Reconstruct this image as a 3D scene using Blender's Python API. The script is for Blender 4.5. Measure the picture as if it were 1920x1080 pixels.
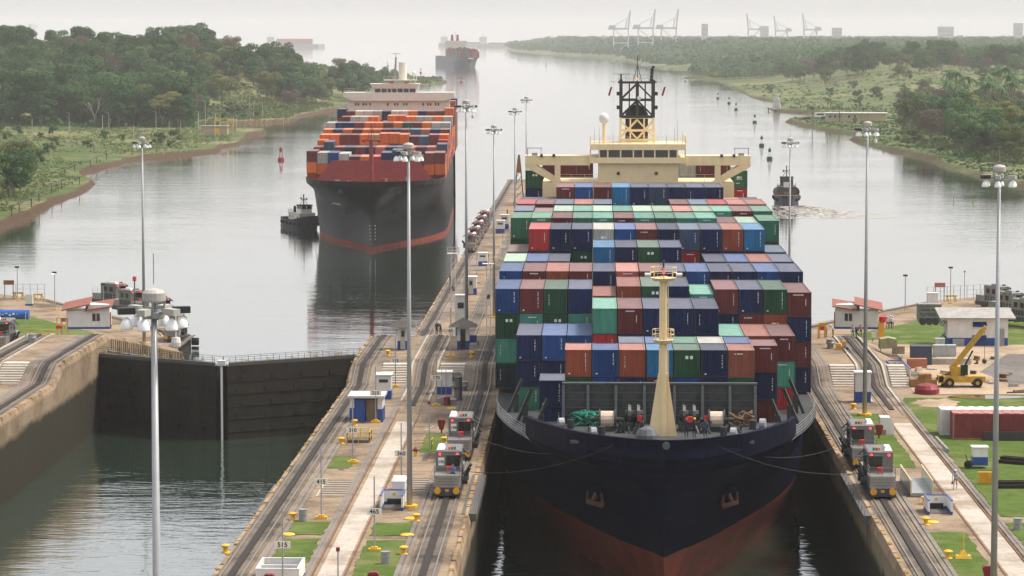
import bpy, math, random
import numpy as np
from mathutils import Vector, Matrix
for _o in list(bpy.data.objects): bpy.data.objects.remove(_o)
SC = bpy.context.scene
COL = SC.collection
PI = math.pi
# ------------------------------------------------------------ camera, sky, sun, exposure
_cd = bpy.data.cameras.new('camera'); CAM = bpy.data.objects.new('camera', _cd); COL.objects.link(CAM)
CAM.location = (0, 0, 49.6); CAM.rotation_euler = (PI/2-0.086344, 0, 0.0283824)
_cd.sensor_width = 36; _cd.lens = 5528.4/1920*36; _cd.clip_start = 1; _cd.clip_end = 60000
SC.camera = CAM
SUN_EL, SUN_AZ = math.radians(58), math.radians(75)      # azimuth clockwise from +Y: high on the viewer's right
Wd = bpy.data.worlds.new('World'); SC.world = Wd; Wd.use_nodes = True
_n = Wd.node_tree.nodes; _l = Wd.node_tree.links; _n.clear()
_sky = _n.new('ShaderNodeTexSky'); _sky.sky_type = 'NISHITA'; _sky.sun_disc = False
_sky.sun_elevation = SUN_EL; _sky.sun_rotation = SUN_AZ; _sky.air_density = 1.0; _sky.dust_density = 6.0; _sky.ozone_density = 1.0
_b1 = _n.new('ShaderNodeBackground'); _b1.inputs[1].default_value = 0.05; _l.new(_sky.outputs[0], _b1.inputs[0])
_b2 = _n.new('ShaderNodeBackground'); _b2.inputs[0].default_value = (1.0, 0.982, 0.982, 1); _b2.inputs[1].default_value = 0.52   # even overcast cloud layer
_ad = _n.new('ShaderNodeAddShader'); _wo = _n.new('ShaderNodeOutputWorld')
_l.new(_b1.outputs[0], _ad.inputs[0]); _l.new(_b2.outputs[0], _ad.inputs[1]); _l.new(_ad.outputs[0], _wo.inputs[0])
_sd = bpy.data.lights.new('sun', 'SUN'); _sd.energy = 3.3; _sd.angle = math.radians(14); _sd.color = (1.0, 0.925, 0.82)
_so = bpy.data.objects.new('sun', _sd); COL.objects.link(_so)
_dir = Vector((math.sin(SUN_AZ)*math.cos(SUN_EL), math.cos(SUN_AZ)*math.cos(SUN_EL), math.sin(SUN_EL)))
_so.rotation_euler = _dir.to_track_quat('Z', 'Y').to_euler()
SC.view_settings.view_transform = 'Standard'; SC.view_settings.look = 'None'; SC.view_settings.gamma = 1
SC.view_settings.use_curve_mapping = False
SC.view_settings.exposure = 0.45
SC.cycles.use_denoising = True
SC.cycles.max_bounces = 6; SC.cycles.diffuse_bounces = 2; SC.cycles.glossy_bounces = 3; SC.cycles.transmission_bounces = 2
SC.cycles.volume_bounces = 3; SC.cycles.caustics_reflective = False; SC.cycles.caustics_refractive = False
SC.cycles.use_adaptive_sampling = True; SC.cycles.adaptive_threshold = 0.02
RND = random.Random(7)
# ------------------------------------------------------------ materials
MATS = {}
def M(key, col=(.5,.5,.5), rough=.6, metal=0, var=.12, scale=1.5, bump=0, spec=.4, emit=0, streak=0):
    if key in MATS: return MATS[key]
    m = bpy.data.materials.new(key); m.use_nodes = True; nt = m.node_tree; N = nt.nodes; L = nt.links
    b = N['Principled BSDF']; b.inputs['Roughness'].default_value = rough; b.inputs['Metallic'].default_value = metal
    b.inputs['Specular IOR Level'].default_value = spec
    b.inputs['Base Color'].default_value = (*col, 1)
    if emit: b.inputs['Emission Color'].default_value = (*col, 1); b.inputs['Emission Strength'].default_value = emit
    if var:
        tc = N.new('ShaderNodeTexCoord'); mp = N.new('ShaderNodeMapping'); L.new(tc.outputs['Object'], mp.inputs[0])
        mp.inputs['Scale'].default_value = (1, 1, 1-.85*streak)
        nz = N.new('ShaderNodeTexNoise'); nz.inputs['Scale'].default_value = scale; nz.inputs['Detail'].default_value = 5; nz.inputs['Roughness'].default_value = .65
        oi = N.new('ShaderNodeObjectInfo')
        ad = N.new('ShaderNodeVectorMath'); ad.operation = 'ADD'; sc = N.new('ShaderNodeVectorMath'); sc.operation = 'SCALE'; sc.inputs[0].default_value = (37, 53, 71)
        L.new(oi.outputs['Random'], sc.inputs['Scale']); L.new(mp.outputs[0], ad.inputs[0]); L.new(sc.outputs[0], ad.inputs[1]); L.new(ad.outputs[0], nz.inputs['Vector'])
        r = N.new('ShaderNodeValToRGB'); r.color_ramp.elements[0].position = .3; r.color_ramp.elements[1].position = .72
        r.color_ramp.elements[0].color = (*[max(0, c*(1-var*1.6)) for c in col], 1); r.color_ramp.elements[1].color = (*[min(1, c*(1+var)) for c in col], 1)
        L.new(nz.outputs[0], r.inputs[0]); L.new(r.outputs[0], b.inputs['Base Color'])
        if bump:
            bp = N.new('ShaderNodeBump'); bp.inputs['Strength'].default_value = bump; bp.inputs['Distance'].default_value = .05
            L.new(nz.outputs[0], bp.inputs['Height']); L.new(bp.outputs[0], b.inputs['Normal'])
    MATS[key] = m; return m
def nodes_mat(key):
    m = bpy.data.materials.new(key); m.use_nodes = True; MATS[key] = m
    nt = m.node_tree; return m, nt.nodes, nt.links, nt.nodes['Principled BSDF']
def noise(N, L, vec, scale, detail=4, rough=.6):
    n = N.new('ShaderNodeTexNoise'); n.inputs['Scale'].default_value = scale; n.inputs['Detail'].default_value = detail; n.inputs['Roughness'].default_value = rough
    if vec is not None: L.new(vec, n.inputs['Vector'])
    return n.outputs[0]
def ramp(N, L, fac, stops):
    r = N.new('ShaderNodeValToRGB'); e = r.color_ramp.elements
    while len(e) < len(stops): e.new(.5)
    for q, (p, c) in zip(e, stops): q.position = p; q.color = (*c, 1) if len(c) == 3 else c
    L.new(fac, r.inputs[0]); return r.outputs[0]
def mixc(N, L, fac, a, b, mode='MIX'):
    m = N.new('ShaderNodeMix'); m.data_type = 'RGBA'; m.blend_type = mode
    for s, v in ((0, fac), (6, a), (7, b)):
        if isinstance(v, (int, float)): m.inputs[s].default_value = v
        elif isinstance(v, tuple): m.inputs[s].default_value = (*v, 1)
        else: L.new(v, m.inputs[s])
    return m.outputs[2]
def math_(N, L, op, a, b=None):
    m = N.new('ShaderNodeMath'); m.operation = op
    for i, v in enumerate((a, b)):
        if v is None: continue
        if isinstance(v, (int, float)): m.inputs[i].default_value = v
        else: L.new(v, m.inputs[i])
    return m.outputs[0]
def bump_(N, L, h, b, s, d):
    bp = N.new('ShaderNodeBump'); bp.inputs['Strength'].default_value = s; bp.inputs['Distance'].default_value = d
    L.new(h, bp.inputs['Height']); L.new(bp.outputs[0], b.inputs['Normal'])
def concrete(key, c0, c1, stain=(.13,.09,.055), wet=False):
    m, N, L, b = nodes_mat(key); g = N.new('ShaderNodeNewGeometry'); p = g.outputs['Position']
    base = mixc(N, L, noise(N, L, p, .35, 6, .65), c0, c1)
    st = ramp(N, L, noise(N, L, p, .11, 8, .75), [(.46, (0,0,0)), (.62, (1,1,1))])
    col = mixc(N, L, math_(N, L, 'MULTIPLY', st, .85), base, stain)
    oil = ramp(N, L, noise(N, L, p, .7, 5, .7), [(.60, (0,0,0)), (.72, (1,1,1))])
    col = mixc(N, L, math_(N, L, 'MULTIPLY', oil, .55), col, stain)
    fine = ramp(N, L, noise(N, L, p, 4, 4, .7), [(.3, (.72,.72,.72)), (.7, (1.12,1.12,1.12))])
    col = mixc(N, L, 1.0, col, fine, 'MULTIPLY')
    if wet:     # the band the rising and falling lock water wets and grows algae on
        sx = N.new('ShaderNodeSeparateXYZ'); L.new(p, sx.inputs[0])
        ed = math_(N, L, 'ADD', sx.outputs[2], math_(N, L, 'MULTIPLY', noise(N, L, p, .22, 6, .75), 2.6))
        f = ramp(N, L, math_(N, L, 'MULTIPLY', ed, .1), [(.74, (1,1,1)), (.82, (0,0,0))])
        stv = N.new('ShaderNodeMapping'); L.new(p, stv.inputs[0]); stv.inputs['Scale'].default_value = (1, 1, .1)
        slime = mixc(N, L, noise(N, L, stv.outputs[0], .9, 5, .7), (.010,.010,.006), (.042,.035,.021))
        col = mixc(N, L, f, col, slime)
    L.new(col, b.inputs['Base Color']); b.inputs['Roughness'].default_value = .85; b.inputs['Specular IOR Level'].default_value = .25
    bump_(N, L, noise(N, L, p, 2.2, 6, .7), b, .5, .06)
    return m
concrete('concrete_deck', (.235,.165,.105), (.375,.29,.20), stain=(.075,.05,.032))
concrete('concrete_wall', (.23,.165,.105), (.36,.28,.19), wet=True)
concrete('concrete_pale', (.42,.37,.31), (.55,.50,.44), stain=(.27,.21,.155))
concrete('concrete_track', (.12,.098,.078), (.22,.18,.14), stain=(.03,.026,.022))
concrete('concrete_lip', (.29,.20,.12), (.43,.32,.21), stain=(.12,.08,.045))
concrete('slot_strip', (.19,.165,.145), (.27,.235,.205), stain=(.12,.10,.085))
concrete('dirt', (.36,.26,.17), (.50,.39,.28), stain=(.24,.17,.11))
concrete('asphalt', (.15,.13,.12), (.22,.20,.18), stain=(.10,.09,.08))
def grassmat(key, a, b_, c):
    m, N, L, b = nodes_mat(key); g = N.new('ShaderNodeNewGeometry'); p = g.outputs['Position']
    col = mixc(N, L, ramp(N, L, noise(N, L, p, .5, 6, .7), [(.35,(0,0,0)),(.65,(1,1,1))]), a, b_)
    col = mixc(N, L, ramp(N, L, noise(N, L, p, .17, 5, .6), [(.5,(0,0,0)),(.66,(1,1,1))]), col, c)
    col = mixc(N, L, ramp(N, L, noise(N, L, p, .8, 6, .75), [(.60,(0,0,0)),(.70,(1,1,1))]), col, (.20,.15,.085))
    L.new(col, b.inputs['Base Color']); b.inputs['Roughness'].default_value = .9; b.inputs['Specular IOR Level'].default_value = .1
    bump_(N, L, noise(N, L, p, 7, 4, .8), b, .8, .12); return m
grassmat('lawn', (.06,.105,.018), (.105,.155,.032), (.16,.175,.06))
m, N, L, b = nodes_mat('water')
g = N.new('ShaderNodeNewGeometry'); mp = N.new('ShaderNodeMapping'); L.new(g.outputs['Position'], mp.inputs[0]); mp.inputs['Scale'].default_value = (.38, 1, 1)
h = math_(N, L, 'ADD', math_(N, L, 'MULTIPLY', noise(N, L, mp.outputs[0], .9, 3, .55), .6), math_(N, L, 'MULTIPLY', noise(N, L, mp.outputs[0], .16, 3, .5), 1.3))
sy_ = N.new('ShaderNodeSeparateXYZ'); L.new(g.outputs['Position'], sy_.inputs[0])
rip = N.new('ShaderNodeMapRange'); L.new(sy_.outputs[1], rip.inputs[0]); rip.inputs[1].default_value = 330; rip.inputs[2].default_value = 520; rip.inputs[3].default_value = .34; rip.inputs[4].default_value = .14     # wind ripples in the chamber, calmer channel
pat = ramp(N, L, noise(N, L, g.outputs['Position'], .012, 4, .6), [(.35,(.5,.5,.5)),(.7,(1.6,1.6,1.6))])
bp = N.new('ShaderNodeBump'); bp.inputs['Distance'].default_value = .3; L.new(math_(N, L, 'MULTIPLY', rip.outputs[0], pat), bp.inputs['Strength']); L.new(h, bp.inputs['Height']); L.new(bp.outputs[0], b.inputs['Normal'])
b.inputs['Coat Weight'].default_value = 1; b.inputs['Coat Roughness'].default_value = .03; b.inputs['Coat IOR'].default_value = 1.65; L.new(bp.outputs[0], b.inputs['Coat Normal'])
L.new(mixc(N, L, noise(N, L, g.outputs['Position'], .01, 3), (.016,.040,.026), (.038,.056,.040)), b.inputs['Base Color'])
b.inputs['Roughness'].default_value = .03; b.inputs['IOR'].default_value = 1.38; b.inputs['Specular IOR Level'].default_value = .5
# ------------------------------------------------------------ mesh helpers
class MB:
    def __init__(s): s.v = []; s.f = []; s.m = []
    def add(s, vs, fs, mi=0):
        k = len(s.v); s.v += [tuple(q) for q in vs]; s.f += [tuple(i+k for i in f) for f in fs]; s.m += [mi]*len(fs); return s
    def box(s, x0, y0, z0, x1, y1, z1, mi=0):
        return s.add([(x0,y0,z0),(x1,y0,z0),(x1,y1,z0),(x0,y1,z0),(x0,y0,z1),(x1,y0,z1),(x1,y1,z1),(x0,y1,z1)],
                     [(0,3,2,1),(4,5,6,7),(0,1,5,4),(1,2,6,5),(2,3,7,6),(3,0,4,7)], mi)
    def taper(s, x0, y0, x1, y1, z0, X0, Y0, X1, Y1, z1, mi=0):
        return s.add([(x0,y0,z0),(x1,y0,z0),(x1,y1,z0),(x0,y1,z0),(X0,Y0,z1),(X1,Y0,z1),(X1,Y1,z1),(X0,Y1,z1)],
                     [(0,3,2,1),(4,5,6,7),(0,1,5,4),(1,2,6,5),(2,3,7,6),(3,0,4,7)], mi)
    def cyl(s, a, b, r0, r1=None, n=8, mi=0, cap=True):
        r1 = r0 if r1 is None else r1; a = Vector(a); b = Vector(b); d = (b-a)
        if d.length < 1e-6: return s
        d.normalize(); u = d.orthogonal().normalized(); w = d.cross(u)
        vs = [a+(u*math.cos(2*PI*i/n)+w*math.sin(2*PI*i/n))*r0 for i in range(n)]+[b+(u*math.cos(2*PI*i/n)+w*math.sin(2*PI*i/n))*r1 for i in range(n)]
        fs = [(i,(i+1)%n,n+(i+1)%n,n+i) for i in range(n)]
        if cap: fs += [tuple(range(n-1,-1,-1)), tuple(range(n,2*n))]
        return s.add(vs, fs, mi)
    def bar(s, a, b, w, h=None, mi=0):
        h = w if h is None else h; a = Vector(a); b = Vector(b); d = (b-a).normalized()
        up = Vector((0,0,1)) if abs(d.z) < .98 else Vector((0,1,0)); u = d.cross(up).normalized()*w/2; t = u.cross(d).normalized()*h/2
        vs = [a-u-t,a+u-t,a+u+t,a-u+t,b-u-t,b+u-t,b+u+t,b-u+t]
        return s.add(vs, [(0,3,2,1),(4,5,6,7),(0,1,5,4),(1,2,6,5),(2,3,7,6),(3,0,4,7)], mi)
    def tube(s, pts, r, n=5, mi=0):
        for a, b in zip(pts, pts[1:]): s.cyl(a, b, r, n=n, mi=mi, cap=False)
        return s
    def prism(s, poly, z0, z1, mi=0):
        n = len(poly); z0 = z0 if hasattr(z0, '__len__') else [z0]*n; z1 = z1 if hasattr(z1, '__len__') else [z1]*n
        vs = [(x,y,z) for (x,y),z in zip(poly, z0)]+[(x,y,z) for (x,y),z in zip(poly, z1)]
        return s.add(vs, [tuple(range(n-1,-1,-1)), tuple(range(n,2*n))]+[(i,(i+1)%n,n+(i+1)%n,n+i) for i in range(n)], mi)
    def ext(s, yz, x0, x1, mi=0):        # extrude a y-z profile along x
        n = len(yz); vs = [(x0,y,z) for y,z in yz]+[(x1,y,z) for y,z in yz]
        return s.add(vs, [tuple(range(n)), tuple(range(2*n-1,n-1,-1))]+[(i,n+i,n+(i+1)%n,(i+1)%n) for i in range(n)], mi)
    def extY(s, xz, y0, y1, mi=0):
        n = len(xz); vs = [(x,y0,z) for x,z in xz]+[(x,y1,z) for x,z in xz]
        return s.add(vs, [tuple(range(n-1,-1,-1)), tuple(range(n,2*n))]+[(i,(i+1)%n,n+(i+1)%n,n+i) for i in range(n)], mi)
    def lathe(s, c, prof, n=12, mi=0):   # prof: (r, z) from bottom to top
        k = len(prof); vs = [(c[0]+r*math.cos(2*PI*i/n), c[1]+r*math.sin(2*PI*i/n), c[2]+z) for r, z in prof for i in range(n)]
        fs = [(j*n+i, j*n+(i+1)%n, (j+1)*n+(i+1)%n, (j+1)*n+i) for j in range(k-1) for i in range(n)]
        fs += [tuple(range(n-1,-1,-1)), tuple(range((k-1)*n, k*n))]
        return s.add(vs, fs, mi)
    def ball(s, c, r, n=8, k=5, mi=0, sz=1):
        return s.lathe(c, [(max(.02*r, r*math.cos(PI*(j/(k)-.5))), sz*r*math.sin(PI*(j/k-.5))) for j in range(k+1)], n, mi)
    def rail(s, pts, h=1.1, r=.03, gap=2.0, mid=2, mi=0):    # handrail along a polyline
        for a, b in zip(pts, pts[1:]):
            a = Vector(a); b = Vector(b); n = max(1, int((b-a).length/gap))
            for i in range(n+1):
                p = a.lerp(b, i/n); s.bar(p, p+Vector((0,0,h)), r*1.6, mi=mi)
            for j in range(mid): 
                z = Vector((0,0,h*(j+1)/mid)); s.bar(a+z, b+z, r*1.4, mi=mi)
        return s
    def mesh(s, name, mats, smooth=False):
        me = bpy.data.meshes.new(name); me.from_pydata(s.v, [], s.f)
        for q in (mats if isinstance(mats, (list, tuple)) else [mats]): me.materials.append(MATS[q] if isinstance(q, str) else q)
        if len(me.materials) > 1: me.polygons.foreach_set('material_index', s.m)
        if smooth: me.polygons.foreach_set('use_smooth', [True]*len(me.polygons))
        me.update(); return me
    def build(s, name, mats, parent=None, loc=None, rz=0, smooth=False):
        return put(name, s.mesh(name, mats, smooth), parent, loc, rz)
def put(name, me, parent=None, loc=None, rz=0):
    o = bpy.data.objects.new(name, me); COL.objects.link(o)
    if parent is not None: o.parent = parent
    if loc is not None: o.location = loc
    if rz: o.rotation_euler = (0, 0, rz)
    return o
def tag(o, label=None, cat=None, group=None, kind=None):
    if label: o['label'] = label
    if cat: o['category'] = cat
    if group: o['group'] = group
    if kind: o['kind'] = kind
    return o
def thing(name, loc, label, cat, group=None, rz=0):
    o = bpy.data.objects.new(name, None); COL.objects.link(o); o.location = loc; o.rotation_euler = (0, 0, rz)
    o.empty_display_size = .2; return tag(o, label, cat, group)
def copy_tree(o, parent=None, skip=()):
    c = o.copy(); COL.objects.link(c); c.parent = parent
    for ch in o.children:
        if ch.name.split('.')[0] not in skip: copy_tree(ch, c)
    return c
def clone(o, loc, rz, label, skip=()):
    c = copy_tree(o, None, skip); c.location = loc; c.rotation_euler = (0, 0, rz); c['label'] = label; return c
def text(name, s, size, mat, parent, loc, rot=(PI/2,0,0), ext=.005, align='CENTER'):
    c = bpy.data.curves.new(name, 'FONT'); c.body = s; c.size = size; c.align_x = align; c.align_y = 'CENTER'; c.extrude = ext; c.offset = size*.02
    tmp = bpy.data.objects.new('tmp', c); COL.objects.link(tmp); me = bpy.data.meshes.new_from_object(tmp.evaluated_get(bpy.context.evaluated_depsgraph_get())); bpy.data.objects.remove(tmp)
    me.materials.clear(); me.materials.append(MATS[mat]); o = put(name, me, parent, loc); o.rotation_euler = rot; return o
def sstep(a, b, x):
    t = np.clip((np.asarray(x, float)-a)/(b-a), 0, 1); return t*t*(3-2*t)
def deck_z(y): return 9.1+1.9*min(1, max(0, (y-336)/6.5))-9.0*min(1, max(0, (y-375)/66))
def gz(x, y):
    u = abs(x+19.63); Q = 9.1-7.0*float(sstep(384, 452, y)); w = float(sstep(52, 58, u)); return deck_z(y)*(1-w)+Q*w
M('white_paint', (.74,.73,.70), .5, var=.08, streak=.6); M('blue_paint', (.02,.075,.30), .5, var=.12)
M('yellow_paint', (.72,.43,.03), .5, var=.12); M('steel_dark', (.05,.05,.052), .5, .3); M('steel_grey', (.30,.31,.32), .45, .3)
M('pole_grey', (.37,.38,.39), .5, .35, var=.06); M('rail_steel', (.26,.235,.21), .5, .5, var=.15); M('rust', (.16,.07,.035), .8, var=.3, scale=2)
M('black_rubber', (.018,.018,.02), .75); M('red_paint', (.55,.03,.03), .45); M('dark_red', (.23,.022,.026), .5)
M('red_lamp', (1,.04,.06), .3, var=0, emit=2.2); M('orange_lamp', (1,.3,.05), .3, var=0, emit=1.2); M('glass_dark', (.012,.016,.018), .08, var=0, spec=.8)
M('roof_grey', (.34,.33,.31), .8, var=.18, scale=1); M('roof_dark', (.085,.075,.068), .8, var=.25); M('roof_red', (.26,.095,.065), .7, var=.15)
M('tan', (.45,.33,.22), .7); M('lamp_bell', (.92,.92,.92), .2, 0, var=0); M('mule_silver', (.31,.30,.285), .45, .4, var=.12, streak=.5); M('mule_grey', (.17,.165,.16), .5, .2)
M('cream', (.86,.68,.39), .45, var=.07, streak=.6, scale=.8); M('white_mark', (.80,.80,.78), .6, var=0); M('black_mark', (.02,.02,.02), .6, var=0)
M('orange_paint', (.75,.25,.02), .5); M('wood', (.30,.20,.12), .8, var=.25)
M('sign_plate', (.86,.82,.72), .5, var=.05); M('roof_pale', (.52,.52,.52), .7, var=.1); M('blue_rim', (.10,.13,.34), .5); M('door_grey', (.52,.50,.44), .6); M('blue_banner', (.02,.10,.42), .5)
M('crane_yellow', (.55,.33,.04), .55, var=.2); M('crane_rust', (.30,.16,.05), .7, var=.35); M('tarp', (.30,.31,.16), .7, var=.15); M('glass_panel', (.40,.48,.46), .15, var=.05); M('rail_yellow', (.66,.56,.28), .5)
M('chassis_blue', (.055,.06,.085), .55, var=.2); M('orange_yellow', (.72,.34,.02), .5); M('mule_old', (.25,.245,.235), .6, var=.25, scale=1); M('orange_lamp_off', (.6,.22,.02), .4, var=0); M('green_lamp', (.01,.18,.08), .4, var=0); M('lamp_cap', (.42,.39,.36), .55, var=.08); M('lamp_box', (.42,.42,.38), .5, var=.05); M('tug_hull', (.012,.015,.028), .5, var=.2); M('tug_deck', (.12,.06,.05), .7); M('tug_house', (.10,.075,.07), .6, var=.2); M('rust_dark', (.022,.015,.012), .75, var=.3); M('walkway_dark', (.10,.095,.09), .7)
M('fence_green', (.03,.06,.03), .6)
M('pale_panel', (.62,.60,.55), .6); M('beige', (.50,.40,.24), .7, var=.1); M('buoy_green', (.02,.075,.045), .5); M('buoy_red', (.35,.03,.035), .5); M('crane_steel', (.62,.63,.67), .6, var=.05); M('bluegrey', (.05,.07,.11), .6); M('pale_grey', (.40,.43,.43), .6)  # far crane steel is lightened to put distance haze into its colour
M('ochre_paint', (.50,.29,.05), .7, var=.3, scale=4)
M('puddle', (.14,.105,.07), .04, var=0, spec=.6); M('foam', (.62,.58,.52), .8, var=.1)
M('pinkish', (.50,.17,.13), .6)
M('skyline', (.60,.60,.62), .7, var=.05); M('skyline_band', (.50,.51,.54), .7, var=.05)  # distance haze is lightened into both block colours

# ------------------------------------------------------------ water
w = MB()
YS = [-600, 0, 300, 600, 1000, 2000, 4000, 8000, 15500]
for a, b in zip(YS, YS[1:]):
    w.add([(-4500,a,0),(4500,a,0),(4500,b,0),(-4500,b,0)], [(0,1,2,3)])
tag(w.build('water', 'water'), kind='structure')
# ------------------------------------------------------------ lock walls
def profile_ys(y0, y1, extra=()):
    ys = {y0, y1}; ys |= {q for q in (336,337,338,339.5,341,342.5,344,372,375,377,380,430,438,441,444)+tuple(extra) if y0 < q < y1}
    return sorted(ys)
def zz(y):       # deck height with the sharp breaks eased
    return sum(deck_z(y+d) for d in (-1.2,-.6,0,.6,1.2))/5
def strip(name, x0, x1, y0, y1, dz, mat, parent, th=.06):
    b = MB(); ys = profile_ys(y0, y1)
    for a, c in zip(ys, ys[1:]):
        za, zc = zz(a), zz(c)
        b.add([(x0,a,za+dz-th),(x1,a,za+dz-th),(x1,c,zc+dz-th),(x0,c,zc+dz-th),(x0,a,za+dz),(x1,a,za+dz),(x1,c,zc+dz),(x0,c,zc+dz)],
              [(4,5,6,7),(0,4,7,3),(1,2,6,5),(0,1,5,4),(2,3,7,6)])
    return b.build(name, mat, parent)
def track(parent, xc, y0, y1, rack0=None, bed=True, slots=0, rack1=None):
    if bed: strip('track_bed', xc-1.12, xc+1.12, y0, y1, .012, 'concrete_track', parent)
    for s in (-.8, .8): strip('rail', xc+s-.055, xc+s+.055, y0, y1, .10, 'rail_steel', parent, .12)
    if rack0 is not None: strip('rack', xc-.27, xc+.27, rack0, rack1 or y1, .13, 'rust_dark', parent, .14)
    if slots:
        for k in (1.55, 2.0): strip('conductor_slot', xc+slots*k-.17, xc+slots*k+.17, y0, y1, .03, 'slot_strip', parent)
M('rust_dark', (.045,.032,.028), .7, var=.25)
M('gate_plate', (.021,.017,.011), .75, var=.55, scale=.5, streak=.8)
M('step_white', (.56,.51,.44), .8, var=.12)
XC = -19.63
M('joint_dark', (.07,.055,.045), .9, var=.2)  # dark colour of the deck joints
def mir(x): return 2*XC-x
def edge_pieces(parent, xe, sgn, y0, y1, step, seed):
    """weathered lip stones, painted chocks and squares along a lock edge; sgn points inland"""
    r = random.Random(seed); y = y0; k = 0
    lip = MB()
    while y < y1:
        L = r.uniform(2.6, 4.6); z = zz(y+L/2)
        if abs(zz(y)-zz(y+L)) < .05:
            hgt = r.uniform(.05, .16); a, c = xe-sgn*.03, xe+sgn*r.uniform(.42, .56)
            o = MB().taper(min(a,c), y+.06, max(a,c), y+L-.06, z-.7, min(a,c)+(.22 if sgn > 0 else 0), y+.2, max(a,c)-(0 if sgn > 0 else .22), y+L-.2, z+hgt)
            o.build('edge_stone', 'concrete_lip', parent)
        y += L+.02
    y = y0+2
    while y < y1:
        z = zz(y); q = MB(); x = xe+sgn*.3
        q.box(x-.2, y-.08, z+.1, x+.2, y+.08, z+.2).box(x-.1, y-.2, z+.08, x+.1, y+.2, z+.15)
        q.build('edge_chock', 'ochre_paint', parent); y += step
# centre wall
cw = thing('lock_wall', (0,0,0), 'long concrete centre lock wall running between the two chambers', 'lock wall')
b = MB(); ys = profile_ys(60, 960, (100,150,200,250,300,500,600,700,800)); X0, X1 = -28.78, -10.49
for a, c in zip(ys, ys[1:]):
    za, zc = zz(a), zz(c); sec = [(X0,-5),(X0,-.55),(X0+.3,0),(X1-.3,0),(X1,-.55),(X1,-5)]
    pa = [(x, a, za+d if d > -5 else -5) for x, d in sec]; pc = [(x, c, zc+d if d > -5 else -5) for x, d in sec]
    for i in range(5): b.add([pa[i],pa[i+1],pc[i+1],pc[i]], [(0,1,2,3)], 1 if i in (0,4) else 0)
b.add([(X0,960,-5),(X1,960,-5),(X1,960,2),(X0,960,2)], [(0,1,2,3)], 1)
b.build('wall_body', ['concrete_deck','concrete_wall'], cw)
track(cw, -27.16, 60, 955, 60, slots=1); track(cw, -12.87, 60, 955, 60, slots=-1)
strip('path', -20.75, -18.95, 60, 312, .016, 'concrete_pale', cw)
for x in (-21.15, -18.7): strip('rail', x-.06, x+.06, 60, 316, .05, 'rust', cw, .06)
for x in (-21.45, -21.75): strip('conductor_slot', x-.14, x+.14, 60, 441, .03, 'slot_strip', cw)
track(cw, -19.85, 312, 955, 318, bed=True, rack1=445)
for s in (-1, 1): strip('kerb', -19.85+s*1.5-.12, -19.85+s*1.5+.12, 322, 376, .16, 'concrete_pale', cw, .2)
for x0, x1 in ((-24.8,-21.9), (-18.05,-15.2)):
    for k in range(9):
        z = 9.1+1.9*(k+1)/9; MB().box(x0, 336.2+k*.72, 8.9, x1, 336.2+(k+1)*.72-.03 if k < 8 else 343.6, z+.01).build('step', 'step_white', cw)
edge_pieces(cw, X0, 1, 205, 372, 6.2, 1); edge_pieces(cw, X1, -1, 205, 372, 6.2, 2); edge_pieces(cw, X0, 1, 446, 840, 9.5, 3)
M('walkway_dark', (.10,.095,.09), .7)
MB().box(X0-.05, 262-16, 8.2, X0+.95, 262, 9.14).build('edge_slab', 'walkway_dark', cw)       # recessed dark slab on the edge
MB().box(X1-.75, 246, 8.5, X1+.5, 268, 9.16).build('edge_slab', 'walkway_dark', cw)
MB().rail([(X1+.45,246,9.1),(X1+.45,268,9.1)], .5, .02, 2.5, 1).build('edge_rail', 'steel_dark', cw)
for k, y in enumerate(np.arange(208, 334, 5.2)):
    for x0, x1 in ((-25.0,-21.95), (-18.45,-15.1)): MB().box(x0, y, 9.1, x1, y+.07, 9.109).build('expansion_joint', 'joint_dark', cw)
# lines of painted marks across the approach wall
for k, y in enumerate(range(452, 830, 16)):
    MB().box(X0+.1, y, 2.0, X0+2.2, y+.35, 2.012).build('painted_line', 'white_mark', cw)
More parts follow.
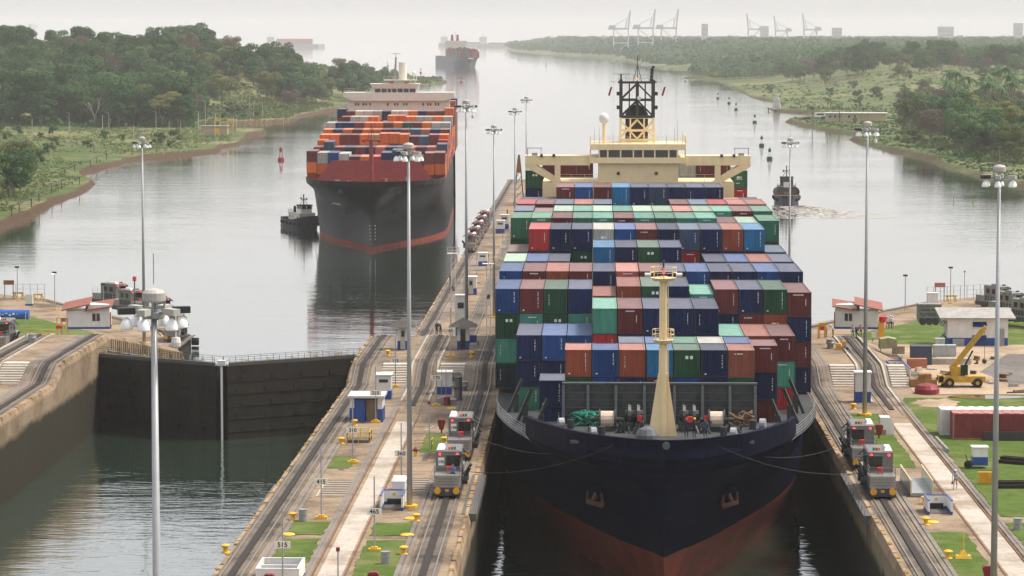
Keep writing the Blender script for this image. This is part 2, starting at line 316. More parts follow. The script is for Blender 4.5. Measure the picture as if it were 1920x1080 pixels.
# outer walls
def umin(y): return 42.67 if y < 441 else 44.0 if y < 464 else 44.5+(y-464)*.57 if y < 524 else 78.7+(y-524)*1.15
OFF = [0,.3,1,2,4,6,8,10,12,12.6,13.2,14,15.4,18,22,30,40,55,75,100]
for side, nm in ((-1, 'left'), (1, 'right')):
    ow = thing('lock_wall', (0,0,0), 'concrete lock wall along the %s chamber with towing track and flared end' % nm, 'lock wall')
    b = MB(); ys = profile_ys(60, 570, (100,150,200,250,300,384,390,400,410,420,450,455,464,464.5,470,480,490,500,512,524,540))
    def pt(y, k):
        u = umin(y)+OFF[k]; x = XC+side*u
        z = gz(x, y) if u > 58 else zz(y)*(1-float(sstep(52,58,u)))+gz(XC+side*99, y)*float(sstep(52,58,u))
        return (x, y, z-(.55 if k == 0 else 0))
    for a, c in zip(ys, ys[1:]):
        for k in range(len(OFF)-1):
            q = [pt(a,k), pt(a,k+1), pt(c,k+1), pt(c,k)]; u = umin((a+c)/2)+OFF[k]
            lawn = OFF[k] >= 18 or (OFF[k] >= 15.4 and c > 384)
            b.add(q if side > 0 else q[::-1], [(0,1,2,3)], 2 if lawn else 0)
        p, r_ = pt(a,0), pt(c,0); q = [(p[0],a,-5), p, r_, (r_[0],c,-5)]
        b.add(q if side > 0 else q[::-1], [(0,1,2,3)], 1)
    b.build('wall_body', ['concrete_deck','concrete_wall','lawn'], ow)
    e = XC+side*42.67; tx = XC+side*44.62
    track(ow, tx, 60, 462, 60, slots=side)
    # curve of the towing track on the flared approach
    for off in (-.8, .8, 0):
        pts = []
        for t in range(13):
            a = t/12; y = 461+a*58; u = umin(y)+1.9+off+(2.2*(1-a)**2 if a < 1 else 0)
            pts.append((XC+side*u, y, 2.0+.1))
        q = MB()
        for p, r_ in zip(pts, pts[1:]): q.bar(p, r_, .34 if off == 0 else .11, .14)
        q.build('rack' if off == 0 else 'rail', 'rust_dark' if off == 0 else 'rail_steel', ow)
    px = XC+side*51.55
    strip('path', px-.95, px+.95, 60, 312, .016, 'concrete_pale', ow)
    for s in (-1.15, 1.1): strip('rail', px+s-.06, px+s+.06, 60, 316, .05, 'rust', ow, .06)
    for s in (1.45, 1.8): strip('conductor_slot', px+side*s-.15, px+side*s+.15, 60, 400, .03, 'slot_strip', ow)
    track(ow, px, 312, 450, 316, rack1=446)
    for s in (-1, 1): strip('kerb', px+s*1.5-.12, px+s*1.5+.12, 322, 376, .16, 'concrete_pale', ow, .2)
    for x0, x1 in ((46.9, 49.8), (53.6, 55.6)):
        for k in range(9):
            xa, xb = sorted((XC+side*x0, XC+side*x1)); MB().box(xa, 336.2+k*.72, 8.9, xb, 336.2+(k+1)*.72-.03 if k < 8 else 343.6, 9.11+1.9*(k+1)/9).build('step', 'step_white', ow)
    edge_pieces(ow, e, side, 205 if side > 0 else 290, 372, 6.2, 5+side)
    if side < 0:
        for y in np.arange(376, 441, 1.6):      # ribbed face of the descending wall past the gate
            z = zz(y); MB().taper(e-.02, y, e+.16, y+.7, 0, e-.02, y, e+.1, y+.7, z-.5).build('wall_rib', 'concrete_lip', ow)
        for y, z in ((460, 1.1), (460, -.3)):
            q = MB().cyl((XC+side*44.0+.02, y+1.0, z), (XC+side*44.0+1.1, y+1.0, z), .62, n=14); q.build('tyre_fender', 'black_rubber', ow)
    else:
        MB().box(e-.45, 246, 8.4, e+.85, 270, 9.15).build('edge_slab', 'walkway_dark', ow)
        MB().rail([(e-.4,246,9.1),(e-.4,270,9.1)], .5, .02, 2.5, 1).build('edge_rail', 'steel_dark', ow)
# ------------------------------------------------------------ miter gate of the left chamber
def gate_leaf(hx, hy, mx, my, label):
    t = thing('lock_gate', (hx,hy,0), label, 'lock gate', 'closed gate of the left chamber')
    d = Vector((mx-hx, my-hy, 0)); Ln = d.length; t.rotation_euler = (0,0,math.atan2(d.y, d.x)); s = 1 if mx > hx else -1
    f = -1 if s > 0 else 1    # local side that faces the camera
    MB().box(0, -1.0, -5, Ln, 1.0, 9.0).build('leaf', 'gate_plate', t)
    for z in np.arange(.9, 8.6, 1.55): MB().box(.05, f*1.0 if f > 0 else -1.05, z, Ln-.05, 1.05 if f > 0 else -1.0, z+.14).build('girder_edge', 'gate_plate', t)
    for i in range(5):
        for j in range(5):
            x = Ln*(i+.6)/5.2+(.8 if j % 2 else 0); z = 1.0+j*1.6
            if x < Ln-1: MB().box(x, 1.0 if f > 0 else -1.12, z, x+.55, 1.12 if f > 0 else -1.0, z+.5).build('plate_block', 'gate_plate', t)
    MB().box(0, -.9, 9.02, Ln-.1, .9, 9.12).build('walkway', 'walkway_dark', t)
    for yy in (-.85, .85): MB().rail([(.1,yy,9.1),(Ln-.3,yy,9.1)], 1.0, .025, 1.6, 2).build('handrail', 'steel_dark', t)
    MB().box(.3, .55 if f > 0 else -.95, 9.12, Ln-.4, .95 if f > 0 else -.55, 9.5).build('cable_tray', 'walkway_dark', t)
    for i in range(6):
        x = .8+i*(Ln-2)/6; MB().bar((x, .3*f, 9.15), (x+2.0, .5*f, 9.75), .1).build('brace', 'yellow_paint', t)
    return t
gl = gate_leaf(-63.4, 368.4, -45.72, 357.0, 'dark riveted left leaf of the closed lock gate')
gate_leaf(-27.7, 368.4, -45.36, 357.0, 'dark riveted right leaf of the closed lock gate, meeting the centre wall')
MB().box(-.5, -.35, 0, .5, .35, .62).build('gate_box', 'white_paint', None, (-45.54, 356.2, 9.2))
MB().box(-.13,-.1,-9.6,.13,.1,-.05).build('gap_light_strip', 'white_mark', bpy.data.objects['gate_box'])  # added white strip standing in for light through the gap between the leaves
tag(bpy.data.objects['gate_box'], 'small white box where the two gate leaves meet', 'box')
MB().cyl((0,0,0), (14,-2.0,-.3), .14, n=8).build('gate_strut', 'steel_grey', gl, (.5, 2.2, 9.4))

# ------------------------------------------------------------ ships
def interp(x, xs, ys):      # monotone cubic through the points
    xs = np.array(xs, float); ys = np.array(ys, float); x = min(max(x, xs[0]), xs[-1]); h = np.diff(xs); d = np.diff(ys)/h; m = np.zeros(len(xs)); m[0] = d[0]*1.15; m[-1] = d[-1]
    for i in range(1, len(xs)-1): m[i] = 0 if d[i-1]*d[i] <= 0 else (h[i-1]+h[i])*3/((2*h[i]+h[i-1])/d[i-1]+(h[i]+2*h[i-1])/d[i])
    i = min(int(np.searchsorted(xs, x, 'right'))-1, len(h)-1); t = (x-xs[i])/h[i]
    return float((1+2*t)*(1-t)**2*ys[i]+t*(1-t)**2*h[i]*m[i]+t*t*(3-2*t)*ys[i+1]+t*t*(t-1)*h[i]*m[i+1])
def hull_mesh(levels, Lship, zs, band, stern=10, stations=None):
    """levels: (z, y of stem, [(s, half breadth)...]); zs: heights of the lofted lines; band: z -> material index"""
    st = stations or [0,.15,.4,.8,1.4,2.1,3,4,5.2,6.5,8,10,12,14,16,18.5,21,24,27,31,35,39,43,48,54,60,68,75,100,160,220,Lship-30,Lship-12,Lship]
    zl = [l[0] for l in levels]; b = MB()
    def pt(z, s):
        j = max(0, min(len(zl)-2, sum(1 for q in zl if q <= z)-1)); f = (z-zl[j])/(zl[j+1]-zl[j]); A, B = levels[j], levels[j+1]
        hb = interp(s, *zip(*A[2]))*(1-f)+interp(s, *zip(*B[2]))*f; ys = A[1]*(1-f)+B[1]*f
        if s > Lship-30: hb *= 1-.18*((s-(Lship-30))/30)**2*(1.6 if z < 6 else 1)
        return hb, ys+s
    n = len(st); 
    for sg in (1, -1):
        k = len(b.v); vs = []
        for z in zs:
            for s in st:
                hb, y = pt(z, s); vs.append((sg*hb, y, z))
        fs = []; ms = []
        for j in range(len(zs)-1):
            for i in range(n-1):
                q = (j*n+i, j*n+i+1, (j+1)*n+i+1, (j+1)*n+i); fs.append(q if sg > 0 else q[::-1]); ms.append(band((zs[j]+zs[j+1])/2))
        b.v += vs; b.f += [tuple(i+k for i in f) for f in fs]; b.m += ms
    # transom and deck
    rows = [pt(z, st[-1]) for z in zs]
    for (h0,y0),(h1,y1),z0,z1 in zip(rows, rows[1:], zs, zs[1:]): b.add([(-h0,y0,z0),(h0,y0,z0),(h1,y1,z1),(-h1,y1,z1)], [(3,2,1,0)], band((z0+z1)/2))
    top = [pt(zs[-1], s) for s in st]
    for (h0,y0),(h1,y1) in zip(top, top[1:]): b.add([(-h0,y0,zs[-1]-.02),(h0,y0,zs[-1]-.02),(h1,y1,zs[-1]-.02),(-h1,y1,zs[-1]-.02)], [(0,1,2,3)], 2)
    return b, pt
CC = {'N': ('navy blue', (.009,.021,.085)), 'B': ('bright blue', (.014,.07,.24)), 'K': ('slate blue', (.05,.085,.15)), 'C': ('cyan blue', (.02,.17,.36)),
      'R': ('maroon', (.15,.032,.032)), 'O': ('rust red', (.30,.072,.038)), 'r': ('bright red', (.42,.035,.035)), 'S': ('salmon red', (.36,.115,.075)),
      'G': ('dark green', (.02,.085,.042)), 'g': ('mid green', (.05,.19,.11)), 'T': ('teal', (.075,.29,.21)), 'L': ('pale green', (.30,.42,.31)),
      'W': ('pale grey', (.44,.43,.39)), 'b': ('brown', (.15,.085,.068)), 'D': ('dark blue-green', (.013,.036,.045)), 'o': ('orange', (.58,.14,.03)), 't': ('tan', (.42,.24,.12))}
def wornpaint(key, col, rough=.5, thr=.62):
    if key in MATS: return MATS[key]
    m, N, L, b = nodes_mat(key); tc = N.new('ShaderNodeTexCoord'); oi = N.new('ShaderNodeObjectInfo'); sc = N.new('ShaderNodeVectorMath'); sc.operation = 'SCALE'; sc.inputs[0].default_value = (37,53,71); L.new(oi.outputs['Random'], sc.inputs['Scale'])
    ad = N.new('ShaderNodeVectorMath'); L.new(tc.outputs['Object'], ad.inputs[0]); L.new(sc.outputs[0], ad.inputs[1]); mp = N.new('ShaderNodeMapping'); L.new(ad.outputs[0], mp.inputs[0]); mp.inputs['Scale'].default_value = (1.6,1,.22)
    gl = mixc(N, L, ramp(N, L, noise(N, L, mp.outputs[0], .9, 6, .7), [(.3,(0,0,0)),(.7,(1,1,1))]), tuple(.72*q for q in col), tuple(min(1, 1.12*q+.006) for q in col))
    bright = N.new('ShaderNodeMapRange'); L.new(oi.outputs['Random'], bright.inputs[0]); bright.inputs[3].default_value = .78; bright.inputs[4].default_value = 1.22
    vm = N.new('ShaderNodeVectorMath'); vm.operation = 'SCALE'; L.new(gl, vm.inputs[0]); L.new(bright.outputs[0], vm.inputs['Scale'])
    rs = ramp(N, L, noise(N, L, mp.outputs[0], 1.7, 7, .75), [(thr,(0,0,0)),(thr+.07,(1,1,1))])
    L.new(mixc(N, L, math_(N, L, 'MULTIPLY', rs, .75), vm.outputs[0], (.085,.04,.022)), b.inputs['Base Color']); b.inputs['Roughness'].default_value = rough; b.inputs['Specular IOR Level'].default_value = .16
    return m
def cmats(c):
    nm, col = CC[c]
    body = wornpaint('container_'+nm.replace(' ', '_'), col)
    fade_sheen = tuple(.62*q+.38*(.30+.25*q) for q in col)  # roof paint: sun-bleached and dusty, with sky reflection also mixed into the colour
    roof = wornpaint('container_roof_'+nm.replace(' ', '_'), fade_sheen, .6, .62)
    fr = M('container_frame_'+nm.replace(' ', '_'), tuple(.55*q+.012 for q in col), .6, var=.1)
    return [body, roof, fr]
CM = {}
def container_mesh(c, L, fine=True, H=2.59, Wd_=2.44):
    k = (c, L, fine)
    if k in CM: return CM[k]
    b = MB(); x = Wd_/2; p = .12; d = .05
    # corrugated ends and sides set back from the corner posts
    def corr(a0, a1, n, f, mi=0):
        pts = []; w = (a1-a0)/n
        for i in range(n): pts += [(a0+i*w, 0), (a0+(i+.35)*w, 0), (a0+(i+.5)*w, d), (a0+(i+.85)*w, d)]
        pts.append((a1, 0))
        for (u0,d0),(u1,d1) in zip(pts, pts[1:]): b.add(f(u0,d0,u1,d1), [(0,1,2,3)], mi)
    if fine:
        z0, z1 = .16, H-.1
        corr(-x+p, x-p, 9, lambda u0,d0,u1,d1: [(u0,.03+d0,z0),(u1,.03+d1,z0),(u1,.03+d1,z1),(u0,.03+d0,z1)])
        b.add([(x-p,L-.03,z0),(-x+p,L-.03,z0),(-x+p,L-.03,z1),(x-p,L-.03,z1)], [(0,1,2,3)])
        n = int(L*1.7)
        corr(p, L-p, n, lambda u0,d0,u1,d1: [(x-.02-d0,u0,z0),(x-.02-d1,u1,z0),(x-.02-d1,u1,z1),(x-.02-d0,u0,z1)])
        corr(p, L-p, n, lambda u0,d0,u1,d1: [(-x+.02+d1,u1,z0),(-x+.02+d0,u0,z0),(-x+.02+d0,u0,z1),(-x+.02+d1,u1,z1)])
        rp = [(p+i*(L-2*p)/(n), .015 if i % 2 else 0) for i in range(n+1)]
        for (u0,d0),(u1,d1) in zip(rp, rp[1:]): b.add([(-x+p,u0,H-.05-d0),(x-p,u0,H-.05-d0),(x-p,u1,H-.05-d1),(-x+p,u1,H-.05-d1)], [(0,1,2,3)], 1)
        for sx in (-1, 1):
            for y in (0, L-p): b.box(min(sx*x,sx*(x-p)), y, 0, max(sx*x,sx*(x-p)), y+p, H, 2)
            xa, xb = sorted((sx*x, sx*(x-p)))
            b.box(xa, p, H-.1, xb, L-p, H-.005, 1); b.box(xa, p, .02, xb, L-p, .16, 2)
        for y in (0, L-p):
            b.box(-x+p, y, H-.11, x-p, y+p, H-.003, 1 if y else 0); b.box(-x+p, y, .04, x-p, y+p, .16, 2)
    else:
        b.box(-x, 0, .06, x, L, H-.03); b.f.pop(1-6); b.m.pop()
        b.add([(-x,0,H-.03),(x,0,H-.03),(x,L,H-.03),(-x,L,H-.03)], [(0,1,2,3)], 1)
        for sx in (-1, 1):
            xa, xb = sorted((sx*x*1.01, sx*(x-.1))); b.box(xa, -.02, 0, xb, .1, H, 2)
        b.box(-x, -.02, 0, x, .05, .1, 2)
    CM[k] = b.mesh('container', cmats(c)); return CM[k]
def letter_mesh(kind, sd):
    b = MB(); r = random.Random(kind+str(sd))
    if kind == 'v':
        z = r.uniform(2.0, 2.3); x = r.choice((.6,.66,.7,-.72)); k = r.randrange(6, 14); w_ = r.uniform(.05,.09)
        for i in range(k):
            h = r.uniform(.05, .11); b.box(x, -.012, z-h, x+w_, .0, z); z -= h+r.choice((.03,.03,.12))
        if r.random() < .5: b.box(-.9, -.012, .3, -.72, 0, .42)
    elif kind == 'h':
        x = r.uniform(-.7,-.2); z = r.uniform(2.1,2.28)
        for i in range(r.randrange(7,12)):
            w_ = r.uniform(.05, .13)
            if r.random() < .85: b.box(x, -.012, z, x+w_, 0, z+.11)
            x += w_+.03
        if r.random() < .6: b.box(.6, -.012, 1.2, .66, 0, 1.9)
    elif kind == 'sq':
        b.box(-.15, -.012, 1.75, .12, 0, 2.05).box(.28, -.012, 1.75, .55, 0, 2.05)
    elif kind == 'logo':
        b.box(-.5, -.012, 1.3, .5, 0, 1.36).box(-.35, -.012, 1.45, .1, 0, 1.75).box(.2, -.012, 1.45, .35, 0, 1.75).box(-.5,-.012,.7,.1,0,.78)
    return b.mesh('lettering', 'white_mark')
LM = {k: [letter_mesh(k, i) for i in range(5)] for k in ('v','h','sq','logo')}
ORD = ['first','second','third','fourth','fifth','sixth','seventh','eighth','ninth','tenth','eleventh','twelfth','thirteenth']
NUM = ['one','two','three','four','five','six','seven','eight','nine','ten','eleven','twelve']
TIER = ['top of its stack','second from top','third from top','fourth from top']
def stack_row(bays, XS, frame, where, group, pitch=2.53, fine=True, rz=0, origin=None):
    """bays: (row number, y, length, default top z, {col: 'codes' or (codes, z)}); each container is a thing of its own"""
    r = random.Random(3)
    for row, Y, L, zt, cols in bays:
        for n, c in enumerate(sorted(cols)):
            codes = cols[c]; z = zt
            if isinstance(codes, tuple): codes, z = codes
            for t, code in enumerate(codes):
                if code == ' ': continue
                mark = 'v'
                zb = z-2.59-t*2.62
                p = Vector((XS+c*pitch+r.uniform(-.015,.015), Y+r.uniform(-.05,.05), zb))
                if origin is not None: p = origin @ p
                o = put('shipping_container', container_mesh(code, L, fine), None, p, rz)
                tag(o, '%s container, row %s behind the %s, %s from left, %s' % (CC[code][0], NUM[row-1], where, ORD[n], TIER[t]), 'container', group)
                if fine:
                    q = r.random(); mk = 'sq' if code == 'G' and q < .6 else 'h' if code in 'TRrgLS' and q < .55 else 'v'
                    mk = 'logo' if r.random() < .06 else mk
                    if r.random() < .93: put('lettering', r.choice(LM[mk]), o)
# ---- big container ship in the right chamber
XS = 6.0
m, N, L, b = nodes_mat('hull_navy'); tc = N.new('ShaderNodeTexCoord'); sp = N.new('ShaderNodeSeparateXYZ'); L.new(tc.outputs['Object'], sp.inputs[0])
mpv = N.new('ShaderNodeMapping'); L.new(tc.outputs['Object'], mpv.inputs[0]); mpv.inputs['Scale'].default_value = (1,1,.07)
cb = N.new('ShaderNodeCombineXYZ'); L.new(sp.outputs[1], cb.inputs[0]); L.new(sp.outputs[2], cb.inputs[1])
bt = N.new('ShaderNodeTexBrick'); L.new(cb.outputs[0], bt.inputs[0]); bt.inputs['Scale'].default_value = .25; bt.inputs['Mortar Size'].default_value = .012; bt.inputs['Color1'].default_value = (.9,.9,.9,1); bt.inputs['Color2'].default_value = (1.1,1.1,1.1,1); bt.inputs['Mortar'].default_value = (1.9,1.9,1.9,1)
cl_ = mixc(N, L, noise(N, L, tc.outputs['Object'], .25, 6, .7), (.0015,.0026,.012), (.0045,.007,.028)); cl_ = mixc(N, L, 1.0, cl_, bt.outputs[0], 'MULTIPLY')
rs_ = ramp(N, L, noise(N, L, mpv.outputs[0], 1.4, 6, .7), [(.64,(0,0,0)),(.75,(1,1,1))]); cl_ = mixc(N, L, math_(N, L, 'MULTIPLY', rs_, .45), cl_, (.06,.03,.02))
L.new(cl_, b.inputs['Base Color']); b.inputs['Roughness'].default_value = .55; b.inputs['Specular IOR Level'].default_value = .04
bump_(N, L, noise(N, L, tc.outputs['Object'], .5, 3, .5), b, .25, .12)
M('boot_red', (.30,.05,.027), .6, var=.35, scale=.4, streak=.6); M('deck_grey', (.045,.05,.054), .65, var=.25)
sa = thing('container_ship', (XS,0,0), 'large container ship with dark navy and red hull filling the right lock chamber', 'ship')
PB = [(0,0),(.4,1.5),(1.2,2.9),(3,4.6),(5.4,6.7),(8,8.1),(11,9.4),(17,11.5),(21,12.4),(31,14.7),(43,16.1),(290,16.1)]
PM = [(0,0),(3,1.15),(7.2,3.1),(18.5,7.1),(35.5,12.2),(55,15.5),(70,16.1),(290,16.1)]
PH = [(0,0),(1.2,1.05),(3,2.1),(7.2,4.5),(18.5,8.5),(35.5,13.1),(55,15.7),(70,16.1),(290,16.1)]
PL = [(0,0),(3,.7),(7.2,2.0),(18.5,5.6),(35.5,10.4),(60,15),(80,16.1),(290,16.1)]
LV = [(-4, 258, PL), (0, 254.5, PL), (4.5, 251.6, PM), (9.3, 249.9, PH), (12.6, 248.3, PB), (16, 246.6, PB)]
hb_, hpt = hull_mesh(LV, 286, [-4,-1,.5,2,3.2,4.5,5.2,6,7,8,9,10,11.2,12.2], lambda z: 1 if z < 4.5 else 0)
hb_.build('hull', ['hull_navy','boot_red','deck_grey'], sa, smooth=True)
bw = MB(); stn = [0,.1,.25,.45,.8,1.3,2,3,4.2,5.5,7,9,11,13,15,17,19,21]
for sg in (1, -1):
    for s0, s1 in zip(stn, stn[1:]):
        def row(s, z): h_, y = hpt(z, s); return (sg*h_, y, z)
        def zt(s): return 15.35-.75*min(1, s/21)
        for j in range(4):
            z0a, z1a = 12.2+(zt(s0)-12.2)*j/4, 12.2+(zt(s0)-12.2)*(j+1)/4; z0b, z1b = 12.2+(zt(s1)-12.2)*j/4, 12.2+(zt(s1)-12.2)*(j+1)/4
            q = [row(s0,z0a), row(s1,z0b), row(s1,z1b), row(s0,z1a)]; bw.add(q if sg > 0 else q[::-1], [(0,1,2,3)])
        a, c = row(s0, zt(s0)), row(s1, zt(s1))
        ia, ic = (a[0]*.965, a[1]+.35, a[2]), (c[0]*.965, c[1]+.3, c[2])
        bw.add([a, c, ic, ia], [(0,1,2,3)]); bw.add([ia, ic, (ic[0],ic[1],13.6), (ia[0],ia[1],13.6)], [(0,1,2,3)])
bw.build('bulwark', 'hull_navy', sa)
fd = MB()
for s0, s1 in zip(stn, stn[1:]):
    (h0,y0),(h1,y1) = hpt(14, s0), hpt(14, s1); fd.add([(-h0*.97,y0+.2,14.0),(h0*.97,y0+.2,14.0),(h1*.97,y1+.2,14.0),(-h1*.97,y1+.2,14.0)], [(0,1,2,3)])
fd.box(-12, 268.2, 12.2, 12, 268.6, 14.0); fd.build('forecastle_deck', 'deck_grey', sa)
MB().box(-8.9, 268.0, 14.0, 8.7, 268.25, 17.6).build('breakwater', 'deck_grey', sa)
M('plate_grey', (.095,.105,.115), .5, var=.15)
for z in (14.7, 15.4, 16.1, 16.8): MB().box(-8.8, 267.93, z, 8.6, 267.99, z+.05).build('stiffener', 'plate_grey', sa)
for x in (-8.9,-6.65,-4.1,-1.5,1.25,3.8,6.3,8.6): MB().taper(x-.13, 267.1, x+.13, 267.99, 14.0, x-.13, 267.7, x+.13, 267.99, 17.5).build('gusset', 'plate_grey', sa)
MB().box(-9.0, 267.8, 17.6, 8.8, 268.35, 17.75).build('coping', 'plate_grey', sa)
for x in (-4.6,-3.6,3.3,4.3):
    for z in (15.6, 16.4): MB().cyl((x,267.97,z), (x,267.9,z), .15, n=10).build('vent_hole', 'black_mark', sa)
# foremast
fm_ = MB(); my = 259.5
fm_.cyl((0,my,14), (0,my,28.2), .42, .34, 10); fm_.build('foremast', 'cream', sa)
MB().taper(-1.25, my-.25, 1.25, my+1.1, 14, -.42, my-.2, .42, my+.3, 19.6).build('mast_cone', 'cream', sa)
for z, r_ in ((22.3, .95), (27.8, 1.15)):
    q = MB().cyl((0,my,z), (0,my,z+.28), r_*.8, r_, 10)
    for i in range(8):
        a = 2*PI*i/8; p = (math.cos(a)*r_, my+math.sin(a)*r_); a2 = 2*PI*(i+1)/8; p2 = (math.cos(a2)*r_, my+math.sin(a2)*r_)
        q.bar((*p,z+.25), (*p,z+1.2), .06)
        for hh in (.75, 1.2): q.bar((*p,z+hh), (*p2,z+hh), .05)
    q.build('mast_platform', 'cream', sa)
MB().cyl((0,my,28.2), (0,my,29.4), .09).ball((0,my,29.5), .14, 6, 4).build('mast_light', 'steel_dark', sa)
MB().ball((0,my-1.15,28.7), .13, 6, 4).build('navigation_lamp', 'red_lamp', sa)
for s in (-1, 1): MB().cyl((s*1.1,my-.2,28.35), (s*1.65,my-.2,28.35), .17, n=8).build('searchlight', 'white_paint', sa)
MB().bar((.5,my-.25,14.2), (.42,my-.25,27.8), .06).bar((.3,my-.42,14.2), (.3,my-.42,27.8), .05).build('mast_ladder', 'cream', sa)
M('rope_white', (.62,.50,.40), .85, var=.2, scale=8); M('rope_green', (.015,.24,.16), .8, var=.4, scale=8); M('rope_brown', (.22,.14,.08), .9, var=.4, scale=8); M('machine_dark', (.035,.04,.042), .55, var=.25)
for x in (-4.9, 4.9):
    wn = MB().cyl((x-.75,263,15.0), (x-.62,263,15.0), .95, n=14).cyl((x+.62,263,15.0), (x+.75,263,15.0), .95, n=14).box(x-1.3,262.4,14,x+1.3,263.6,14.4).cyl((x-1.5,263,15), (x+1.5,263,15), .2)
    wo = wn.build('winch', 'machine_dark', sa); MB().cyl((x-.6,263,15.0), (x+.6,263,15.0), .78, n=14).build('rope_coil', 'rope_white', wo)
for x in (-2.9,-2.1, 2.0, 2.9):
    q = MB().cyl((x-.14,263.5,15.3), (x+.14,263.5,15.3), 1.05, .95, 14).cyl((x-.4,263.5,15.3), (x+.4,263.5,15.3), .5, n=10).box(x-.5,262.6,14,x+.5,264.2,14.8); q.build('windlass_wheel', 'machine_dark', sa)
for x, y in ((-3.6,261.5),(3.7,261.5),(-1.9,260.8),(6.6,262)):
    q = MB()
    for i in range(9): q.bar((x+RND.uniform(-.7,.7), y+RND.uniform(-.5,.5), 14), (x+RND.uniform(-.8,.8), y+RND.uniform(-.5,.5), 14+RND.uniform(.5,1.3)), .13)
    q.build('mooring_gear', 'machine_dark', sa)
for x, y, in ((-2.0,262.5),(2.5,262.0),(4.0,262.6)): MB().box(x-.22,y-.2,14.9,x+.22,y+.2,15.4).build('motor_box', 'red_paint', sa)
for x, m_, lab in ((-7.6,'rope_green',0), (-6.3,'rope_green',0), (6.9,'rope_brown',1), (7.9,'rope_brown',1)):
    q = MB(); rr = random.Random(int(x*10))
    for i in range(16):
        c = Vector((x+rr.uniform(-.3,.3), 266.3+rr.uniform(-.3,.3), 14.1+rr.uniform(0,.95))); R = rr.uniform(.35,.62); tl = rr.uniform(-.5,.5)
        q.tube([(c.x+R*math.cos(a*PI/5), c.y+R*.7*math.sin(a*PI/5), c.z+.25*math.sin(a*PI/5+i)+tl*.3*math.cos(a*PI/5)) for a in range(11)], .085, 5)
    q.build('rope_pile', m_, sa)
for s in (-1, 1):
    for x, y in ((9.3,263.4),(6.4,257.2)): MB().cyl((s*x,y,14.6), (s*(x-.5),y+.1,14.6), .48, n=12).cyl((s*x,y,14.6), (s*(x-.2),y+.1,14.6), .3, n=8).build('roller_fairlead', 'pole_grey', sa)
    for x, y in ((8.2,262.9),(5.4,258.3)): MB().cyl((s*x,y+1.4,14), (s*x,y+1.4,14.8), .32, n=10).cyl((s*x+.9*s,y+1.4,14), (s*x+.9*s,y+1.4,14.8), .32, n=10).build('bitts', 'machine_dark', sa)
    # anchor in its pocket
    hz, hy = hpt(8.8, 10.5)
    MB().cyl((s*(hz-1.6),hy+1.3,9.3), (s*(hz+.3),hy-.55,8.7), 1.05, .8, 14).build('anchor_bolster', 'hull_navy', sa)
    MB().cyl((s*(hz+.15),hy-.45,8.9), (s*(hz+.45),hy-.75,8.1), .2).bar((s*(hz-.45),hy-1.15,7.75), (s*(hz+1.0),hy+.05,7.95), .28, .4).bar((s*(hz+1.0),hy+.05,7.9), (s*(hz+.95),hy-.25,8.9), .2).bar((s*(hz-.45),hy-1.15,7.8), (s*(hz-.3),hy-1.3,8.8), .2).build('anchor', 'rust', sa)
    q = MB(); prev = None        # side railing of the main deck
    for s_ in (19,21,24,28,32,37,42,46):
        h_, y = hpt(12.2, s_); p = (s*(h_-.1), y, 12.2)
        if prev: q.rail([prev, p], 1.05, .028, 1.4, 4)
        prev = p
    q.build('deck_railing', 'steel_grey', sa)
    for s_ in (25,33,41):
        h_, y = hpt(12.2, s_); MB().box(s*(h_-2.0)-.25, y, 12.2, s*(h_-2.0)+.25, y+1.2, 14.0).bar((s*(h_-1.2),y,12.2), (s*(h_-2.6),y+.5,15.5), .3).build('lashing_post', 'machine_dark', sa)
    MB().bar((s*1.4,251.5,14.4), (s*3.4,253.2,14.4), .1).build('bulwark_bar', 'plate_grey', sa)
    h_, y = hpt(14.2, 7); MB().box(s*h_-.55, y-.35, 14.05, s*h_+.2, y+.1, 14.3).build('name_plate', 'plate_grey', sa)
MB().cyl((0,248.2,14.9), (0,246.7,14.9), .32, n=10).build('bow_fairlead', 'plate_grey', sa)
MB().lathe((-1.5,255.2,14), [(1.05,0),(1.0,.7),(.7,1.2),(.2,1.45)], 12).build('vent_hood', 'plate_grey', sa)
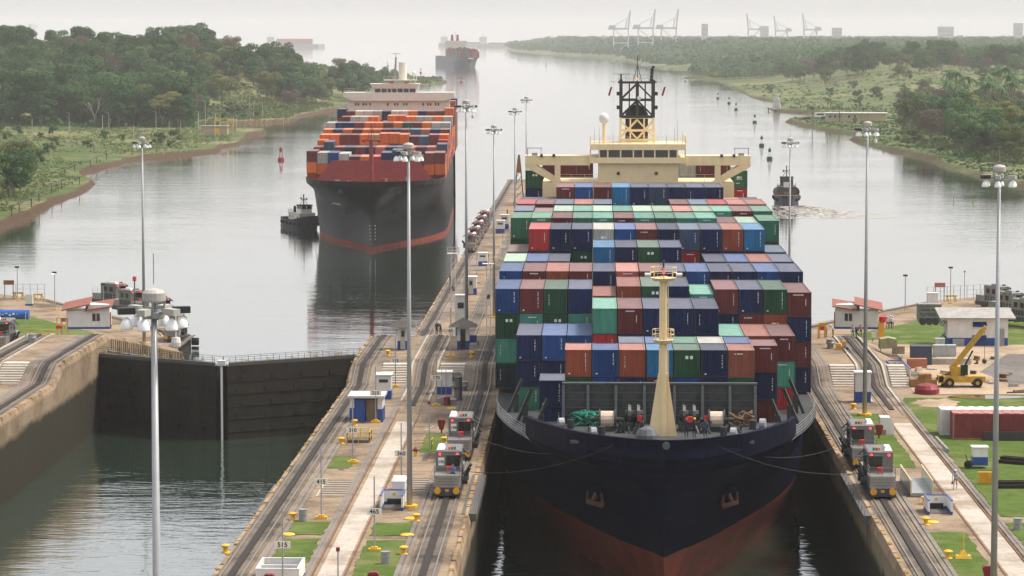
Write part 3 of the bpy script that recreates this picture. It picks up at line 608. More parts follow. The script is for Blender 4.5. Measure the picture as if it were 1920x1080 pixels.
BAYS = [
 (1, 273.0, 6.06, 20.2, {-3:'OG', -2:'BB', -1:'ON', 0:'CR', 1:'GB', 2:'NN', 3:'SG'}),
 (2, 279.4, 6.06, 20.2, {-4:('NN',16.55), -2:('b ',19.0), -1:'K', 0:'B', 1:'g', 2:'W', 3:'B', 4:('RNR',19.95)}),
 (3, 292.0, 12.19, 22.3, {-5:('NNg',19.6), -4:('BN',19.6), -3:('BN',19.6), -2:'TrN', -1:'RN', 0:'NN', 1:'NN', 2:'NN', 3:('T',19.6), 4:('O',19.6), 5:('RTr',19.6)}),
 (4, 305.0, 12.19, 23.1, {-6:'BGTD', -5:'RT', -4:'GG', -3:'NT', -2:('O',22.4), -1:('OR',23.4), 0:('GG',23.4), 1:('NN',23.4), 2:('TT',22.6), 3:'RN', 4:'NR', 5:'GO', 6:('RNRN',22.8)}),
 (5, 318.0, 12.19, 23.9, {-6:'B', -5:'R', -4:'O', -3:'R', -2:'NN', -1:'S', 0:'R', 1:'N', 2:'B', 3:'N', 4:'N', 5:'B', 6:'NN'}),
 (6, 332.0, 12.19, 23.9, {-6:'L', -5:'B', -4:'N', -3:('N',21.3), -2:('CN',25.5), -1:('NN',25.5), 0:('GG',25.5), 1:('NN',25.5), 2:('K',22.0), 3:'N', 4:'B', 5:'S', 6:'NN'}),
 (7, 346.0, 12.19, 26.6, {-6:('bR',23.95), -5:'rR', -4:'NN', -3:'NG', -2:'WB', -1:'BN', 0:'RG', 1:'NN', 2:'Kr', 3:'NN', 4:'ON', 5:'CN', 6:('KN',23.95)}),
 (8, 360.0, 12.19, 27.05, {-6:'gGb', -5:'g', -4:'R', -3:'g', -2:'T', -1:'R', 0:'T', 1:'g', 2:'T', 3:'T', 4:('R',26.5), 5:('L',26.5), 6:('gG',26.75)}),
 (9, 373.5, 12.19, 27.1, {-6:'K', -5:('b',26.8), -4:'L', -3:'T', -2:'L', -1:'T', 0:'L', 1:'L', 2:'S', 3:'L', 4:'T', 5:'R', 6:'g'}),
 (10, 387.0, 12.19, 27.2, {-6:'r', -5:'RR', -4:'K', -3:'S', -2:'K', 2:'R', 3:'K', 4:'r', 5:'S', 6:'O'}),
 (11, 400.5, 12.19, 28.7, {-6:('K',26.7), -5:('K',26.7), -4:'RR', -3:'BB', -2:'RR', -1:'CC', 0:'NN', 1:'KK', 2:'NN', 3:'NN', 4:'NR', 5:('S',26.7), 6:('K',26.7)}),
 (12, 436.0, 12.19, 30.9, {-6:('GN',29.3), -5:'RRN', -4:'RR', -3:'RR', 3:'WW', 4:'RR', 5:'ROR', 6:('gr',29.3)})]
stack_row(BAYS, XS, None, 'grey breakwater', 'containers stacked on the large ship')
# bridge
def BX(px): return (px-1117.5)*416/5528-XS
def BZ(py): return 49.6-(py-61.5)*416/5528
br = MB(); 
br.box(-13.5, 416, 12.2, 13.5, 429, BZ(341)).build('deckhouse', 'cream', sa)
MB().box(BX(1122), 416.2, BZ(341)+.01, BX(1272), 428.5, BZ(305)).build('house_front', 'cream', sa)
MB().box(BX(1107), 415.4, BZ(305)+.01, BX(1286), 427.5, BZ(294)).build('bridge_deck_band', 'cream', sa)
MB().box(BX(1107), 415.4, BZ(280), BX(1286), 427.5, BZ(269)).build('bridge_roof', 'cream', sa)
MB().box(BX(1123), 416.0, BZ(294)+.01, BX(1270), 427, BZ(280)-.01).build('bridge_interior', 'glass_dark', sa)
for px in (1107.5,1124,1140,1164,1188,1206,1228,1254,1270,1285): MB().box(BX(px)-.1, 415.5, BZ(294)+.01, BX(px)+.1, 415.75, BZ(280)-.01).build('window_post', 'cream', sa)
for px in (1132,1152,1176,1197,1217,1241,1262): MB().box(BX(px)-.7, 415.8, BZ(293)+.01, BX(px)+.7, 415.86, BZ(281)).build('window_pane', 'glass_dark', sa)
for px in (1160,1231): MB().box(BX(px)-.2, 416.1, BZ(327), BX(px)+.2, 416.19, BZ(321)).build('window', 'glass_dark', sa)
for s, xa, xb in ((-1, 985, 1107), (1, 1286, 1407)):
    MB().box(min(BX(xa),BX(xb)), 416, BZ(309), max(BX(xa),BX(xb)), 419.5, BZ(291)).build('bridge_wing', 'cream', sa)
    x0 = BX(985) if s < 0 else BX(1407); x1 = BX(1040) if s < 0 else BX(1352); xs = BX(1046) if s < 0 else BX(1346)
    MB().add([(x0,416.05,BZ(309)),(x0,416.05,BZ(312)),(x1,416.05,BZ(342)),(x1-s*1.2,416.05,BZ(342)),(x0-s*1.6,416.05,BZ(309)),
              (x0,419.4,BZ(309)),(x0,419.4,BZ(312)),(x1,419.4,BZ(342)),(x1-s*1.2,419.4,BZ(342)),(x0-s*1.6,419.4,BZ(309))],
             [(0,1,2,3,4),(9,8,7,6,5),(0,5,6,1),(1,6,7,2),(2,7,8,3),(3,8,9,4)]).build('wing_brace', 'cream', sa)
    MB().box(xs-.4, 416.03, BZ(345), xs+.4, 417, BZ(309)-.01).build('wing_column', 'cream', sa)
    q = MB().rail([(min(xs,BX(1122 if s < 0 else 1272)), 416.3, BZ(341)), (max(xs,BX(1122 if s < 0 else 1272)), 416.3, BZ(341))], 1.1, .03, 1.5, 3); q.build('railing', 'cream', sa)
    xt = BX(1003 if s < 0 else 1390); MB().bar((xt-1.1,416.5,BZ(277)), (xt+1.1,416.5,BZ(277)), .1).bar((xt+s*1.0,416.5,BZ(291)), (xt+s*1.0,416.5,BZ(277)), .12).bar((xt-s*.9,416.5,BZ(291)), (xt-s*.9,416.5,BZ(277)), .08).box(xt-.4,416.4,BZ(291),xt+.4,417,BZ(286)).build('wing_console', 'steel_grey', sa)
    for px in ((1016,1039) if s < 0 else (1353,1376)): MB().box(BX(px)-.2, 415.6, BZ(293), BX(px)+.2, 415.98, BZ(288)).build('floodlight', 'steel_dark', sa)
rl = MB().rail([(BX(1107),415.8,BZ(269)),(BX(1286),415.8,BZ(269)),(BX(1286),427,BZ(269))], 1.0, .03, 1.3, 3); rl.rail([(BX(1107),427,BZ(269)),(BX(1107),415.8,BZ(269))], 1.0, .03, 1.3, 3); rl.build('roof_railing', 'cream', sa)
MB().cyl((BX(1133),418,BZ(269)), (BX(1133),418,BZ(232)), .22, n=8).build('radome_post', 'cream', sa)
MB().ball((BX(1133),418,BZ(222)), .72, 14, 10, sz=1.12).build('radome', 'white_paint', sa, smooth=True)
mx0, mx1, mc = BX(1165), BX(1226), BX(1196)
for y in (420, 423.5):
    q = MB()
    for x in (mx0, mx1): q.bar((x*1.06-mc*.06,y,BZ(269)), (x,y,BZ(221)), .32)
    for x in (BX(1183), BX(1209)): q.bar((x,y,BZ(269)), (x,y,BZ(221)), .18)
    q.bar((mx0,y,BZ(258)), (BX(1196),y,BZ(226)), .2); q.bar((mx1,y,BZ(258)), (BX(1196),y,BZ(226)), .2); q.bar((mx0,y,BZ(228)), (BX(1196),y,BZ(262)), .18); q.bar((mx1,y,BZ(228)), (BX(1196),y,BZ(262)), .18)
    for py in (221.5, 246, 264): q.bar((mx0,y,BZ(py)), (mx1,y,BZ(py)), .22)
    q.build('mast_lower_frame', 'cream', sa)
q = MB()
for y in (420, 423.5):
    for x in (mx0, mx1): q.bar((x,y,BZ(221)), (x,y,BZ(150)), .45)
    for px in (1181, 1211): q.bar((BX(px),y,BZ(221)), (BX(px),y,BZ(153)), .14)
    q.bar((mc,y,BZ(221)), (mc,y,BZ(153)), .4)
    for py in (155, 188, 220): q.bar((mx0-.2,y,BZ(py)), (mx1+.2,y,BZ(py)), .3)
    for za, zb in ((219,189),(187,157)):
        q.bar((mx0,y,BZ(za)), (mc,y,BZ(zb)), .22); q.bar((mx1,y,BZ(za)), (mc,y,BZ(zb)), .22)
for px in (1160, 1231):
    for py in (176, 202): q.box(BX(px)-.25,420,BZ(py+3.5),BX(px)+.25,420.6,BZ(py-3.5))
q.box(mx0-.45,419.8,BZ(156),mx1+.45,423.8,BZ(153)); q.build('mast_upper_frame', 'steel_dark', sa)
MB().rail([(mx0-.4,419.9,BZ(153)),(mx1+.4,419.9,BZ(153))], .95, .03, 1.0, 2).build('mast_railing', 'steel_grey', sa)
q = MB()
for s in (-1, 1): q.bar((mc+s*.6,421,BZ(153)), (mc,421,BZ(122)), .08)
q.bar((mc,421,BZ(153)), (mc,421,BZ(104)), .1); q.bar((mc-.35,421,BZ(113)), (mc+.35,421,BZ(113)), .06); q.bar((mc+.2,421,BZ(112)), (mc+.2,421,BZ(103)), .05); q.build('signal_spire', 'steel_dark', sa)
MB().bar((BX(1222),421,BZ(153)), (BX(1224),421,BZ(128)), .45).cyl((BX(1226),421,BZ(128)), (BX(1226),421,BZ(124)), .2).build('radar_post', 'steel_dark', sa)
MB().box(BX(1203),420.9,BZ(124),BX(1250),421.3,BZ(120)).build('radar_scanner', 'white_paint', sa)
MB().box(BX(1150),421,BZ(139.5),BX(1182),421.1,BZ(138.5)).build('radar_scanner', 'steel_grey', sa)
MB().bar((BX(1165),421,BZ(153)), (BX(1165),421,BZ(139)), .25).build('radar_post', 'steel_dark', sa)
MB().ball((mc-.05,419.7,BZ(148)), .12, 6, 4).build('navigation_lamp', 'orange_lamp', sa)
MB().cyl((BX(1199),419.6,BZ(184)), (BX(1199),419.3,BZ(184)), .3, n=10).build('horn', 'white_paint', sa)
MB().extY([(-1.6,33.9),(1.6,33.9),(1.6,38.0),(1.0,39.0),(0,39.4),(-1.0,39.0),(-1.6,38.0)], 425, 432).build('funnel', 'steel_dark', sa, (mc,0,0))
for px, py in ((1115,240),(1124,235),(1150,250),(1250,252),(1265,240),(1271,225),(1280,248)): MB().cyl((BX(px),417,BZ(269)), (BX(px),417,BZ(py)), .035, .02, 5).build('antenna', 'steel_grey', sa)
for px, m_ in ((1145,'dark_red'), (1246,'dark_red')):
    MB().bar((BX(px),421,BZ(154)), (BX(px)+(.9 if px < 1196 else -.9),421,BZ(154)), .05).add([(BX(px),421,BZ(164)),(BX(px)+.3,421.03,BZ(163)),(BX(px)-.1,421.02,BZ(181)),(BX(px)-.35,421,BZ(179))], [(0,1,2,3)]).build('signal_flag', m_, sa)
# ---- second container ship out in the channel
SB = Vector((-50.9, 671.0, 0)); SBR = math.radians(1.9)
sb = thing('container_ship', SB, 'black hulled container ship with red breakwater and orange boxes in the channel', 'ship', rz=SBR)
M('hull_black', (.007,.008,.011), .45, var=.5, scale=.12, streak=.6, spec=.2); M('ship_red', (.24,.03,.03), .5, var=.15); M('ivory', (.72,.68,.58), .5, var=.07, streak=.5)
QB = [(0,0),(1,4),(4,9),(9,12.6),(15,15),(22,16.1),(250,16.1)]; QM = [(0,0),(6,2.3),(14,5.6),(26,10.6),(45,15.3),(60,16.1),(250,16.1)]; QL = [(0,0),(8,2.2),(18,5.6),(36,11.6),(58,15.6),(75,16.1),(250,16.1)]
hb2, hp2 = hull_mesh([(-3,1,QL),(0,0,QL),(1.4,-.6,QL),(8,-4,QM),(15,-7.5,QB)], 230, [-3,-.5,.4,.8,2.6,4,6,8,9.5,11,12.5,13.7,14.9], lambda z: 1 if z < .8 else 0)
hb2.build('hull', ['hull_black','boot_red','ship_red'], sb, smooth=True)
b2 = MB(); st2 = [0,.3,.8,1.6,3,5,8,12,16,22,30]
for sg in (1, -1):
    for a, c in zip(st2, st2[1:]):
        (h0,y0),(h1,y1) = hp2(14.9,a), hp2(14.9,c); q = [(sg*h0,y0,14.85),(sg*h1,y1,14.85),(sg*h1*1.01,y1-.15,16.1),(sg*h0*1.01,y0-.2,16.1)]; b2.add(q if sg > 0 else q[::-1], [(0,1,2,3)])
        b2.add([q[3],q[2],(q[2][0]*.985,q[2][1]+.2,16.1),(q[3][0]*.985,q[3][1]+.25,16.1)], [(0,1,2,3)])
b2.build('bulwark', 'hull_black', sb)
bk = MB(); bk.add([(-14,14,14.9),(14,14,14.9),(10,14.6,20.0),(-10,14.6,20.0),(-14,14.4,14.9),(14,14.4,14.9),(10,15,20.0),(-10,15,20.0)], [(0,1,2,3),(7,6,5,4),(3,2,6,7),(0,3,7,4),(1,5,6,2)]); bk.build('breakwater', 'ship_red', sb)
MB().cyl((-.4,4,14.9), (-.4,4,25), .62, .45, 10).build('foremast', 'ship_red', sb); MB().bar((-.4,4,25), (-.4,4,29), .16).bar((-1.3,4,25), (-.4,4,29), .1).bar((.5,4,25), (-.4,4,29), .1).build('mast_top', 'dark_red', sb)
for s in (-1, 1): MB().cyl((-.4+s*1.4,4,25), (-.4+s*2.1,4,25), .42, n=10).bar((-.4,4,25), (-.4+s*2,4,25), .3).build('mast_platform', 'ship_red', sb)
for i in range(10): x = RND.uniform(-9,9); MB().box(x-.5,1+abs(x)*.8,14.9,x+.5,2+abs(x)*.8,14.9+RND.uniform(.6,1.5)).build('deck_machinery', 'ship_red' if i % 3 else 'steel_grey', sb)
MB().add([(10.2,16.5,0),(10.2,16.5,0)], []).bar((-.4,-7,13.8), (8.5,16,4.2), .1).build('anchor_chain', 'steel_dark', sb)
for s in (-1, 1):
    h_, y = hp2(8.8, 11); MB().box(s*h_-1.1,y-1,8.0,s*h_+.2,y+.6,9.6).build('anchor', 'steel_dark', sb)
    h_, y = hp2(13.8, 3); MB().box(s*h_-.9, y-.5, 13.3, s*h_+.05, y+.4, 14.2).build('fairlead', 'steel_dark', sb)
for i in range(9): # pale name lettering on the port bow
    s_ = 12+i*.62; h_, y = hp2(10.4, s_)
    for z in (10.0, 10.9): MB().box(-h_-.04, y, z, -h_+.3, y+.38, z+.6).build('hull_lettering', 'white_mark', sb)
for sg in (-1, 1):
    for k in range(5):
        h_, y = hp2(2.4+k*.8, 1.6); MB().box(sg*h_-.12, y-.25, 2.4+k*.8, sg*h_+.12, y-.05, 2.75+k*.8).build('draft_mark', 'white_mark', sb)
OB = Matrix.Translation(SB) @ Matrix.Rotation(SBR, 4, 'Z')
def rowb(s, z0, var=None): 
    d = {}
    for i, c in enumerate(s):
        if c != '.': d[i-6] = c if not var or i not in var else (c, var[i])
    return d
BB = [
 (1, 19, 12.19, 20.9, rowb('RWBWRorNNRRRR', 0, {0:22.0,1:21.6,2:21.6,3:21.4,4:20.7,5:20.7,6:20.7,7:21.6,8:22.2,9:20.6,10:20.7,11:21.5,12:21.6})),
 (2, 45, 12.19, 21.9, rowb('RKRNRNSNKoRSK', 0, {1:23.2,12:22.6})),
 (3, 71, 12.19, 24.0, rowb('ooRRotoooRKRo', 0, {6:24.3,7:24.3,8:24.1,9:23.6,10:23.6})),
 (4, 85, 12.19, 24.9, rowb('oKoRooRNRKSNR', 0)),
 (5, 98, 12.19, 26.2, rowb('WNNRooRoGRoWW', 0)),
 (6, 125, 12.19, 27.0, rowb('.RWWo.oooWWoW', 0, {6:27.3,7:27.3})),
 (7, 152, 12.19, 27.8, rowb('NRWWWNWWoNRRo', 0, {0:28.4,12:28.6}))]
BL = []
for row, Y, L, z, cols in BB:
    cols = {c: ((v if isinstance(v, tuple) else (v, z))) for c, v in cols.items()}
    cols = {c: (v[0] + (RND.choice('oRoo') if c in (-6,6) or row in (1,3,5) else ''), v[1]) for c, v in cols.items()}
    BL.append((row, Y, L, z, cols))
stack_row(BL, 0, None, 'red breakwater', 'containers on the ship in the channel', 2.5, False, SBR, OB)
# boxes lower in the stacks and those further aft, too many to tell apart
cl = MB(); rr = random.Random(5); keys = 'oRoNorS'
for k in range(12):
    y = 20+k*13.4
    for c in (-6, 6):
        zt = 15.2; n = 3 if k > 2 else 2
        for t in range(n): mi = rr.randrange(7); cl.box(c*2.5-1.2, y+.3, zt+t*2.62, c*2.5+1.2, y+12.3, zt+t*2.62+2.55, mi)
    top = float(np.interp(y, [19,45,71,98,125,152,180], [16.0,17.0,18.7,20.9,21.7,22.5,23]))
    cl.box(-13.8, y+.2, 14.8, 13.8, y+12.6, top, rr.randrange(7))
    for c in range(-5, 6):
        if rr.random() < .8 and k in (1,3,6,8,10): mi = rr.randrange(7); cl.box(c*2.5-1.2, y+.3, top, c*2.5+1.2, y+12.3, top+2.6, mi)
for k in range(3):
    for c in range(-6, 7):
        mi = rr.randrange(7); cl.box(c*2.5-1.2, 196+k*13.4, 14.9, c*2.5+1.2, 208+k*13.4, 27+rr.choice((0,2.6)), mi)
tag(cl.build('container_stack', [cmats(c)[0] for c in keys], None, SB, SBR), 'mass of stacked containers low along the deck of the black ship', 'containers', kind='stuff')
def bb(name, x0, x1, z0, z1, y0, y1, mat, par=sb): return MB().box(x0,y0,z0,x1,y1,z1).build(name, mat, par)
bb('deckhouse', -15.0, 14.6, 14.9, 30.2, 184, 194, 'ivory')
wg = MB().extY([(-16.1,32.4),(-16.1,31.2),(-13.4,30.0),(13.2,30.0),(16.1,31.0),(16.1,32.4)], 182.5, 192); wg.build('bridge_wing', 'ivory', sb)
bb('wheelhouse_glass', -7.2, 5.0, 32.42, 33.5, 183.4, 191, 'glass_dark'); MB().taper(-7.6,182.8,5.4,191.5,33.5,-8.4,182.4,6.0,192,34.9).build('wheelhouse_roof', 'ivory', sb)
for x in (-7.1,-5.2,-3.4,-2.2,-.6,1.2,2.9,4.9): bb('window_post', x-.13, x+.13, 32.42, 33.49, 183.2, 183.38, 'ivory')
for x in (-12.6,-11.8,-10.4,-9.6,-8.4,-3.3,-1.2,-.4,1.4,2.2,7.0,8.3,9.1,10.6,11.4): bb('window', x-.22, x+.22, 28.6, 29.3, 183.9, 183.99, 'glass_dark')
for s in (-1, 1): MB().rail([(s*15.9,183,32.4),(s*13,183,32.4)], 1.1, .04, 1.2, 2).build('railing', 'ivory', sb)
MB().rail([(-4.4,183,36),(5,183,36),(5,190,36)], 1.0, .04, 1.3, 2).box(-4.4,183,35.8,5,190,36).build('upper_deck', 'ivory', sb); bb('upper_house', -1.6, 1.6, 34.9, 35.8, 184, 189, 'ivory')
for x in (-2.2, 2.1): bb('life_float', x-.5, x+.5, 34.95, 35.7, 184, 185, 'orange_paint')
MB().cyl((.9,189,36), (.9,189,41), 1.25, 1.15, 14).build('funnel', 'ivory', sb, smooth=False)
MB().bar((-1.2,187,36), (-1.0,187,42.5), .5).bar((-2.2,187,43.6), (.3,187,43.6), .15).bar((-1,187,42.5), (-1,187,43.6), .15).bar((-1.7,187,36), (-1.2,187,41), .2).build('radar_mast', 'steel_grey', sb)
MB().ball((4.2,186,37.9), .55, 10, 6, sz=1.2).cyl((4.2,186,36), (4.2,186,37.4), .12).build('radome', 'white_paint', sb)
# ---- distant container ship
SCp = Vector((-180, 4230, 0))
sc_ = thing('container_ship', SCp, 'hazy container ship with red boxes far out in the channel', 'ship', rz=math.radians(11))
h3, hp3 = hull_mesh([(-3,1,QL),(0,0,QL),(8,-4,QM),(15,-7.5,QB)], 270, [-3,0,3,6,9,12,15], lambda z: 0)
M('hull_slate', (.05,.07,.10), .5, var=.1); h3.build('hull', ['hull_slate','boot_red','ship_red'], sc_)
q = MB(); rr = random.Random(9)
for k in range(8):
    for c in range(-6, 7):
        z = 15+rr.choice((7.8,7.8,10.4))+k*.45; q.box(c*2.5-1.2, 20+k*14, 15, c*2.5+1.2, 32+k*14, z, rr.choice((0,0,1,1,2)))
tag(q.build('container_stack', [cmats(c)[0] for c in 'RrKN'], sc_), kind='stuff')
MB().box(-15,138,15,15,150,36).box(-16.1,137.5,34,16.1,146,38).build('deckhouse', 'ivory', sc_)
for x in (-4, 4): MB().taper(x-2,150,x+2,156,36,x-1.2,150,x+1.2,155,47).build('funnel', 'ship_red', sc_)
MB().bar((0,146,36), (0,146,52), .7).build('radar_mast', 'ivory', sc_)
MB().box(-4,-8.4,12.3,4,-7.2,13.6).build('bow_emblem', 'white_mark', sc_)
# ---- far ships at anchor beyond the breakwater
for x, y, L, lab, pxl in ((-1000, 9800, 200, 'faint loaded cargo ship on the hazy horizon above the left forest', 0), (-480, 10800, 190, 'faint low ship anchored left of the distant container ship', 1), (-330, 10200, 160, 'faint ship anchored just right of the distant container ship', 2)):
    t = thing('anchored_ship', (x,y,0), lab, 'ship', 'ships on the horizon')
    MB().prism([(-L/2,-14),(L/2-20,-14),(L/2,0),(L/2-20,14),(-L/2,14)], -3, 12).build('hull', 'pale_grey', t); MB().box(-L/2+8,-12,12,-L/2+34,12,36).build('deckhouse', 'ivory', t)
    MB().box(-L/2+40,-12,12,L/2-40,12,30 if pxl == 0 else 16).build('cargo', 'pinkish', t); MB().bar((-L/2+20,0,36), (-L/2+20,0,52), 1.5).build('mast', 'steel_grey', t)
# ---- tugs
def tug(loc, rz, label, white):
    t = thing('tugboat', loc, label, 'tugboat', rz=rz)     # bow towards +y locally
    P1 = [(0,0),(.8,1.5),(2.2,2.8),(5,3.9),(9,4.4),(20,4.4),(25,3.9),(28,2.9)]; P0 = [(0,0),(1.5,1.2),(4,2.8),(8,3.8),(20,3.9),(28,2.2)]
    hb, hp = hull_mesh([(-1,1.5,P0),(1.2,.5,P0),(4.2,-.4,P1)], 28, [-1,0,.8,1.6,2.2], lambda z: 0, stations=[0,.8,1.6,2.6,4,6,9,14,20,24,26.5,28])
    hb.build('hull', ['tug_hull','tug_hull','tug_deck'], t)
    b = MB(); st = [0,.8,1.6,2.6,4,6,9,14,20,24,26.5,28]
    for sg in (1, -1):
        for a, c in zip(st, st[1:]):
            za, zc = 2.3+1.7*max(0,1-a/10)+.75, 2.3+1.7*max(0,1-c/10)+.75
            (ha, ya), (hc, yc) = hp(2.2,a), hp(2.2,c); (Ha, Ya), (Hc, Yc) = hp(min(4.1,za),a), hp(min(4.1,zc),c)
            b.add([(sg*ha,ya,2.2),(sg*hc,yc,2.2),(sg*Hc,Yc,zc),(sg*Ha,Ya,za)], [(0,1,2,3) if sg > 0 else (3,2,1,0)])
            b.add([(sg*Ha,Ya,za),(sg*Hc,Yc,zc),(sg*Hc*.94,Yc+.1,zc-.9),(sg*Ha*.94,Ya+.1,za-.9)], [(0,1,2,3) if sg > 0 else (3,2,1,0)])
    h28, y28 = hp(2.2, 28); b.box(-h28,y28-.15,2.2,h28,y28,3.0); b.build('bulwark', 'tug_hull', t)
    body = 'ivory' if white else 'tug_house'
    MB().box(-2.7,6.5,2.2,2.7,17.5,5.0).box(-2.9,6.3,5.0,2.9,17.8,5.15).build('deckhouse', body, t)
    MB().taper(-1.9,7.2,1.9,11.4,5.15,-1.75,7.4,1.75,11.2,6.5).build('wheelhouse', body, t); MB().box(-1.8,7.3,6.5,1.8,11.3,7.6).build('wheelhouse_glass', 'glass_dark', t)
    for x, y in ((-1.83,7.27),(1.83,7.27),(-1.83,11.3),(1.83,11.3),(0,7.25),(-1.85,9.3),(1.85,9.3)): MB().box(x-.12,y-.12,6.5,x+.12,y+.12,7.6).build('window_post', body, t)
    MB().box(-2.1,7.0,7.6,2.1,11.6,7.85).build('wheelhouse_roof', 'tug_hull', t)
    q = MB().bar((0,10,7.85), (0,10,11.2), .3); q.bar((-.9,10,9.6), (.9,10,9.6), .15).bar((-1.2,10,7.85), (0,10,10), .12).bar((1.2,10,7.85), (0,10,10), .12).box(-1.1,9.8,9.5,-.7,10.2,10.2).box(.7,9.8,9.3,1.2,10.2,9.9); q.build('mast', 'steel_dark', t)
    for x in (-1.5, 1.5): MB().cyl((x,14.5,5.1), (x,14.5,7.2), .5, .42, 10).build('funnel', 'tug_hull', t)
    for y in (8.5, 13, 16):
        for s in (-1, 1): MB().box(s*2.72-.04,y-.3,3.5,s*2.72+.04,y+.3,4.2).build('window', 'glass_dark', t)
    for s_ in (0,.9,2.2,4.5,8,12,16,20,24):
        for sg in (-1, 1):
            h_, y = hp(2.0, s_); MB().cyl((sg*(h_-.1),y-.1,1.7), (sg*(h_+.25),y-.35,1.7), .5, n=10).build('tyre_fender', 'black_rubber', t)
    MB().rail([(-2.5,17.6,5.15),(2.5,17.6,5.15)], .9, .03, .8, 2).rail([(-2.7,12,5.15),(-2.7,17.6,5.15)], .9, .03, 1, 2).rail([(2.7,12,5.15),(2.7,17.6,5.15)], .9, .03, 1, 2).build('railing', 'steel_grey', t)
    MB().cyl((-.8,21,3.0), (.8,21,3.0), .6, n=10).box(-1,20.4,2.2,1,21.6,2.7).build('tow_winch', 'machine_dark', t)
    return t
M('tug_hull', (.012,.015,.028), .5, var=.2); M('tug_deck', (.12,.06,.05), .7); M('tug_house', (.10,.075,.07), .6, var=.2)
t1 = tug((-70.86,739.57,0.00), math.radians(25), 'dark tugboat with cream house nudging the bow of the channel ship', True); t1.scale = (.78,)*3
tb = tug((56.4,875,0), math.radians(177), 'black tugboat seen from astern, churning away to the right', False); tb.scale = (.97,)*3
MB().box(-1.0,21.5,5.2,1.0,21.7,6.8).build('stern_board', 'white_paint', tb); MB().box(-3.0,27.6,3.05,3.0,27.8,3.2).build('stern_rail', 'yellow_paint', tb)

# churned water behind the black tug
rw = np.random.RandomState(4); nf = 1500; yy = rw.uniform(790, 850, nf); xx = 57.5+(850-yy)*.18*rw.normal(size=nf)+rw.normal(size=nf)*2.5+(850-yy)*.12
fq = MB()
for x, y in zip(xx, yy):
    a = rw.uniform(.15, .6); c = rw.uniform(.3, 1.3); fq.add([(x-c,y-a*.3,.03),(x-c*.2,y-a,.03),(x+c,y,.03),(x+c*.1,y+a,.03)], [(0,1,2,3)])
tag(fq.build('wake_foam', 'foam'), kind='stuff')

# ------------------------------------------------------------ banks and terrain
LBANK = [(-152.42,659.70,0.00),(-150.79,741.35,0.00),(-151.96,766.56,0.00),(-151.75,788.94,0.00),(-154.49,812.56,0.00),(-156.68,842.86,0.00),(-158.38,858.85,0.00),(-158.65,884.07,0.00),(-161.84,942.37,0.00),(-164.61,965.78,0.00),(-171.84,990.25,0.00),(-178.37,1023.69,0.00),(-181.18,1055.45,0.00),(-180.15,1093.73,0.00),(-180.69,1134.82,0.00),(-175.47,1169.12,0.00),(-169.15,1184.57,0.00),(-162.28,1205.75,0.00),(-158.55,1233.15,0.00),(-161.69,1279.37,0.00),(-157.20,1303.97,0.00),(-162.56,1369.28,0.00),(-165.53,1411.71,0.00),(-162.88,1456.99,0.00),(-167.77,1488.63,0.00),(-182.60,1488.21,0.00),(-191.84,1529.66,0.00),(-201.01,1546.74,0.00),(-198.19,1591.93,0.00),(-187.02,1620.60,0.00),(-177.37,1640.33,0.00),(-169.72,1670.63,0.00),(-174.27,1734.07,0.00),(-170.97,1826.81,0.00),(-165.45,1916.51,0.00),(-165.41,2141.21,0.00),(-168.26,2403.96,0.00),(-170.09,2634.75,0.00),(-165.30,2795.88,0.00),(-147.04,2915.08,0.00),(-153.54,3044.06,0.00),(-184.63,3221.63,0.00),(-223.59,3464.28,0.00),(-286.35,3797.85,0.00),(-411.74,4403.61,0.00),(-900,4400,0),(-4400,4600,0),(-4400,700,0)]
RBANK = [(146.71,828.49,0.00),(137.58,950.87,0.00),(133.95,974.26,0.00),(131.94,998.87,0.00),(130.48,1060.21,0.00),(127.74,1102.47,0.00),(129.99,1158.03,0.00),(125.33,1213.91,0.00),(121.38,1263.83,0.00),(120.03,1324.43,0.00),(117.51,1350.28,0.00),(117.37,1377.23,0.00),(125.97,1412.72,0.00),(125.48,1442.22,0.00),(118.80,1488.69,0.00),(112.31,1546.92,0.00),(109.17,1582.30,0.00),(104.82,1648.34,0.00),(109.81,1688.84,0.00),(121.78,1720.76,0.00),(138.14,1732.01,0.00),(155.69,1754.51,0.00),(154.27,1811.97,0.00),(138.86,1823.49,0.00),(126.56,1835.26,0.00),(113.95,1872.23,0.00),(111.84,1911.06,0.00),(118.78,1951.78,0.00),(128.59,2023.57,0.00),(124.97,2149.46,0.00),(118.90,2254.57,0.00),(120.54,2499.48,0.00),(122.88,2721.18,0.00),(123.79,3018.58,0.00),(112.38,3156.24,0.00),(94.65,3229.56,0.00),(110.14,3347.45,0.00),(141.09,3518.88,0.00),(169.90,3810.81,0.00),(159.34,3974.90,0.00),(116.40,3973.68,0.00),(89.05,4030.90,0.00),(75.28,4280.46,0.00),(57.12,5065.26,0.00),(33.41,5691.11,0.00),(-19.05,6064.80,0.00),(-90.60,6490.87,0.00),(-147.84,6982.32,0.00),(-220.51,7767.20,0.00),(-276.20,9039.24,0.00),(-293.65,10024.95,0.00),(-180,9900,0),(4400,10200,0),(4400,700,0)]
LB = np.array(LBANK)[:, :2]; RB = np.array(RBANK)[:, :2]
def sdist(poly, x, y):
    x = np.asarray(x, float); y = np.asarray(y, float); d = np.full(x.shape, 1e9); ins = np.zeros(x.shape, bool); n = len(poly)
    for i in range(n):
        ax, ay = poly[i]; bx, by = poly[(i+1) % n]; ex, ey = bx-ax, by-ay
        t = np.clip(((x-ax)*ex+(y-ay)*ey)/(ex*ex+ey*ey), 0, 1); d = np.minimum(d, np.hypot(x-ax-t*ex, y-ay-t*ey))
        if ay != by: ins ^= ((ay > y) != (by > y)) & (x < ex*(y-ay)/(ey)+ax)
    return np.where(ins, d, -d)
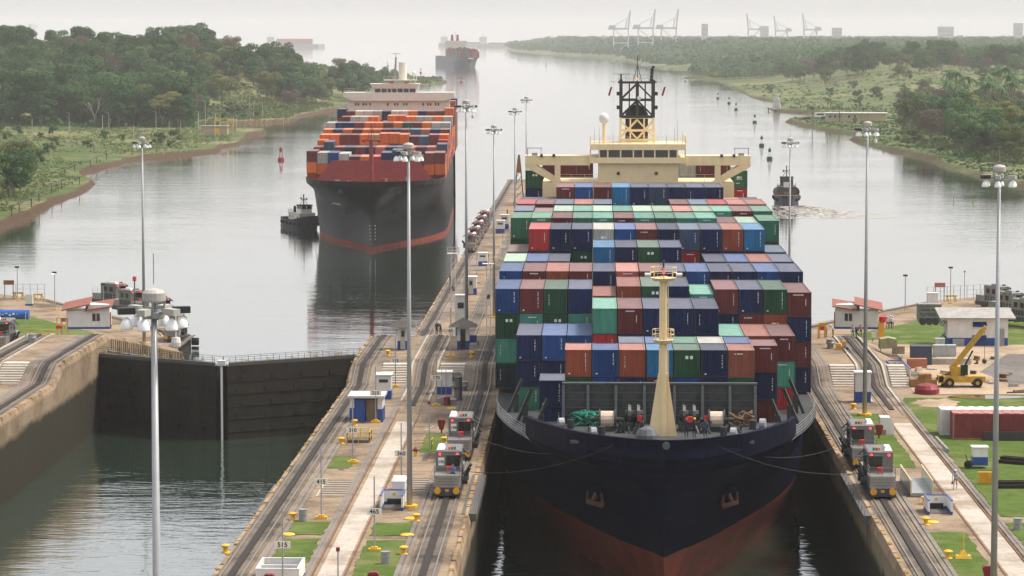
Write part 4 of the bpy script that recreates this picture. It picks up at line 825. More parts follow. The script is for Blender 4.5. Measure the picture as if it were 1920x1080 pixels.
_rs = np.random.RandomState(11); _ph = _rs.uniform(0, 6.28, (8, 3)); _fr = _rs.uniform(-1, 1, (8, 2))
def wav(x, y, s):
    r = 0
    for k in range(8): r = r+np.sin((x*_fr[k,0]+y*_fr[k,1])*s*(1+.4*k)+_ph[k,0])/(1+.35*k)
    return r/4.5
def land(side, x, y):
    x = np.asarray(x, float); y = np.asarray(y, float)
    d = sdist(LB if side < 0 else RB, x, y)+wav(x, y, .11)*1.1+wav(y, x, .23)*.5
    bank = 1.7+.9*wav(x, y, .035)
    z = np.where(d < 0, np.maximum(-3, d*.6), bank*np.minimum(1, d/(1.3 if side < 0 else 3.0))+.012*np.clip(d, 0, 60))
    hill = 27*sstep(1480, 2150, y)*sstep(15, 110, d) if side < 0 else 15*sstep(1800, 2900, y)*sstep(30, 160, d)
    if side < 0: hill = hill*(1-sstep(2500, 3100, y))
    return z+hill+.5*wav(x, y, .02)*sstep(5, 30, d), d
m, N, L, b = nodes_mat('bank_ground'); g = N.new('ShaderNodeNewGeometry'); p = g.outputs['Position']
sx = N.new('ShaderNodeSeparateXYZ'); L.new(g.outputs['True Normal'], sx.inputs[0])
gr = mixc(N, L, ramp(N, L, noise(N, L, p, .03, 7, .7), [(.35,(0,0,0)),(.65,(1,1,1))]), (.075,.12,.034), (.17,.185,.08))
gr = mixc(N, L, ramp(N, L, noise(N, L, p, .012, 5, .6), [(.46,(0,0,0)),(.62,(1,1,1))]), gr, (.27,.235,.125))
gr = mixc(N, L, ramp(N, L, noise(N, L, p, .25, 5, .7), [(.38,(0,0,0)),(.66,(1,1,1))]), gr, (.04,.072,.026))
di = mixc(N, L, noise(N, L, p, .8, 6, .7), (.045,.030,.021), (.135,.085,.055))
L.new(mixc(N, L, ramp(N, L, sx.outputs[2], [(.80,(0,0,0)),(.95,(1,1,1))]), di, gr), b.inputs['Base Color']); b.inputs['Roughness'].default_value = .95; b.inputs['Specular IOR Level'].default_value = .1
bump_(N, L, noise(N, L, p, .7, 6, .8), b, .8, .6)
def terrain(side):
    ys = [650.]
    while ys[-1] < 10000: ys.append(ys[-1]*(1.0027 if ys[-1] < 2600 else 1.012))
    ys = np.array(ys); an = np.arange(-.26, -.02, .0008) if side < 0 else np.arange(-.045, .26, .0009)
    if side < 0: ys = ys[ys < 4600]
    A, Y = np.meshgrid(an, ys); X = A*Y; Z, D = land(side, X, Y); n, k = len(ys), len(an)
    vs = np.stack([X.ravel(), Y.ravel(), Z.ravel()], 1); i = np.arange(n*k).reshape(n, k); q = np.stack([i[:-1,:-1], i[:-1,1:], i[1:,1:], i[1:,:-1]], -1).reshape(-1, 4)
    keep = (Z.ravel()[q] > -2.2).any(1); q = q[keep]
    used = np.unique(q); mp_ = -np.ones(n*k, int); mp_[used] = np.arange(len(used))
    me = bpy.data.meshes.new('bank'); me.from_pydata(vs[used].tolist(), [], mp_[q].tolist()); me.materials.append(MATS['bank_ground']); me.update()
    return tag(put('terrain_left_bank' if side < 0 else 'terrain_right_bank', me), kind='structure')
terrain(-1); terrain(1)
# ------------------------------------------------------------ foliage
def leafmat(key, a, c):
    m, N, L, b = nodes_mat(key); oi = N.new('ShaderNodeObjectInfo'); g = N.new('ShaderNodeNewGeometry')
    f = math_(N, L, 'ADD', math_(N, L, 'MULTIPLY', g.outputs['Random Per Island'], .4), math_(N, L, 'MULTIPLY', oi.outputs['Random'], .7))
    col = mixc(N, L, f, a, c); L.new(col, b.inputs['Base Color']); b.inputs['Roughness'].default_value = .75; b.inputs['Specular IOR Level'].default_value = .15
    tr = N.new('ShaderNodeBsdfTranslucent'); L.new(col, tr.inputs[0]); mx = N.new('ShaderNodeMixShader'); mx.inputs[0].default_value = .25
    L.new(b.outputs[0], mx.inputs[1]); L.new(tr.outputs[0], mx.inputs[2]); L.new(mx.outputs[0], N['Material Output'].inputs[0]); return m
LEAF = [leafmat('leaf_deep', (.024,.065,.026), (.068,.145,.048)), leafmat('leaf_green', (.042,.10,.036), (.105,.185,.062)), leafmat('leaf_olive', (.07,.105,.032), (.15,.175,.06)),
        leafmat('leaf_dry', (.085,.068,.05), (.16,.13,.095)), leafmat('leaf_yellow', (.11,.15,.04), (.21,.22,.075)), leafmat('leaf_reed', (.07,.12,.036), (.15,.19,.07))]
M('bark', (.16,.13,.10), .9, var=.2); M('bark_pale', (.40,.36,.31), .9, var=.15)
def quads_mesh(name, P_, Nn, S, mats, asp=.7):
    n = len(P_); Nn = Nn/np.linalg.norm(Nn, axis=1, keepdims=True); a = np.cross(Nn, np.random.RandomState(n).normal(size=(n,3))); a /= np.linalg.norm(a, axis=1, keepdims=True); c = np.cross(Nn, a)
    S = S[:, None]; V = np.stack([P_-a*S, P_-c*S*asp, P_+a*S, P_+c*S*asp], 1).reshape(-1, 3)
    me = bpy.data.meshes.new(name); me.vertices.add(4*n); me.vertices.foreach_set('co', V.ravel()); me.loops.add(4*n); me.loops.foreach_set('vertex_index', np.arange(4*n)); me.polygons.add(n)
    me.polygons.foreach_set('loop_start', np.arange(0, 4*n, 4)); me.polygons.foreach_set('loop_total', np.full(n, 4)); me.update(calc_edges=True)
    for q in mats: me.materials.append(q)
    return me
def crown_points(rs, n, R, H0, H1, lobes, flat=1.0):
    C_ = []; 
    for k in range(lobes):
        a = rs.uniform(0, 2*PI); r = R*math.sqrt(rs.uniform(0, 1))*.72; h = H0+(H1-H0)*(rs.uniform(.12, .85) if r > R*.35 else rs.uniform(.5, .92)); C_.append((r*math.cos(a), r*math.sin(a), h, R*rs.uniform(.24, .42)))
    C_ = np.array(C_); idx = rs.randint(0, lobes, n); d = rs.normal(size=(n,3)); d[:,2] = d[:,2]*.8+.35; d /= np.linalg.norm(d, axis=1, keepdims=True)
    c = C_[idx]; rad = c[:,3]*rs.uniform(.72, 1.08, n); P_ = c[:,:3]+d*rad[:,None]*np.array([1,1,.78*flat]); return P_, d+rs.normal(size=(n,3))*.45, C_
def make_tree(seed, H, R, n, lobes, h0, leaf, mat_i, flat=1.0):
    rs = np.random.RandomState(seed); P_, D_, C_ = crown_points(rs, n, R, H*h0, H*.95, lobes, flat)
    crown = quads_mesh('crown', P_, D_, rs.uniform(.55, 1.15, n)*leaf, [LEAF[mat_i]])
    t = MB(); t.cyl((0,0,-1.5), (0,0,H*h0*1.1), .035*H*.5, .022*H*.5, 7, cap=False)
    for c in C_[:9]: t.cyl((0,0,H*h0*rs.uniform(.6,1.05)), tuple(c[:3]), .012*H*.5, .004*H*.5, 5, cap=False)
    return crown, t.mesh('trunk', 'bark')
TREES = [make_tree(1, 25, 11, 5200, 22, .22, .66, 0), make_tree(2, 22, 9.5, 4400, 19, .22, .64, 0), make_tree(3, 20, 10, 4400, 20, .2, .62, 1), make_tree(4, 16, 7.5, 3000, 15, .2, .58, 1),
         make_tree(5, 17, 8.5, 2600, 15, .25, .54, 2, .8), make_tree(6, 18, 8, 2400, 14, .3, .46, 3), make_tree(7, 20, 9, 2800, 16, .4, .58, 4, .6), make_tree(8, 9, 4.5, 1200, 9, .15, .5, 2), make_tree(9, 7, 4.0, 1000, 8, .1, .45, 1)]
def tree(k, p, s, rz, label, group):
    t = thing('bush' if k > 6 else 'half_bare_tree' if k == 5 else 'olive_tree' if k in (4, 6) else 'broadleaf_tree', p, label, 'tree', group, rz); t.scale = (s*RND.uniform(.9,1.12), s*RND.uniform(.9,1.12), s*RND.uniform(.9,1.1))
    put('crown', TREES[k][0], t); put('trunk', TREES[k][1], t); return t
def scatter(side, n, rng, xf, kinds, labels, group, seed, smin=.8, smax=1.15, gap=.55, dmin=6):
    """rng: y range; xf(y) -> x range; labels by tree kind"""
    r = random.Random(seed); pts = []; tries = 0
    while len(pts) < n and tries < n*40:
        tries += 1; y = r.uniform(*rng); a, c = xf(y); x = r.uniform(a, c); z, d = land(side, x, y)
        if d < dmin: continue
        k = r.choice(kinds); s = r.uniform(smin, smax); R = (11,9.5,10,7.5,8.5,8,9,4.5,4)[k]*s
        if any((x-q[0])**2+((y-q[1])*.8)**2 < ((R+q[2])*gap)**2 for q in pts): continue
        pts.append((x, y, R)); tree(k, (x, y, float(z)-.3), s, r.uniform(0, 6.28), labels[k] if isinstance(labels, dict) else labels, group)
def ang(px): return (px-1117.5)/5528
KN = {0:'tall deep green broadleaf tree', 1:'deep green broadleaf tree', 2:'mid green broadleaf tree', 3:'small mid green tree', 4:'olive green tree', 5:'brownish half-bare tree', 6:'yellow-green spreading tree', 7:'low olive bush', 8:'low green bush'}
def labs(s): return {k: v+' '+s for k, v in KN.items()}
F1 = 'front forest trees on the left bank'
scatter(-1, 60, (1470, 1600), lambda y: (ang(-40)*y, ang(400)*y), [0,0,1,2,2,0,6], labs('in the front forest edge on the left bank'), F1, 21, .75, 1.25, .30, 25)
scatter(-1, 62, (1610, 1820), lambda y: (ang(-30)*y, ang(420)*y), [0,1,2,2,5,6,4], labs('midway up the forest on the left bank'), 'middle forest trees on the left bank', 22, .75, 1.3, .31, 40)
scatter(-1, 88, (1830, 2200), lambda y: (ang(-30)*y, ang(590)*y), [0,1,2,4,5,6,0,5], labs('on the forested hill top of the left bank'), 'hill forest trees on the left bank', 23, .7, 1.35, .32, 30)
scatter(-1, 34, (1800, 2350), lambda y: (ang(490)*y, ang(700)*y), [1,2,4,5,5,1,0], labs('at the shore behind the channel ship'), 'shore trees behind the channel ship', 24, .8, 1.15, .4, 4)
scatter(-1, 16, (2350, 2800), lambda y: (ang(600)*y, ang(760)*y), [2,4,5,1], labs('on the low far tip of the left bank'), 'trees on the far left tip', 25, .6, .95, .5, 6)
scatter(-1, 16, (760, 930), lambda y: (ang(-60)*y, ang(36)*y), [4,5,7,4,2], labs('in the thicket at the left picture edge'), 'thicket at the left edge', 26, .6, .9, .4, 10)
scatter(-1, 16, (950, 1450), lambda y: (ang(-20)*y, ang(330)*y), [7,8,7], labs('scattered over the left bank meadow'), 'bushes on the left meadow', 27, .4, .8, .6, 14)
scatter(-1, 10, (1500, 1750), lambda y: (ang(420)*y, ang(500)*y), [7,8], labs('beside the road clearing on the left bank'), 'bushes by the left road', 28, .5, .9, .6, 10)
scatter(1, 60, (1060, 1500), lambda y: (ang(1700)*y, ang(1960)*y), [2,4,6,1,5,3,2,4], labs('in the wood behind the right shore'), 'wood behind the right shore', 31, .55, 1.05, .36, 16)
scatter(1, 40, (1500, 1900), lambda y: (ang(1690)*y, ang(1960)*y), [4,2,5,7,3], labs('in the scrub below the palms on the right'), 'scrub below the palms', 32, .65, .95, .4, 20)
scatter(1, 16, (960, 1700), lambda y: (ang(1600)*y, ang(1950)*y), [7,8], labs('on the grass of the right shore'), 'bushes on the right shore', 33, .4, .8, .6, 4)
scatter(1, 56, (2480, 2900), lambda y: (ang(1470)*y, ang(1960)*y), [0,1,2,5,4,2,0], labs('on the wooded ridge of the right bank'), 'wooded ridge on the right bank', 34, .9, 1.25, .36, 30)
scatter(1, 22, (1750, 2480), lambda y: (ang(1400)*y, ang(1930)*y), [7,8,7,4], labs('on the grassy slope of the right bank'), 'bushes on the grassy right slope', 35, .6, 1.1, .6, 12)
scatter(1, 26, (3150, 3700), lambda y: (ang(1230)*y, ang(1480)*y), [1,2,4], labs('on the low headland behind the ship mast'), 'headland trees behind the mast', 36, .7, 1.0, .4, 12)
# palms
def palm(seed, H):
    rs = random.Random(seed); c = MB()
    for k in range(15):
        a = 2*PI*k/15+rs.uniform(-.2,.2); L_ = rs.uniform(2.8,3.8); el = rs.uniform(-.25,.95); prev = None
        for i in range(6):
            t = i/5; r_ = L_*t*math.cos(el*.6); z = H+L_*(math.sin(el)*t-.75*t*t); w_ = .42*math.sin(PI*(.12+.88*t)**.8)+.05; ca, sa_ = math.cos(a), math.sin(a)
            pr = [(r_*ca-w_*sa_, r_*sa_+w_*ca, z-.25*w_), (r_*ca, r_*sa_, z+.12), (r_*ca+w_*sa_, r_*sa_-w_*ca, z-.25*w_)]
            if prev: c.add(prev+pr, [(0,1,4,3),(1,2,5,4)])
            prev = pr
    t = MB(); pts = [(.15*math.sin(i), .1*i*.2, -1+(H+1)*i/6) for i in range(7)]
    for i, (p, q) in enumerate(zip(pts, pts[1:])): t.cyl(p, q, .24-.018*i, .24-.018*(i+1), 7, cap=False)
    return c.mesh('crown', LEAF[1]), t.mesh('trunk', 'bark')
PALMS = [palm(1, 9), palm(2, 12), palm(3, 10.5)]
def palm_at(p, k, s, lab, grp):
    t = thing('palm_tree', p, lab, 'palm tree', grp, RND.uniform(0,6)); t.scale = (s,)*3; put('crown', PALMS[k][0], t); put('trunk', PALMS[k][1], t)
for i, (px, py, k, s, l) in enumerate(((1523,229,0,1.0,'lone palm at the point, left of the beige building'), (1551,226,1,1.05,'tall palm beside the beige building, front'), (1560,224,2,1.0,'palm right behind the front palm by the building'), (1574,227,0,1.1,'pale thin palm at the building corner'))):
    q = ((113.27,1549.06,3.00), (123.29,1577.61,3.00), (127.40,1597.14,3.00), (129.04,1568.24,3.00))[i]; palm_at((q[0],q[1],2.2), k, s, l, 'palms by the beige building')
r = random.Random(44)
for i in range(26):
    y = r.uniform(1560, 1760); x = r.uniform(ang(1765), ang(1935))*y; palm_at((x, y, float(land(1, x, y)[0])+r.uniform(2,4)), r.randrange(3), r.uniform(1.5,2.1), 'palm in the grove above the right shore', 'palm grove on the right')
# bare trees
def bare(seed, H):
    rs = random.Random(seed); b = MB()
    def grow(p, d, L_, r_, lv):
        q = p+d*L_; b.cyl(p, q, r_, r_*.62, 5, cap=False)
        if lv: 
            for k in range(3): grow(q, (d+Vector((rs.uniform(-.8,.8), rs.uniform(-.8,.8), rs.uniform(-.1,.5)))).normalized(), L_*rs.uniform(.55,.8), r_*.58, lv-1)
    grow(Vector((0,0,-1)), Vector((0,0,1)), H*.36, .022*H, 4); return b.mesh('branches', 'bark_pale')
BARE = [bare(1, 16), bare(2, 14), bare(5, 18)]
for px, py, k, s, l in ((175,216,0,1.0,'bare pale tree in front of the left forest'), (205,222,1,.8,'white dead tree right of the other bare tree'), (303,220,1,.9,'thin bare tree at the forest edge by the poles'), (55,80,2,1.1,'tall bare tree rising above the left forest skyline'), (1655,150,1,1.0,'pale dead tree on the wooded right ridge')):
    y = {55:2150, 1655:2480}.get(px, 1480); x = ang(px)*y; side = -1 if px < 1000 else 1
    t = thing('bare_tree', (x, y, float(land(side, x, y)[0])+(9 if px == 55 else 0)), l, 'tree', 'bare trees'); t.scale = (s,)*3; put('branches', BARE[k], t)
# undergrowth and reeds
def tufts(side, n, rng, xf, seed, mats, size, hgt, name, dmin=3, dmax=1e9):
    rs = np.random.RandomState(seed); y = rs.uniform(rng[0], rng[1], n*2); u = rs.uniform(0, 1, n*2); A = np.array([xf(q) for q in y]); x = A[:,0]+(A[:,1]-A[:,0])*u
    z, d = land(side, x, y); cl = wav(x*1.7, y, .05)+wav(y, x, .17)*.6; ok = (d > dmin) & (d < dmax) & (cl > -.25); x, y, z = x[ok][:n], y[ok][:n], z[ok][:n]; k = 9; n = len(x)
    P0 = np.repeat(np.stack([x, y, z], 1), k, 0); h = np.repeat(rs.uniform(.4, 1, n)*hgt, k); o = rs.normal(size=(n*k,3))*np.array([.55,.55,.32]); o[:,2] = np.abs(o[:,2])
    P_ = P0+o*h[:,None]; D_ = rs.normal(size=(n*k,3)); D_[:,2] = np.abs(D_[:,2])*.7; D_[:,1] -= .4
    tag(put(name, quads_mesh(name, P_, D_, rs.uniform(.5, 1, n*k)*size, mats)), kind='stuff')
tufts(-1, 2200, (760, 1560), lambda y: (ang(-30)*y, ang(440)*y), 1, [LEAF[5]], .5, 1.4, 'meadow_growth', 5)
tufts(-1, 2400, (1470, 2250), lambda y: (ang(-30)*y, ang(400)*y), 12, [LEAF[0]], 1.6, 5.0, 'forest_floor', 20)
tufts(1, 1500, (1080, 1900), lambda y: (ang(1690)*y, ang(1960)*y), 13, [LEAF[2]], 1.3, 4.0, 'forest_floor', 14)
tufts(-1, 2600, (1500, 2300), lambda y: (ang(380)*y, ang(620)*y), 2, [LEAF[2]], .9, 2.6, 'undergrowth', 4)
tufts(1, 3600, (960, 1900), lambda y: (ang(1480)*y, ang(1960)*y), 3, [LEAF[1]], .5, 1.1, 'shore_growth', 3)
tufts(1, 800, (1800, 2700), lambda y: (ang(1330)*y, ang(1960)*y), 4, [LEAF[5]], .9, 2.0, 'slope_growth', 4)
# far woods that read as one mass
def wood(name, pts_fn, n, seed, mat, leaf, R):
    rs = np.random.RandomState(seed); x, y, z = pts_fn(rs, n); k = 46; n = len(x)
    d = rs.normal(size=(n*k,3)); d[:,2] = np.abs(d[:,2])*.9+.05; d /= np.linalg.norm(d, axis=1, keepdims=True); Rr = np.repeat(rs.uniform(.6, 1.25, n)*R, k)
    P_ = np.repeat(np.stack([x, y, z], 1), k, 0)+d*Rr[:,None]*np.array([1,1,1.15])+np.array([0,0,R*.5]); tag(put(name, quads_mesh(name, P_, d+rs.normal(size=d.shape)*.35, rs.uniform(.6,1.2,n*k)*leaf, [mat])), kind='stuff')
def far_r(y0, y1, a, c, dm):
    def f(rs, n):
        y = rs.uniform(y0, y1, n*3); x = rs.uniform(ang(a), ang(c), n*3)*y; z, d = land(1, x, y); ok = d > dm; return x[ok][:n], y[ok][:n], z[ok][:n]
    return f
wood('far_wood', far_r(2950, 4200, 1300, 1960, 6), 1300, 5, LEAF[1], 2.0, 9); wood('far_wood', far_r(3600, 5200, 1080, 1960, 5), 1300, 6, LEAF[0], 2.4, 9); wood('far_wood', far_r(5000, 9600, 950, 1960, 3), 2200, 7, LEAF[0], 4.0, 12)
wood('far_wood', far_r(3050, 3800, 1180, 1500, 3), 420, 8, LEAF[2], 1.6, 5)
def far_l(rs, n):
    y = rs.uniform(2500, 3200, n*3); x = rs.uniform(ang(600), ang(830), n*3)*y; z, d = land(-1, x, y); ok = d > 2; return x[ok][:n], y[ok][:n], z[ok][:n]-2
wood('reed_bank', far_l, 160, 9, LEAF[5], 1.2, 3.2)
# ------------------------------------------------------------ things on the banks
r = random.Random(12)
def pole_lab(px): return 'number %d counted from the left' % (sum(1 for q in PX if q < px and (q < 1000) == (px < 1000))+1)
PX = [57,127,170,45,190,202,248,291,316,337,371,384,403,437,443,424,445,454,468,475,492,531,541,1588,1681,1617]
PO = []
for px, py, h_, l in ((57,250,8,0),(127,247,10,0),(170,300,7,0),(45,330,7,0),(190,243,8,0),(202,247,10,0),(248,260,7,0),(291,253,12,0),(316,254,8,0),(337,258,9,0),(371,250,12,0),(384,240,15,0),(403,254,12,0),(437,248,10,0),(443,247,10,0),(424,192,10,0),(445,194,12,0),(454,208,10,0),(468,206,10,0),(475,218,9,0),(492,214,9,0),(531,217,4,0),(541,217,4,0),(1588,204,9,0),(1681,204,9,0),(1617,185,10,0)):
    side = -1 if px < 1000 else 1; zg = 3.2; dr = 49.6-zg; y = dr*5528/(py-61.5); x = ang(px)*y; zg = float(land(side, x, y)[0])
    t = thing('utility_pole', (x, y, zg-.3), 'thin pale pole %s bank, %s' % ('on the left' if side < 0 else 'on the right', pole_lab(px)), 'pole', 'poles on the left bank' if side < 0 else 'poles on the right bank')
    MB().cyl((0,0,0), (0,0,h_), .2, .14, 6).build('shaft', 'concrete_pale', t)
    if h_ > 9 and side < 0: MB().bar((0,0,h_-.1), (-1.5,0,h_+.2), .12).build('arm', 'pole_grey', t)
FP = [(-156.81,771.37,3.20),(-151.44,759.94,3.20),(-152.68,776.22,3.20),(-154.59,803.26,3.20),(-156.48,824.12,3.20),(-160.11,863.32,3.20),(-163.92,899.99,3.20),(-162.94,926.30,3.20)]
for A_, l in (([(-152.09,763.21,3.00),(-152.87,777.20,3.00),(-154.77,804.19,3.00),(-157.16,827.67,3.00),(-161.89,872.96,3.00),(-164.05,900.69,3.00),(-162.47,923.58,3.00)], 'dark green pipe fence along the near left shore'), ([(-176.51,976.25,3.00),(-179.45,1011.00,3.00),(-179.59,1044.10,3.00),(-181.93,1070.31,3.00),(-184.37,1107.38,3.00)], 'dark green pipe fence further along the left shore')):
    t = thing('pipe_fence', A_[0], l, 'fence'); o = Vector(A_[0]); q = MB()
    for p, c in zip(A_, A_[1:]): q.bar(Vector(p)-o+Vector((0,0,1.5)), Vector(c)-o+Vector((0,0,1.5)), .22)
    q.build('pipe', 'fence_green', t)
    for p in A_: MB().bar(Vector(p)-o-Vector((0,0,1)), Vector(p)-o+Vector((0,0,1.6)), .22).build('post', 'fence_green', t)

# ------------------------------------------------------------ high masts
def mast(loc, H, label, cam=False):
    t = thing('light_mast', loc, label, 'light mast', 'tall floodlight masts along the lock')
    MB().cyl((0,0,0), (0,0,H), .25, .115, 12).build('pole', 'pole_grey', t, smooth=True)
    MB().cyl((0,0,0), (0,0,.25), .75, n=8).build('base', 'yellow_paint', t)
    MB().lathe((0,0,H), [(.44,.3),(.47,.36),(.46,.66),(.34,.78),(.05,.84)], 16).build('cap', 'lamp_cap', t, smooth=False)
    b = MB().lathe((0,0,H-.35), [(.36,0),(.42,.05),(.42,.25),(.3,.3)], 12)
    for i in range(6): a = PI*i/3+.3; b.bar((0,0,H-.15), (1.05*math.cos(a),1.05*math.sin(a),H-.05), .09)
    for i in range(4): a = PI*i/2; b.bar((.35*math.cos(a),.35*math.sin(a),H-.1), (.45*math.cos(a),.45*math.sin(a),H+.4), .07)
    b.build('lamp_ring', 'steel_grey', t)
    for i in range(6):
        a = PI*i/3+.3; x, y = 1.08*math.cos(a), 1.08*math.sin(a)
        l = MB().box(-.33,-.17,-.02,.33,.17,.24).build('lamp', 'lamp_box' if i % 3 else 'steel_dark', t, (x,y,H-.14), a)
        MB().lathe((0,0,-.60), [(.25,0),(.25,.05),(.235,.18),(.17,.34),(.07,.46)], 14).build('bell', 'lamp_bell', l, smooth=True)
    MB().cyl((0,0,H+1.0), (0,0,H+2.2), .02, n=5).build('lightning_rod', 'steel_grey', t)
    if cam: MB().bar((.85,0,H-.2), (.85,0,H-1.1), .05).lathe((.85,0,H-1.5), [(.1,0),(.18,.06),(.2,.22),(.15,.42)], 10).build('camera_dome', 'white_paint', t)
    return t
M('lamp_cap', (.42,.39,.36), .55, var=.08); M('lamp_box', (.42,.42,.38), .5, var=.05)
mast((-17.2,114,9.1), 29.75, 'nearest tall floodlight mast at left, its lamp ring below the gate top', True)
mast((-15.85,249.5,9.1), 30.4, 'tall floodlight mast on the centre wall before the channel ship')
mast((-16.3,371,11), 29.4, 'tall floodlight mast left of the big ship, by the booths', True)
mast((-17.0,492,2), 31.5, 'floodlight mast on the approach wall, lowest lamp ring of that row')
mast((-16.6,606,2), 31.5, 'floodlight mast on the approach wall behind the parked mules')
mast((-16.2,688,2), 32, 'farthest floodlight mast on the centre approach wall')
mast((-63.9,414,5.6), 28.6, 'floodlight mast standing over the mules on the left wall')
mast((28.6,311.6,9.1), 30.4, 'tall floodlight mast on the right wall behind the upper mule', True)
mast((28.5,209,9.1), 30.4, 'tall floodlight mast at the right edge of the picture')
mast((30.2,459,2), 30.6, 'floodlight mast beside the ship with the black tug behind it')
# ------------------------------------------------------------ towing locomotives (mules)
def mule(loc, rz, label, num=None, old=False, side=1, rider=False):
    t = thing('towing_locomotive', loc, label, 'locomotive', 'towing locomotives on the lock walls', rz)   # near end towards -y locally
    bd = 'mule_silver' if not old else 'mule_old'; ck = 'mule_grey' if not old else 'mule_old'
    MB().box(-1.15,-4.6,.25,1.15,4.6,.95).build('chassis', 'chassis_blue', t)
    for y in (-3.1,-1.6,1.6,3.1): MB().cyl((-.85,y,.35), (.85,y,.35), .36, n=12).build('wheel', 'steel_dark', t)
    for y, s in ((-4.6,-1),(4.6,1)):
        for x in (-.82, .82): MB().cyl((x,y,.72), (x,y+s*.35,.72), .26, .3, 12).build('buffer', 'orange_yellow', t)
        MB().box(-.16,y-.02 if s < 0 else y,.6,.16,y if s < 0 else y+.02,.82).build('coupling_plate', 'orange_yellow', t)
    for a, c in ((-4.5,-2.1),(2.1,4.5)): MB().box(-1.12,a,.95,1.12,c,1.95).box(-1.16,a-.02,1.92,1.16,c,2.0).build('hood', bd, t)
    MB().rail([(-1.1,-4.4,2.0),(1.1,-4.4,2.0),(1.1,-2.2,2.0)], .75, .025, .75, 2).rail([(-1.1,-2.2,2.0),(-1.1,-4.4,2.0)], .75, .025, .75, 2).build('handrail', 'mule_silver', t)
    MB().rail([(-1.1,4.4,2.0),(1.1,4.4,2.0)], .75, .025, .75, 2).build('handrail', 'mule_silver', t)
    MB().box(-1.12,-2.1,.95,1.12,2.1,3.78).build('cab', ck, t); MB().taper(-1.14,-2.12,1.14,2.15,3.78,-1.0,-1.95,1.0,2.0,3.9).build('cab_roof', ck, t)
    w0, w1 = (-.15, 1.0) if side > 0 else (-1.0, .15)
    for y0, y1 in ((-2.16,-2.11),(2.11,2.16)):
        g_ = MB().box(w0,y0,2.35,w1,y1,3.42).build('windscreen', 'glass_dark', t)
        for xx in (w0,(w0+w1)/2,w1): MB().box(xx-.025,y0-.02 if y0 < 0 else y1,2.33,xx+.025,y0 if y0 < 0 else y1+.02,3.44).build('frame_bar', 'steel_dark', g_)
    MB().box(w0-.05,-2.28,3.46,w1+.05,-2.11,3.52).build('visor', ck, t)
    for zz_ in (1.2,1.45,1.7): MB().box(-.95,-4.53,zz_,.95,-4.505,zz_+.03).build('hood_seam', 'steel_dark', t)
    for xx in (-1.0,1.0): MB().box(xx-.13,-4.66,.15,xx+.13,-4.5,.5).build('step', 'steel_dark', t)
    for k in range(5):
        for xx in (-1.15, 1.125): MB().box(xx,-1.8+k*.75,1.25,xx+.025,-1.25+k*.75,2.1).build('grille', 'steel_dark', t)
    MB().bar((.9*side,-1.9,3.8), (1.35*side,-2.3,3.5), .08).box(1.2*side-.12,-2.45,3.35,1.2*side+.12,-2.2,3.6).build('side_lamp', 'steel_dark', t)
    for s in (-1, 1):
        for y in (-1.2, .5): MB().box(s*1.13-.02,y,2.5,s*1.13+.02,y+.9,3.3).build('side_window', 'glass_dark', t)
    xa, xb = (-1.05,-.35) if side > 0 else (.35,1.05); MB().taper(xa,-2.0,xb,.2,3.9,xa+.12,-1.75,xb-.12,0,4.2).build('air_conditioner', 'white_paint' if not old else bd, t)
    xs_ = (.05,.3,.55) if side > 0 else (-.05,-.3,-.55)
    for x, m_ in zip(xs_, ('orange_lamp_off','red_paint','green_lamp')): MB().cyl((x,-1.7,3.92), (x,-1.7,4.15), .1, n=8).build('roof_beacon', m_ if not old else 'steel_dark', t)
    for x in (-.75*side, .78*side): MB().cyl((x,-2.11,3.55), (x,-2.2,3.55), .11, n=8).build('marker_lamp', 'red_lamp' if not old else 'steel_dark', t)
    MB().box(.1*side-.24,-3.1,2.25,.1*side+.24,-2.75,2.6).bar((.1*side-.18,-2.9,2.0), (.1*side-.18,-2.9,2.25), .06).bar((.1*side+.18,-2.9,2.0), (.1*side+.18,-2.9,2.25), .06).build('signal_box', 'red_paint' if not old else 'steel_grey', t)
    for y in (-1.4, 1.0):     # winch arms on the chamber side
        x = 1.15*side; MB().cyl((x,y,1.2), (x+.5*side,y,1.2), .42, n=12).bar((x+.1*side,y,1.2), (x+.75*side,y-.4,2.3), .18).bar((x,y,3.6), (x+.55*side,y-.4,3.2), .1).build('winch_arm', 'steel_dark', t)
    if num:
        x = -.62*side; pl = MB().box(x-.27,-2.16,2.55,x+.27,-2.12,3.25).build('number_plate', 'white_mark', t)
        text('number', num, .36, 'black_mark', t, (x,-2.18,2.85))
    return t
M('chassis_blue', (.055,.06,.085), .55, var=.2); M('orange_yellow', (.72,.34,.02), .5); M('mule_old', (.25,.245,.235), .6, var=.25, scale=1); M('orange_lamp_off', (.6,.22,.02), .4, var=0); M('green_lamp', (.01,.18,.08), .4, var=0)
mr = -12.87; ml = XC+44.62
mule((mr,258.5,9.2), 0, 'silver towing mule numbered 195 with a seated man on its front deck', '195', side=1)
mule((mr,281,9.2), 0, 'silver towing mule numbered 199 just behind the one with the seated man', '199', side=1)
mule((ml,259,9.2), 0, 'nearest silver mule on the right wall, beside the glass footbridge', None, side=-1)
mule((ml,276.5,9.2), 0, 'second silver mule on the right wall, beside the grass strip', None, side=-1)
mule((-75.68,373.63,9.20), 0, 'silver mule cut by the left picture edge beside the blue sign', None, side=1)
mule((-65.3,455,2.1), 0, 'silver mule at the left wall end, nearest the tyre fenders', None, side=1)
mule((-72.06,485.31,2.10), math.radians(22), 'second mule on the left approach curve, behind the mast lamps', None, side=1)
mule((-79.31,499.19,2.10), math.radians(38), 'third mule on the left approach curve, half hidden by lamp bells', None, side=1)
mule((-84.32,511.92,2.10), math.radians(48), 'tall mule with blue end behind the left red-roofed hut', None, side=1)
